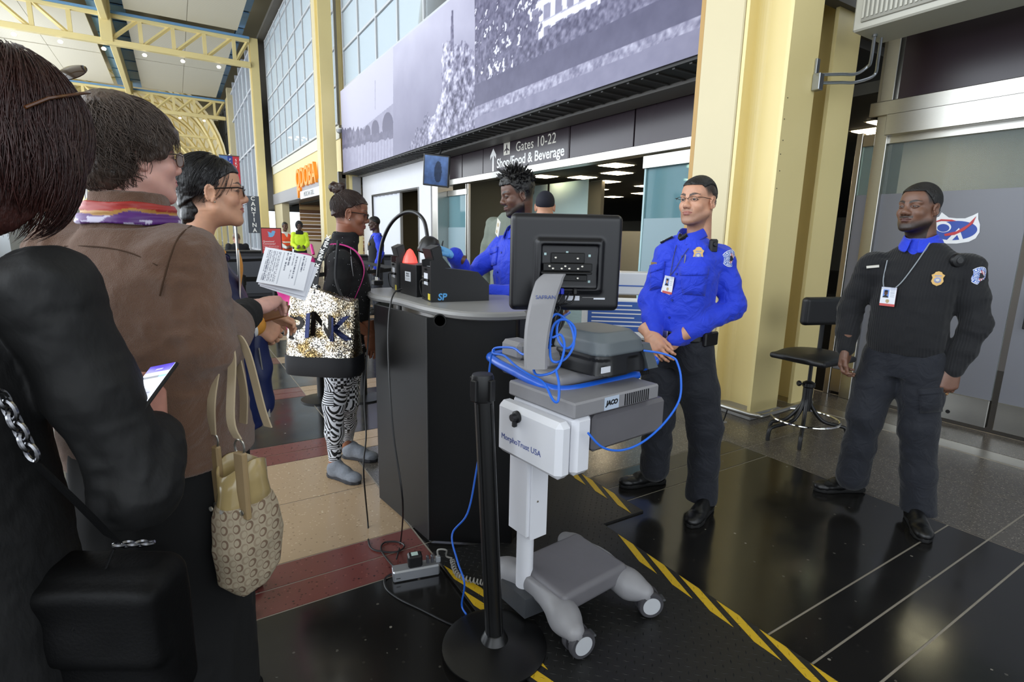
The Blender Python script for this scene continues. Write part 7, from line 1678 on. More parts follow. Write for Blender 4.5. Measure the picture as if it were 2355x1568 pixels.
for x_, y_ in ((-.04, .018), (.036, .016), (-.062, -.010), (-.05, -.018), (-.02, -.018), (-.008, -.010), (.006, -.018), (.036, -.018), (.05, -.010), (.036, -.05)): MB().lathe([(.004, 0), (.004, .003), (.002, .004)], 10, mat=Matrix.Translation((x_, y_, .036 if y_ > 0 else .048))).build('screw', silver, mon)
for x_, y_ in ((-.075, .03), (.0, .036), (.078, .026), (-.085, -.055), (.08, -.062)): MB().box((x_-.004, y_-.004, .027), (x_+.004, y_+.004, .029)).build('insert', M('pale_green_insert', 'a9c4c4', .5), mon)
MB().box((.0, -.128, .024), (.05, -.112, .0265)).build('serial_label', lblw, mon); MB().box((.06, -.118, .0245), (.14, -.1165, .0249)).build('print_line', greyp, mon); MB().box((.10, -.124, .0245), (.14, -.119, .0249)).build('print_line', lblw, mon)
for x_, m_ in ((-.03, M('vga_blue', '2438c8', .5)), (-.015, M('vga_blue', '2438c8')), (.03, black)): MB().box((x_-.006, -.105, .024), (x_+.006, -.085, .05), c=.002).build('cable_plug', m_, mon)
for i in range(4): MB().tube(bez([(-.03+.02*i, -.10, .04), (-.05+.02*i, -.13, .05+.01*i), (-.02-.01*i, -.15, .045), (-.035+.01*i, -.19, .05), (-.03, -.24, .06)], 5), .0032, 6).build('cable', black, mon)
# base of the flat monitor foot / printer on the tray
pr = empty('card_printer', (0, 0, 0), 0, label='grey and black desktop printer block on the cart tray behind the blue cables', cat='printer'); pr.matrix_basis = C0
pc_ = cl(1395, 850, tz); S = SDF((pc_.x-.18, pc_.y-.16, tz-.01), (pc_.x+.20, pc_.y+.22, tz+.20), .005)
S.loft([(tz+.001, pc_.x, pc_.y+.04, .135, .135), (tz+.04, pc_.x, pc_.y+.04, .130, .13), (tz+.085, pc_.x-.01, pc_.y+.04, .112, .125)], .005, 5); garment('lower_body', S, M('printer_black', '101113', .35), pr, lambda V: -.006*np.clip(np.sin((V[:, 0]-pc_.x)*42), 0, 1)*(V[:, 2] < tz+.06))
S = SDF((pc_.x-.18, pc_.y-.16, tz+.04), (pc_.x+.20, pc_.y+.22, tz+.20), .005); S.loft([(tz+.075, pc_.x-.005, pc_.y+.04, .130, .135), (tz+.12, pc_.x-.01, pc_.y+.04, .118, .125), (tz+.150, pc_.x-.015, pc_.y+.05, .095, .105)], .005, 5); garment('upper_shell', S, M('printer_slate', '5d6468', .45), pr)
for s_ in (1,): MB().prism([(pc_.x+.125, tz+.10), (pc_.x+.085, tz+.10), (pc_.x+.13, tz+.002), (pc_.x+.185, tz+.002)], pc_.y-.085, pc_.y+.15, lambda u, v, w: (u, w, v)).build('end_cheek', M('printer_slate', '5d6468'), pr)
MB().box((pc_.x-.132, pc_.y-.0975, tz+.025), (pc_.x-.09, pc_.y-.094, tz+.045)).build('asset_label', lblw, pr)
bb = empty('control_box', (0, 0, 0), 0, label='small dark box on the cart tray behind the grey monitor stalk', cat='box'); bb.matrix_basis = C0; q = cl(1195, 785, tz); MB().box((q.x-.02, q.y-.0, tz+.0), (q.x+.10, q.y+.13, tz+.11), c=.004).build('housing', M('dark_blue_grey', '22242c', .45), bb); MB().box((q.x-.0215, q.y+.03, tz+.01), (q.x-.0195, q.y+.08, tz+.025)).build('asset_label', lblw, bb)
# blue network cable heaped on the cart and trailing to the floor
bc = M('blue_network_cable', '2468d8', .4); nc = empty('network_cable', (0, 0, 0), 0, label='tangled bright blue network cable looped over the cart tray and trailing down', cat='cable')
def cp(x, y, D_): d = ray(x, y); return CAM+d*D_
coil = [(1310, 718, 1.95), (1285, 740, 1.78), (1282, 775, 1.74), (1300, 800, 1.73), (1318, 790, 1.74), (1322, 755, 1.76), (1300, 735, 1.77), (1275, 745, 1.76), (1265, 790, 1.73), (1270, 830, 1.70), (1300, 825, 1.72), (1320, 790, 1.74), (1310, 745, 1.77), (1280, 722, 1.79), (1262, 745, 1.77), (1268, 775, 1.74), (1290, 770, 1.74), (1298, 800, 1.72), (1280, 850, 1.69), (1235, 862, 1.71), (1228, 835, 1.73), (1250, 810, 1.74), (1268, 790, 1.74)]
MB().tube(bez([cp(*p) for p in coil], 6), .0042, 7).build('coil', bc, nc, smooth=True)
MB().tube(bez([cp(*p) for p in ((1264, 780, 1.74), (1235, 800, 1.75), (1205, 815, 1.80), (1180, 800, 1.86), (1140, 800, 1.92), (1135, 812, 1.92), (1160, 818, 1.86), (1185, 840, 1.80), (1215, 860, 1.74), (1250, 880, 1.70), (1272, 920, 1.655), (1284, 920, 1.655), (1285, 880, 1.67), (1278, 850, 1.69))], 6), .0042, 7).build('loop', bc, nc, smooth=True)
MB().tube(bez([cp(*p) for p in ((1480, 806, 1.9), (1520, 812, 1.88), (1548, 822, 1.86), (1558, 835, 1.85), (1566, 870, 1.84), (1562, 920, 1.84), (1530, 970, 1.82), (1480, 1015, 1.78), (1430, 1035, 1.74), (1385, 1028, 1.70), (1352, 995, 1.68))], 6), .0038, 7).build('hanging_loop', bc, nc, smooth=True)
MB().tube(bez([cp(1136, 805, 1.92), cp(1128, 830, 1.95), cp(1115, 950, 2.0), cp(1095, 1085, 2.05), cp(1075, 1180, 2.08), cp(1040, 1228, 2.12), cp(1052, 1290, 2.06), cp(1068, 1340, 2.01), atz(1062, 1390, .03), atz(1072, 1412, .03)], 7), .0036, 7).build('floor_run', bc, nc, smooth=True)
# ================================================================== retractable belt stanchion in front
sta = empty('stanchion', (.845, 1.435, 0), 0, label='black belt barrier post on a broad round base in front of the cart', cat='stanchion')
blkm = M('black_powder_coat', '0a0a0b', .35, var=.2, vscale=50); MB().lathe([(.185, 0.0225), (.185, .028), (.16, .036), (.05, .048), (.04, .05)], 48).build('base', blkm, sta, smooth=True)
pt = aty(1110, 862, 1.435); lean = Matrix.Rotation(0, 4, 'Z')
topv = Vector((aty(1110, 862, 1.455).x-.845, .02, aty(1110, 862, 1.455).z)); 
MB().tube([(0, 0, .045), tuple(topv)], .0315, 24).build('post', blkm, sta, smooth=True)
d_ = topv.normalized(); tm = axes(tuple(topv), (1, 0, 0), (0, 1, 0)); MB().lathe([(.034, -.085), (.036, -.08), (.036, -.005), (.033, .003), (.012, .006)], 24, mat=tm).build('belt_head', black, sta, smooth=True)
for a in (0, 1, 2, 3): MB().box((.030, -.012, -.08), (.046, .012, -.01), mat=tm @ Matrix.Rotation(R(20+90*a), 4, 'Z'), c=.003).build('belt_clip', black, sta)
for a in (0, 1, 2, 3): q = Matrix.Rotation(R(20+90*a), 3, 'Z') @ Vector((.0318, 0, 0)); MB().tube([Vector((0, 0, .06))+q, topv+q-d_*.09], .004, 5).build('slot_rail', black, sta)
MB().lathe([(.05, .045), (.036, .075), (.0325, .078)], 24).build('collar', blkm, sta, smooth=True)
# ================================================================== power strip, adapters and leads on the floor
ps = empty('power_strip', tuple(atz(955, 1330, 0)), 0, label='silver power strip with a black adapter plugged in at the podium foot', cat='power strip'); a, b = atz(905, 1342), atz(1012, 1322); dx = (b-a); dx.z = 0; L = dx.length; ps.matrix_basis = axes((a.x, a.y, 0), dx, Vector((0, 0, 1)).cross(dx))
MB().box((0, 0, 0), (L, .055, .05), c=.006).build('housing', M('brushed_aluminium', 'b9bcc2', .32, .8, var=.08, vscale=20), ps); MB().box((.0, .006, .05), (L, .05, .052)).build('socket_face', M('grey_socket_face', '77787a', .5), ps)
ad = MB().box((.065, .003, .052), (.125, .05, .105), c=.006).build('adapter', black, ps); MB().box((.08, .015, .105), (.108, .04, .106)).build('rating_label', M('pale_mint_label', 'b9d0c8', .5), ad)
for x_ in (.15, .17): MB().box((x_-.006, .018, .052), (x_+.006, .036, .085), c=.003).build('plug', M('grey_plug', '4a4a50', .5), ps)
gpl = MB().box((.185, .012, .052), (.205, .032, .078), c=.003).build('grey_plug', M('pale_grey_plug', '93979c', .5), ps)
MB().box((.012, -.0008, .018), (.03, 0, .021)).build('print_line', black, ps)
gcab = M('pale_grey_cable', '8f8d88', .5); cc = empty('coiled_cable', (0, 0, 0), 0, label='pale grey coiled cable running from the power strip under the post', cat='cable')
A_, B_ = [Vector(p) for p in (atz(1040, 1290, .03), atz(1110, 1342, .04))]; pm = atz(1055, 1325, .035); cl_ = bez([A_, pm, B_, B_+(B_-pm)*.6], 40); hx = []
for i, p in enumerate(cl_):
    tdir = (cl_[min(i+1, len(cl_)-1)]-cl_[max(i-1, 0)]).normalized(); n1 = Vector((0, 0, 1)); n2 = tdir.cross(n1).normalized(); an = i*1.15; hx.append(p+(n1*math.cos(an)+n2*math.sin(an))*.010+Vector((0, 0, .004)))
MB().tube(hx, .0032, 5).build('coil', gcab, cc); pl2 = ps.matrix_basis @ Vector((.195, .022, .078)); MB().tube(bez([pl2, pl2+Vector((0, .0, .03)), pl2+Vector((.03, -.02, .03)), A_+Vector((-.02, .02, .02)), hx[0]], 6), .004, 6).build('lead', gcab, cc)
bl_ = empty('power_lead', (0, 0, 0), 0, label='thin black leads dropping from the counter edge and curling on the red floor', cat='cable')
def fz(x, y, z=.006): return atz(x, y, z)
MB().tube(bez([atz(850, 666, 1.11), CAM+ray(848, 760)*2.72, CAM+ray(838, 900)*2.68, CAM+ray(842, 1000)*2.62, CAM+ray(836, 1080)*2.56, CAM+ray(843, 1200)*2.3 if False else atz(846, 1200, .02), fz(850, 1255), fz(880, 1268), fz(915, 1268), fz(930, 1255), fz(915, 1246), fz(885, 1247), fz(876, 1262), fz(890, 1285), fz(905, 1302, .03)], 6), .0038, 6).build('lead', black, bl_, smooth=True)
MB().tube(bez([CAM+ray(925, 664)*2.42, CAM+ray(908, 672)*2.40, CAM+ray(898, 700)*2.37, CAM+ray(893, 760)*2.33, CAM+ray(895, 860)*2.26, CAM+ray(905, 1000)*2.2, CAM+ray(926, 1150)*2.17, fz(922, 1240, .02), fz(912, 1285, .03)], 6), .0038, 6).build('lead', black, bl_, smooth=True)
MB().tube(bez([fz(900, 1320), fz(885, 1332), fz(890, 1355), fz(920, 1378), fz(970, 1402), fz(1030, 1432), fz(1080, 1450)], 6), .0045, 6).build('mains_lead', black, bl_, smooth=True)
# ================================================================== drafting stool
stl = empty('drafting_stool', tuple(atz(1845, 1000, 0)), 0, label='black drafting stool with chrome foot ring beside the cream column', cat='stool'); so = Vector(stl.location); SD_ = so.xy.length; shd = Vector((so.x, so.y, 0)).normalized()
def sp_(x, y, o=0): d = ray(x, y); return CAM+d*((SD_-o)/(d.x*shd.x+d.y*shd.y))-so
vin = M('black_vinyl', '101013', .42, var=.15, vscale=10, bump=.08, bscale=200); chrome = M('chrome', 'd5d3ce', .1, 1)
zs0 = sp_(1850, 815).z; zh = sp_(1855, 875).z
S = SDF((-.30, -.30, zs0-.06), (.30, .30, zs0+.08), .006); S.ell((0, 0, zs0), (.235, .225, .045), 0); S.rbox((.0, .0, zs0-.012), (.22, .21, .022), .02, .02); garment('seat', S, vin, stl); MB().lathe([(.10, -.055), (.11, -.03)], 20, (0, 0, zs0)).build('seat_plate', black, stl)
sR = Vector((RTV.x, RTV.y, 0)).normalized(); bk = sp_(1895, 715, -.12); S = SDF((bk.x-.3, bk.y-.3, bk.z-.16), (bk.x+.3, bk.y+.3, bk.z+.16), .006); S.rbox(tuple(bk), (.19, .035, .105), .03, 0, 'u', (0, 0, math.atan2(sR.y, sR.x)+R(14))); garment('backrest', S, vin, stl)
MB().tube(bez([(.02, .0, zs0-.05), tuple(bk*.75+Vector((0, 0, 0)))[:2]+(zs0-.05,), tuple(bk.xy*1.06)+(zs0+.02,), tuple(bk.xy*1.04)+(bk.z-.02,)], 6), .016, 8).build('back_bracket', black, stl, smooth=True)
MB().lathe([(.014, zh-.02), (.014, zs0-.04)], 14).build('gas_lift', blacksat, stl); MB().lathe([(.034, .20), (.036, zh-.05), (.045, zh-.04), (.045, zh-.015), (.02, zh)], 20).build('column_sleeve', blacksat, stl, smooth=True)
MB().tube([(0, 0, zh-.03), tuple(-sR*.07+Vector((0, 0, zh-.02)))], .005, 6).build('lock_stem', black, stl); MB().lathe([(.018, -.01), (.022, 0), (.018, .012)], 12, mat=axes(tuple(-sR*.075+Vector((0, 0, zh-.02))), (0, 0, 1), (sR.y, -sR.x, 0))).build('lock_knob', black, stl)
ft = [f_ for f_ in (Vector(atz(1712, 1022, 0))-so, Vector(atz(1828, 1080, 0))-so, Vector(atz(1945, 1012, 0))-so, Vector(atz(1768, 995, 0))-so)]
rad_ = .30
for k, q in enumerate(ft):
    u = q.normalized(); rr__ = min(q.length, .36); MB().tube(bez([u*.02+Vector((0, 0, .33)), u*.035+Vector((0, 0, .24)), u*.12+Vector((0, 0, .13)), u*(rr__-.06)+Vector((0, 0, .105)), u*(rr__-.01)+Vector((0, 0, .085)), u*rr__+Vector((0, 0, .005))], 6), .014, 10).build('leg', blacksat, stl, smooth=True)
MB().tube([(.235*math.cos(a), .235*math.sin(a), .135) for a in [2*math.pi*k/48 for k in range(48)]], .009, 8, closed=True).build('foot_ring', chrome, stl, smooth=True)
# ================================================================== mural banner over the doors
ban = empty('mural_banner', (4.42, 10.1, 4.33), 0, label='long lavender-tinted photo mural banner of bridge, rock statue and white mansion', cat='banner')
BX, BY0, BY1, BZ0, BZ1 = 4.42, 3.42, 16.78, 3.20, 5.46
def mural(U, V):
    Yw = BY1+(BY0-BY1)*U; Zw = BZ0+(BZ1-BZ0)*V; v = np.stack([np.full_like(Yw, BX), Yw, Zw-CAMH], -1)
    w = v @ np.array(_f); x = 1177.5+FPX*(v @ np.array(RTV))/w; y = 784-FPX*(v @ np.array(UPV))/w
    P3 = np.stack([Yw*1.2, Zw*1.2, Yw*0], -1); n1 = fbm(P3*1.5, 4, 3); n2 = fbm(P3*6, 4, 5); n3 = fbm(P3*16, 3, 9); g = np.zeros_like(U)
    # grey value 0..1 then tinted
    p1, p2 = x < 905, (x >= 905) & (x < 1093); p3 = x >= 1093
    g = np.where(p1, .70+.18*(V-.5), g)
    deck = 322-(x-800)*.80; br = p1 & (y > deck) & (y < deck+78); g = np.where(br, .52+.06*n2, g)
    for cx_, cy_, rx_, ry_ in ((893, 292, 13, 34), (864, 300, 9, 24), (846, 305, 7, 17), (834, 309, 5, 12)): g = np.where(p1 & ((((x-cx_)/rx_)**2+((y-cy_)/ry_)**2) < 1) & (y < cy_+18), .22, g)
    wl_ = 332-(x-795)*.22; wat = p1 & (y > wl_); g = np.where(wat, .50+.10*V+.05*n2+.10*(np.sin(x*.9) > .75)*(x > 825), g); g = np.where(p1 & (np.abs(y-wl_) < 9+7*n2), .24+.1*n2, g); tr_ = p1 & (x < 842) & (y > 296+10*n2) & (y < wl_); g = np.where(tr_, .28+.2*n2, g); g = np.where(p1 & (np.abs(x-863.5) < .9) & (y > 185) & (y < 252), .60, g)
    mist = .82-.42*np.clip((y-60)/260, 0, 1)-.18*np.clip((x-905)/190, 0, 1)+.05*n1; g = np.where(p2, mist, g)
    rl_ = 1010+20*n1+np.clip(180-y, 0, 200)*.10-np.clip(y-215, 0, 200)*.42; rr_ = 1093-np.clip(120-y, 0, 60)*.9+0*x; rock = p2 & (x > rl_) & (x < rr_) & (y > 96+14*n2); g = np.where(rock, .42+.55*n3+.50*n2+.20*(x < rl_+26), g)
    st_ = p2 & (np.abs(x-1041+1.2*n2) < 2.2+np.clip(y-30, 0, 100)*.03) & (y > 24) & (y < 118); g = np.where(st_, .30+.3*n3, g)
    lr = p2 & (x < 985) & (y > 345-(x-940)*2.0+26*n2) & (x > 940); g = np.where(lr, .35+.5*n3, g)
    lawn = .40+.05*n2; g = np.where(p3, lawn, g); fl = 258-(x-1093)*.405; hedge_t = fl-62-(x-1093)*.055
    g = np.where(p3 & (y < fl+14) & (y > fl-12), .50+.35*n3, g); g = np.where(p3 & (y <= fl-12) & (y > hedge_t), .20+.06*n2, g)
    sky = p3 & (y <= hedge_t); g = np.where(sky, .86+.05*n1, g)
    bl_ = sky & (x > 1225) & (x < 1400); g = np.where(bl_, .88, g); col_ = bl_ & (np.mod((x-1240)/27, 1) > .42) & (np.mod((y+(x-1240)*.5)/52, 1) > .35); g = np.where(col_, .45+.1*n2, g); g = np.where(bl_ & (np.mod((y+(x-1240)*.5)/52, 1) < .06), .62, g)
    tree = sky & ((x < 1236+28*n2+np.clip(y-60, 0, 200)*.12) | ((x > 1392+25*n2))) & (n2+n3*.8 > -.42); g = np.where(tree, .24+.30*n3+.12*n2, g)
    bush = sky & (x > 1180) & (y > hedge_t-42+34*n1-(x > 1260)*14); g = np.where(bush, .27+.34*n3, g)
    dr = p3 & (y > fl+44+12*n1) & (y < fl+62+12*n1) & (x < 1280); g = np.where(dr, .28, g)
    g = np.clip(g, .03, .97)[..., None]; lo_, hi_ = np.array((.15, .14, .27)), np.array((.95, .94, 1.0)); return lo_+(hi_-lo_)*g
painted('mural_print', BY1-BY0, BZ1-BZ0, 760, 190, mural, ban, axes((-.006, 0, 0), (0, -1, 0), (0, 0, 1)), .45, 'mural_ink', .002)
MB().box((-.0, -(BY1-BY0)/2, -(BZ1-BZ0)/2), (.15, (BY1-BY0)/2, (BZ1-BZ0)/2), c=.005).build('light_box', M('mural_box_grey', '5b5b66', .5), ban)
# ================================================================== wayfinding sign lettering
sg_ = empty('wayfinding_sign', (XW-.024, (pl_edges[1]+pl_edges[2])/2, ZT+.32), 0, label='plum sign panel lettered Gates 10-22 Shop/Food and Beverage with white arrow', cat='sign')
MB().box((0, -(pl_edges[1]-pl_edges[2])/2+.03, -.29), (.004, (pl_edges[1]-pl_edges[2])/2-.03, .29)).build('panel', plum, sg_)
FX = axes((-.002, 0, 0), (0, -1, 0), (0, 0, 1)); hwid = (pl_edges[1]-pl_edges[2])/2
text('lettering', 'Gates 10-22', .235, FX @ Matrix.Translation((.44, .06, 0)), M('warm_white_letter', 'dcd8cc', .5), sg_, .001, spacing=1.05); text('lettering', 'Shop/Food & Beverage', .235, FX @ Matrix.Translation((.22, -.16, 0)), white, sg_, .001, bold=.004, spacing=.98)
aw = [(-.03, -.28), (.03, -.28), (.03, .02), (.11, -.06), (.11, .02), (0, .14), (-.11, .02), (-.11, -.06), (-.03, .02)]; MB().prism(aw, 0, .002, lambda u, v, w: tuple(FX @ Vector((u-hwid+.42, v+.0, w)))).build('arrow', white, sg_)
MB().prism([(-.11, -.11), (.11, -.11), (.11, .11), (-.11, .11)], 0, .0015, lambda u, v, w: tuple(FX @ Vector((u-hwid+.92, v+.08, w)))).build('pictogram_square', M('warm_white_letter', 'dcd8cc'), sg_)
ar = [(0, .09), (.018, .05), (.02, .01), (.09, -.03), (.09, -.05), (.02, -.025), (.015, -.07), (.035, -.09), (.0, -.08)]; ar = ar+[(-x, y) for x, y in ar[-2:0:-1]]; MB().prism(ar, .0015, .003, lambda u, v, w: tuple(FX @ Vector((u-hwid+.92, v+.08, w)))).build('aeroplane', plum, sg_)
# ================================================================== hanging display, security camera, air unit, conduits
mn = aty(1003, 392, 10.3); hm = empty('hanging_display', tuple(mn), 0, label='small flat display hung from the soffit, turned to the queue', cat='display')
hx_ = Vector((.72, -.62, 0)).normalized(); hm.matrix_basis = Matrix.Translation(mn) @ axes((0, 0, 0), hx_, Vector((0, 0, 1))+Vector((-.12, -.12, 0))) @ Matrix.Rotation(R(-6), 4, 'Z')
MB().box((-.27, -.31, -.07), (.27, .31, 0), c=.012).build('case', M('display_black', '17181c', .4), hm)
def disp(u, v):
    n = fbm(np.stack([u*4, v*4, u*0], -1), 3, 2); c = np.array((.20, .29, .45))*(1+.4*n[..., None])+.1*v[..., None]; fg = (((u-.58)/.16)**2+((v-.45)/.38)**2 < 1+.4*n); c[fg] = c[fg]*.55; return c
painted('screen', .48, .55, 40, 46, disp, hm, None, .15, 'display_glow'); dm = MATS['display_glow']; dn = dm.node_tree; bb_ = dn.nodes['Principled BSDF']; va = [n for n in dn.nodes if n.type == 'VERTEX_COLOR'][0]; dn.links.new(va.outputs[0], bb_.inputs['Emission Color']); bb_.inputs['Emission Strength'].default_value = .35
MB().tube([(0, .2, -.07), (.05, .42, -.16)], .02, 8).build('ceiling_arm', black, hm)
cpz = aty(784, 298, 16.93); ca = empty('security_camera', tuple(cpz), 0, label='small white security camera on the side of the farther cream column', cat='camera'); MB().box((-.05, .0, -.03), (.05, .09, .05), c=.01).build('bracket', white, ca); MB().lathe([(.01, -.12), (.07, -.09), (.09, -.03), (.09, .0)], 16, (-.05, 0, .0)).build('dome', M('grey_dome', 'a8a8a8', .2), ca, smooth=True)
ac = empty('air_curtain', (4.45, 2.42, 3.0), 0, label='pale grey louvred air unit mounted above the closed doors', cat='air unit'); pg = M('pale_grey_enamel', 'b5b3a8', .45)
MB().box((0, -6, 0), (.42, 0, .75), c=.012).build('casing', pg, ac)
for k in range(3):
    y1 = -.06-1.25*k; MB().box((-.012, y1-1.2, .05), (0, y1, .72), c=.004).build('grille_frame', M('grille_grey', '8b897f', .5), ac)
    for i in range(38): MB().box((-.02, y1-1.17+i*.031, .075), (-.010, y1-1.155+i*.031, .70)).build('louvre', pg, ac)
MB().box((-.03, -.62, .33), (-.012, -.34, .5), c=.01).build('badge_plate', black, ac)
cd_ = empty('conduit', (0, 0, 0), 0, label='pair of bent galvanised conduits from the column box up to the air unit', cat='conduit'); galv = M('galvanised', 'a9adb2', .3, .9)
b1 = aty(1876, 190, 2.545); MB().box((b1.x-.03, 2.50, b1.z-.06), (b1.x+.03, 2.558, b1.z+.06), c=.004).build('junction_box', galv, cd_); MB().box((b1.x-.02, 2.54, b1.z+.06), (b1.x+.02, 2.558, b1.z+.17), c=.002).build('mount_strap', galv, cd_)
for k, (ya_c, x1c, y1c, dxx) in enumerate(((172, 1985, 172, 0), (191, 1990, 191, 16))):
    p0 = aty(1880, ya_c, 2.52); p1_ = aty(1968, y1c-2, 2.46); p2_ = aty(1994+dxx, y1c-18, 2.42); p3_ = aty(2003+dxx, 140, 2.38); p4_ = aty(2012+dxx, 78, 2.34); MB().tube(bez([p0, p0.lerp(p1_, .6), p1_, p2_, p3_, p4_], 7), .012, 10).build('pipe', galv, cd_, smooth=True); MB().lathe([(.018, -.02), (.018, .02)], 12, tuple(p4_)).build('coupling', galv, cd_)
# ================================================================== emblem on the closed door film
dr_ = bpy.data.objects['door_1']; do = Vector(dr_.location); EX = XW-.0165
def dp(x, y): p = atx(x, y, EX); return (p.y, p.z)
def decal(name, pts, lvl, m): return MB().prism([dp(*p) for p in pts], 0, .001, lambda u, v, w: (EX-.0012*lvl-w-do.x, u-do.y, v)).build(name, m, dr_)
E1 = lambda cx_, cy_, rx_, ry_, n=32, tilt=0: [(cx_+rx_*math.cos(a)*math.cos(tilt)-ry_*math.sin(a)*math.sin(tilt), cy_+rx_*math.cos(a)*math.sin(tilt)+ry_*math.sin(a)*math.cos(tilt)) for a in [2*math.pi*k/n for k in range(n)]]
ew = M('decal_white', 'eceef2', .4); eb = M('decal_blue', '1c46a8', .4); er = M('decal_red', 'c02a30', .4)
decal('emblem_outline', [(2138, 520), (2146, 503), (2160, 498), (2166, 488), (2174, 494), (2182, 500), (2200, 502), (2220, 502), (2238, 495), (2250, 489), (2250, 504), (2254, 516), (2253, 534), (2244, 548), (2228, 556), (2200, 560), (2170, 560), (2148, 552), (2138, 540)], 1, ew)
decal('emblem_oval', E1(2196, 530, 52, 22, 36, -.06), 2, eb); decal('emblem_dome', E1(2170, 522, 18, 12), 3, ew); decal('emblem_dome_inner', E1(2170, 524, 14, 9), 4, eb)
decal('emblem_letter', [(2178, 552), (2206, 524), (2216, 552), (2207, 552), (2202, 540), (2190, 552)], 3, ew); decal('emblem_swoosh', [(2172, 538), (2200, 532), (2226, 517), (2246, 497), (2238, 514), (2218, 530), (2196, 540), (2174, 543)], 5, er); decal('emblem_arc', [(2140, 514), (2165, 504), (2190, 505), (2200, 508), (2190, 509), (2165, 508)], 5, er)
# ================================================================== shop sign, hanging sign, banner stand, poster stand
qs = empty('shop_sign', (4.52, yx(683, 412, 4.52), 3.55), 0, label='orange block-letter shop sign above the wood-lined shopfront', cat='sign')
text('lettering', 'QDOBA', 1.02, axes((0, 0, 0), (0, -1, 0), (0, 0, 1)), M('orange_sign', 'ef8f2a', .4, emit='ef8a20', estr=.25), qs, .06, 'LEFT', bold=.02)
MB().prism([(0, -.3), (.35, -.3), (.12, -.72)], -.05, .05, lambda u, v, w: (w, -u-.1, v)).build('speech_tail', M('orange_sign', 'ef8f2a'), qs); MB().box((.0, -4.2, -.78), (.05, -.5, -.48)).build('sub_sign', M('white_sub_sign', 'e4e6ea', .4), qs); text('lettering', 'MEXICAN GRILL', .26, axes((-.002, -2.2, -.63), (0, -1, 0), (0, 0, 1)), greyp, qs, .004)
cY = 29.5; c0, c1 = aty(566, 450, cY), aty(601, 536, cY); cs = empty('hanging_sign', ((c0.x+c1.x)/2, cY, (c0.z+c1.z)/2), 0, label='tall slate grey sign with CANTINA in stacked white letters', cat='sign'); w_, h_ = c1.x-c0.x, c0.z-c1.z
MB().box((-w_/2, 0, -h_/2), (w_/2, .08, h_/2), c=.01).build('panel', M('slate_sign', '4d535d', .5), cs)
for i, ch in enumerate('CANTINA'): text('lettering', ch, h_/6.6, axes((0, -.003, h_/2-h_*(i+.5)/7), (1, 0, 0), (0, 0, 1)), white, cs, .003, bold=.006)
for s_ in (-1, 1): MB().tube([(s_*w_*.4, .04, -h_/2), (s_*w_*.4, .04, -c1.z-h_/2+(c0.z+c1.z)/2*0+(-(c0.z+c1.z)/2+h_/2)+0)], .02, 6).build('stand_leg', greyp, cs)
sY = 9.0; sp0 = aty(548, 600, sY); sb_ = empty('banner_stand', (sp0.x, sY, 0), 0, label='steel pole with red and blue priority lane banner', cat='banner stand'); zt2 = aty(548, 360, sY).z; zb2 = aty(548, 475, sY).z
MB().lathe([(.02, .02), (.02, zt2+.02)], 12).build('pole', steel, sb_, smooth=True); MB().lathe([(.17, 0), (.17, .012), (.03, .03)], 24).build('base', steel, sb_); hh_ = zt2-zb2
for i, (x0_, x1_, m_) in enumerate(((-.145, -.04, M('banner_pale', '5f7fb0', .6)), (-.04, .025, M('banner_blue', '2c3f8e', .6)), (.025, .11, M('banner_red', 'c62a36', .6)))): MB().box((x0_, -.028, zb2), (x1_, -.022, zt2)).build('banner_strip', m_, sb_)
for ch, tx, xx in (('SKY PRIORITY', hh_/15, .067), ('Premier Access', hh_/17, -.008)):
    for i, c_ in enumerate(ch): 
        if c_ != ' ': text('lettering', c_, tx*1.05, axes((xx, -.0285, zt2-.03-tx*.98*(i+.6)), (1, 0, 0), (0, 0, 1)), white, sb_, .0005)
MB().tube([(-.15, -.025, zt2), (.115, -.025, zt2)], .008, 8).build('top_rail', steel, sb_)
tY = 8.4; t0_, t1_ = aty(598, 523, tY), aty(650, 584, tY); tw_, th_ = t1_.x-t0_.x, t0_.z-t1_.z; ts = empty('poster_stand', ((t0_.x+t1_.x)/2, tY, 0), 0, label='red comment poster with a pale blue bird in a black frame on a post', cat='sign'); tz_ = (t0_.z+t1_.z)/2
MB().box((-tw_/2, -.012, tz_-th_/2), (tw_/2, .012, tz_+th_/2), c=.004).build('frame', black, ts); MB().box((-tw_/2+.012, -.0145, tz_-th_/2+.012), (tw_/2-.012, -.012, tz_+th_/2-.012)).build('poster', M('poster_red', 'cf4648', .4), ts)
bird = [(-.045, -.01), (-.03, -.005), (-.045, .015), (-.03, .012), (-.048, .032), (-.028, .026), (-.02, .022), (-.002, .012), (.0, .028), (.012, .042), (.03, .04), (.045, .036), (.04, .028), (.046, .02), (.038, .018), (.03, -.01), (.012, -.032), (-.015, -.038), (-.046, -.03), (-.028, -.024), (-.036, -.014)]
MB().prism(bird, 0, .001, lambda u, v, w: (u*1.15+.005, -.0147-w, tz_+th_*.26+v*1.15)).build('bird_mark', M('bird_blue', '7cb8e4', .5), ts)
for i, (tx, sz, vv) in enumerate((('Questions?', .034, -.02), ('Comments?', .034, -.11), ('Tweet to @Amattra for live', .018, -.20), ('customer service assistance', .018, -.27))): text('lettering', tx, sz, axes((-tw_/2+.022, -.0148, tz_+th_*vv), (1, 0, 0), (0, 0, 1)), white, ts, .0005, 'LEFT')
MB().lathe([(.012, -.0005), (.012, .0005)], 16, mat=axes((-tw_/2+.04, -.0148, tz_-th_*.4), (1, 0, 0), (0, 0, 1))).build('round_mark', white, ts)
MB().lathe([(.03, .02), (.03, tz_-th_/2)], 16).build('post', blkm, ts, smooth=True); MB().lathe([(.18, 0), (.18, .012), (.035, .035)], 28).build('base', blkm, ts, smooth=True)
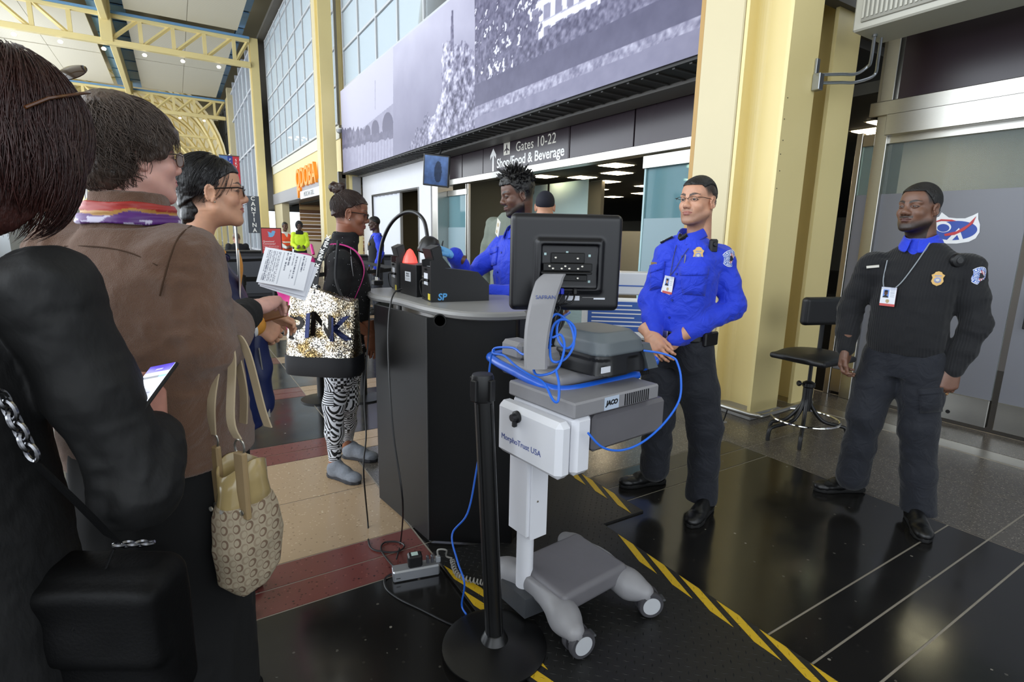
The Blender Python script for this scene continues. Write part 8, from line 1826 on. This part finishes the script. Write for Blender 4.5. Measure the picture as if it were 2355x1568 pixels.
# ================================================================== belt barriers behind
bpos = [((.98, 4.75), 'black barrier post nearest the legs of the patterned leggings'), ((1.32, 4.62), 'black barrier post on the beige strip behind the podium'), ((.55, 6.2), 'black barrier post with two belts beside the red poster'), ((1.62, 6.9), 'black barrier post midway to the shopfront'), ((2.75, 7.6), 'black barrier post near the far vested officer'), ((-.6, 7.2), 'black barrier post behind the woman in the windbreaker'), ((2.9, 10.6), 'black barrier post outside the white bay'), ((.2, 10.2), 'black barrier post beyond the banner pole'), ((1.9, 11.2), 'black barrier post before the bright shopfront')]
for (x_, y_), lb_ in bpos:
    e = empty('stanchion', (x_, y_, 0), 0, label=lb_, cat='stanchion', group='belt barrier posts in the hall'); MB().lathe([(.17, 0), (.17, .012), (.035, .035)], 28).build('base', blkm, e, smooth=True); MB().lathe([(.032, .03), (.032, .93)], 16).build('post', blkm, e, smooth=True); MB().lathe([(.04, .90), (.04, 1.0), (.03, 1.01)], 16).build('belt_head', black, e, smooth=True)
beltm = M('black_webbing', '0b0b0d', .8)
def belt(a, b, z, lb_, h_=.05):
    a, b = Vector((*a, z)), Vector((*b, z)); d = (b-a).normalized(); n = Vector((-d.y, d.x, 0))*.002; e = empty('barrier_belt', tuple(a), 0, label=lb_, cat='belt', group='belts of the barriers'); L_ = (b-a)
    rg_ = [[d*.04-n+L_*u+Vector((0, 0, -.02*math.sin(math.pi*u))), d*.04+n+L_*u+Vector((0, 0, -.02*math.sin(math.pi*u))), d*.04+n+L_*u+Vector((0, 0, h_-.02*math.sin(math.pi*u))), d*.04-n+L_*u+Vector((0, 0, h_-.02*math.sin(math.pi*u)))] for u in np.linspace(0, .97, 9)]
    MB().loft(rg_).build('webbing', beltm, e); MB().box((-.012, -.012, -.004), (.012, .012, h_+.004), c=.003).build('end_clip', black, e, loc=L_*.97)
B_ = [p for p, l in bpos]
for i, j, lb_ in ((2, 3, 'black belt stretched before the red poster'), (3, 4, 'black belt stretched towards the far vested officer'), (5, 2, 'black belt behind the woman in the windbreaker'), (7, 8, 'black belt stretched before the bright shopfront'), (8, 6, 'black belt ending at the white bay'), (4, 6, 'black belt between the officer and the white bay')): belt(B_[i], B_[j], .93, lb_)
for i, j, lb_ in ((2, 3, 'low black belt under the red poster'), (5, 2, 'low black belt by the young woman')): belt(B_[i], B_[j], .45, lb_)
# dark counters further back
for k, (x0_, x1_, y_, h_, m_, lb_) in enumerate(((.6, 2.1, 13.2, 1.02, '2b2c30', 'dark queue counter behind the red poster'), (-2.2, -.2, 12.0, .95, '3a3b40', 'dark grey counter behind the banner pole'), (3.6, 4.5, 12.6, .95, '1c1c20', 'black counter before the folding door'))):
    e = empty('queue_counter', (x0_, y_, 0), 0, label=lb_, cat='counter'); mm = M('counter_'+m_, m_, .5); MB().box((0, 0, 0), (x1_-x0_, .5, h_-.04), c=.01).build('body', mm, e); MB().box((-.03, -.03, h_-.04), (x1_-x0_+.03, .53, h_), c=.01).build('top', black, e); MB().box((.05, -.012, .08), (x1_-x0_-.05, 0, h_-.12), c=.006).build('front_panel', M('counter_panel', '44464c', .5), e)
# printed board and crate at the lane behind the cart
ib = empty('information_board', tuple(Vector((3.02, 3.22, 0))), R(-38), label='white lectern board with blue printed text between cart and blue-shirted officer', cat='sign'); bz_ = .98
MB().box((-.30, -.02, bz_-.34), (.42, .02, bz_), c=.02).build('board', white, ib); MB().box((-.25, -.024, bz_-.27), (.37, -.02, bz_-.03)).build('blue_field', M('blue_print_field', '3f67b8', .5), ib)
for i in range(6): MB().box((-.22, -.0255, bz_-.065-.033*i), (.10+.22*((i*37 % 10)/10), -.024, bz_-.055-.033*i)).build('print_line', white, ib)
for sx in (-.2, .3): MB().tube([(sx, 0, 0), (sx, 0, bz_-.3)], .018, 8).build('leg', steel, ib)
MB().box((-.2, .04, bz_+.02), (.25, .3, bz_+.20), c=.01).build('white_case', M('white_case', 'd8dbe2', .4), ib); MB().box((-.2, .037, bz_+.09), (.25, .041, bz_+.10)).build('blue_stripe', M('blue_print_field', '3f67b8'), ib)
# ================================================================== people in the background
def bystander(label, xy, face, H_, skin, topc, botc, hairc, cap=None, vest=None, hood=None, arms_fwd=.0, stout=1.0, officer=False):
    s_ = H_/1.75; f = Figure(label, xy, face, skin); hc = Vector((0, .03, 1.635*s_)); Hm = HM(hc, 0, R(-4), 0); nb = Hm.inverted() @ Vector((0, -.02, 1.40*s_))
    f.add(head_field(h=.0042, neck=tuple(nb), neckr=.055), Hm, lambda V: head_color(V, skin, tuple(np.array(skin)*.8), (.05, .04, .035), .004, (.04, .03, .03), lambda x, y, z, ax: np.clip((z-.06+.6*np.clip(.05-y, 0, .09))/.01, 0, 1)))
    eyes(f.e, Hm, (.06, .04, .03))
    S = SDF((-.11, -.15, -.05), (.11, .12, .17), .006); S.ell((0, -.016, .036), (.081, .102, .094), 0); S.ell((0, .036, .05), (.06, .05, .054), .02); S.cut(lambda X, Y, Z: (.07-1.0*np.clip(.05-Y, 0, .06)-.3*np.clip(-Y, 0, .2)-Z)+0*X)
    garment('cap' if cap else 'hair', S, M(cap, '0d1020', .8) if cap else M('hair_'+hairc, hairc, .5), f.e, None, Hm)
    if cap: MB().prism([(-.06, .08), (-.05, .14), (0, .165), (.05, .14), (.06, .08)], .058, .066, lambda u, v, w: tuple(Hm @ Vector((u, v, w-(v-.08)*.3)))).build('cap_peak', M(cap, '0d1020'), f.e)
    shR, shL = Vector((.17*stout, -.01, 1.385*s_)), Vector((-.17*stout, -.01, 1.385*s_)); wrR, wrL = Vector((.22*stout, .06+arms_fwd, (.86+arms_fwd*.7)*s_)), Vector((-.22*stout, .06+arms_fwd, (.86+arms_fwd*.7)*s_))
    if arms_fwd: wrR.x *= .5; wrL.x *= .5
    elR, elL = ik(shR, wrR, .29*s_, .26*s_, (.5, -.8, -.2)), ik(shL, wrL, .29*s_, .26*s_, (-.5, -.8, -.2))
    tors = [(z*s_, 0, cy, rx*stout, ry*stout) for z, cy, rx, ry in ((.90, 0, .165, .12), (1.05, .01, .162, .125), (1.25, .005, .182, .125), (1.35, -.01, .175, .108), (1.42, -.02, .13, .085), (1.47, -.022, .075, .066))]
    ar_ = [(shR, elR, wrR, (.064, .055, .042)), (shL, elL, wrL, (.064, .055, .042))]; top_ = upper(f, tors, ar_, topc, 'shirt', .010, armfolds(ar_, .008, 5))
    f.core([(.86*s_, 0, 0, .12, .09), (1.3*s_, 0, 0, .13, .09), (1.40*s_, 0, -.01, .08, .06)], [([tuple(shR), tuple(elR), tuple(wrR)], [.045, .04, .024]), ([tuple(shL), tuple(elL), tuple(wrL)], [.045, .04, .024]), ([(.09, 0, .88*s_), (.1, .02, .48*s_), (.11, 0, .09)], [.06, .05, .035]), ([(-.09, 0, .88*s_), (-.1, .02, .48*s_), (-.11, 0, .09)], [.06, .05, .035])], .018)
    f.hand(wrR, (0, .3, -1) if not arms_fwd else (-.3, 1, .1), (.9, .2, 0), True, 1.0, h=.0045, curl=(.4, .5, .4), fore=.04); f.hand(wrL, (0, .3, -1) if not arms_fwd else (.3, 1, .1), (-.9, .2, 0), False, 1.0, h=.0045, curl=(.4, .5, .4), fore=.04); f.finish(.05)
    trousers(f, [(.085, 0, .87*s_), (-.085, 0, .87*s_)], [(.1, .02, .48*s_), (-.1, .02, .48*s_)], [(.11, 0, .1), (-.11, 0, .1)], botc, h=.011, zt=.95*s_)
    for sx in (1, -1): shoe(f.e, Vector((sx*.11, -.09, 0)), Vector((sx*.12, .19, 0)), leather, rubber, h=.008)
    if vest:
        S = SDF((-.26, -.22, .85*s_), (.26, .22, 1.5*s_), .011); S.loft([(a[0], a[1], a[2], a[3]*1.07, a[4]*1.10) for a in tors[:-1]], .02, 2.4); S.ell(shR, (.07,)*3, .04); S.ell(shL, (.07,)*3, .04); S.cap((0, .15, 1.30*s_), (0, .0, 1.5*s_), .02, .08, .01, 's'); vo_ = garment('vest', S, vest, f.e, folds(.004, (9, 9, 9), 3))
        if not officer:
            for zz in (1.02, 1.16):
                S = SDF((-.26, -.22, zz*s_-.06), (.26, .22, zz*s_+.06), .008); S.loft([((zz-.025)*s_, 0, .005, .185*stout, .14*stout), ((zz+.025)*s_, 0, .005, .188*stout, .142*stout)], .004, 2.4); garment('reflective_band', S, M('reflective_silver', 'e6e6e0', .4), f.e)
        else:
            MB().lathe([(.03, 0), (.03, .006)], 14, mat=axes((-.08, .14, 1.27*s_), (-1, 0, 0), (0, 0, 1))).build('badge', gold, f.e); MB().box((-.03, .145, 1.06), (.03, .149, 1.15)).build('id_card', white, f.e)
    if hood:
        S = SDF((-.15, -.18, 1.38*s_), (.15, .16, 1.85*s_), .009); S.ell(hc+Vector((0, -.02, .02)), (.105, .118, .135), 0); S.cap(hc+Vector((0, .10, -.02)), hc+Vector((0, .2, -.03)), .075, .1, .01, 's'); S.loft([(1.39*s_, 0, -.01, .13, .11), (1.50*s_, 0, -.01, .09, .09)], .04); S.cap(hc+Vector((0, .10, -.02)), hc+Vector((0, .2, -.03)), .075, .1, .01, 's'); garment('hood', S, hood, f.e, folds(.006, (12, 12, 12), 3))
    return f
dkc = M('dark_cloth', '15161a', .85); olive = M('olive_grey_shirt', '6f776c', .85, var=.1, vscale=10, bump=.2, bscale=200)
bystander('far officer in blue shirt and black vest before the white folding door', tuple(aty(866, 600, 9.7).xy), (-.9, .1), 1.74, (.26, .17, .13), cobalt, navy_tr, '0b0a09', vest=dkc, officer=True)
bystander('worker in orange safety vest standing at the wood-lined shopfront', tuple(aty(657, 560, 17.6).xy), (.3, -.95), 1.72, (.35, .22, .16), M('white_sleeves', 'd8d8d6', .8), dkc, '14100e', vest=M('orange_hi_vis', 'e8502a', .7), arms_fwd=.2)
bystander('worker in yellow hi-vis jacket and dark hood at the wood-lined shopfront', tuple(aty(690, 560, 17.0).xy), (-.1, -1), 1.74, (.30, .2, .15), M('yellow_hi_vis', 'cdea2e', .7), dkc, '0b0a09', hood=dkc, arms_fwd=.22)
bystander('traveller in grey-olive shirt walking behind the officer at the podium', (2.19, 3.50), (.95, .3), 1.93, (.75, .55, .45), olive, dkc, '6b5a48', stout=1.25)
bystander('traveller in navy baseball cap standing beyond the monitor', (2.66, 3.80), (.6, .8), 1.82, (.78, .58, .47), M('slate_shirt', '4a5058', .85), dkc, '2b211a', cap='navy_cap')
bystander('traveller in dark coat seated near the slate sign', tuple(aty(545, 560, 15).xy), (-.2, 1), 1.36, (.7, .5, .42), dkc, dkc, '5c4433', stout=1.15)
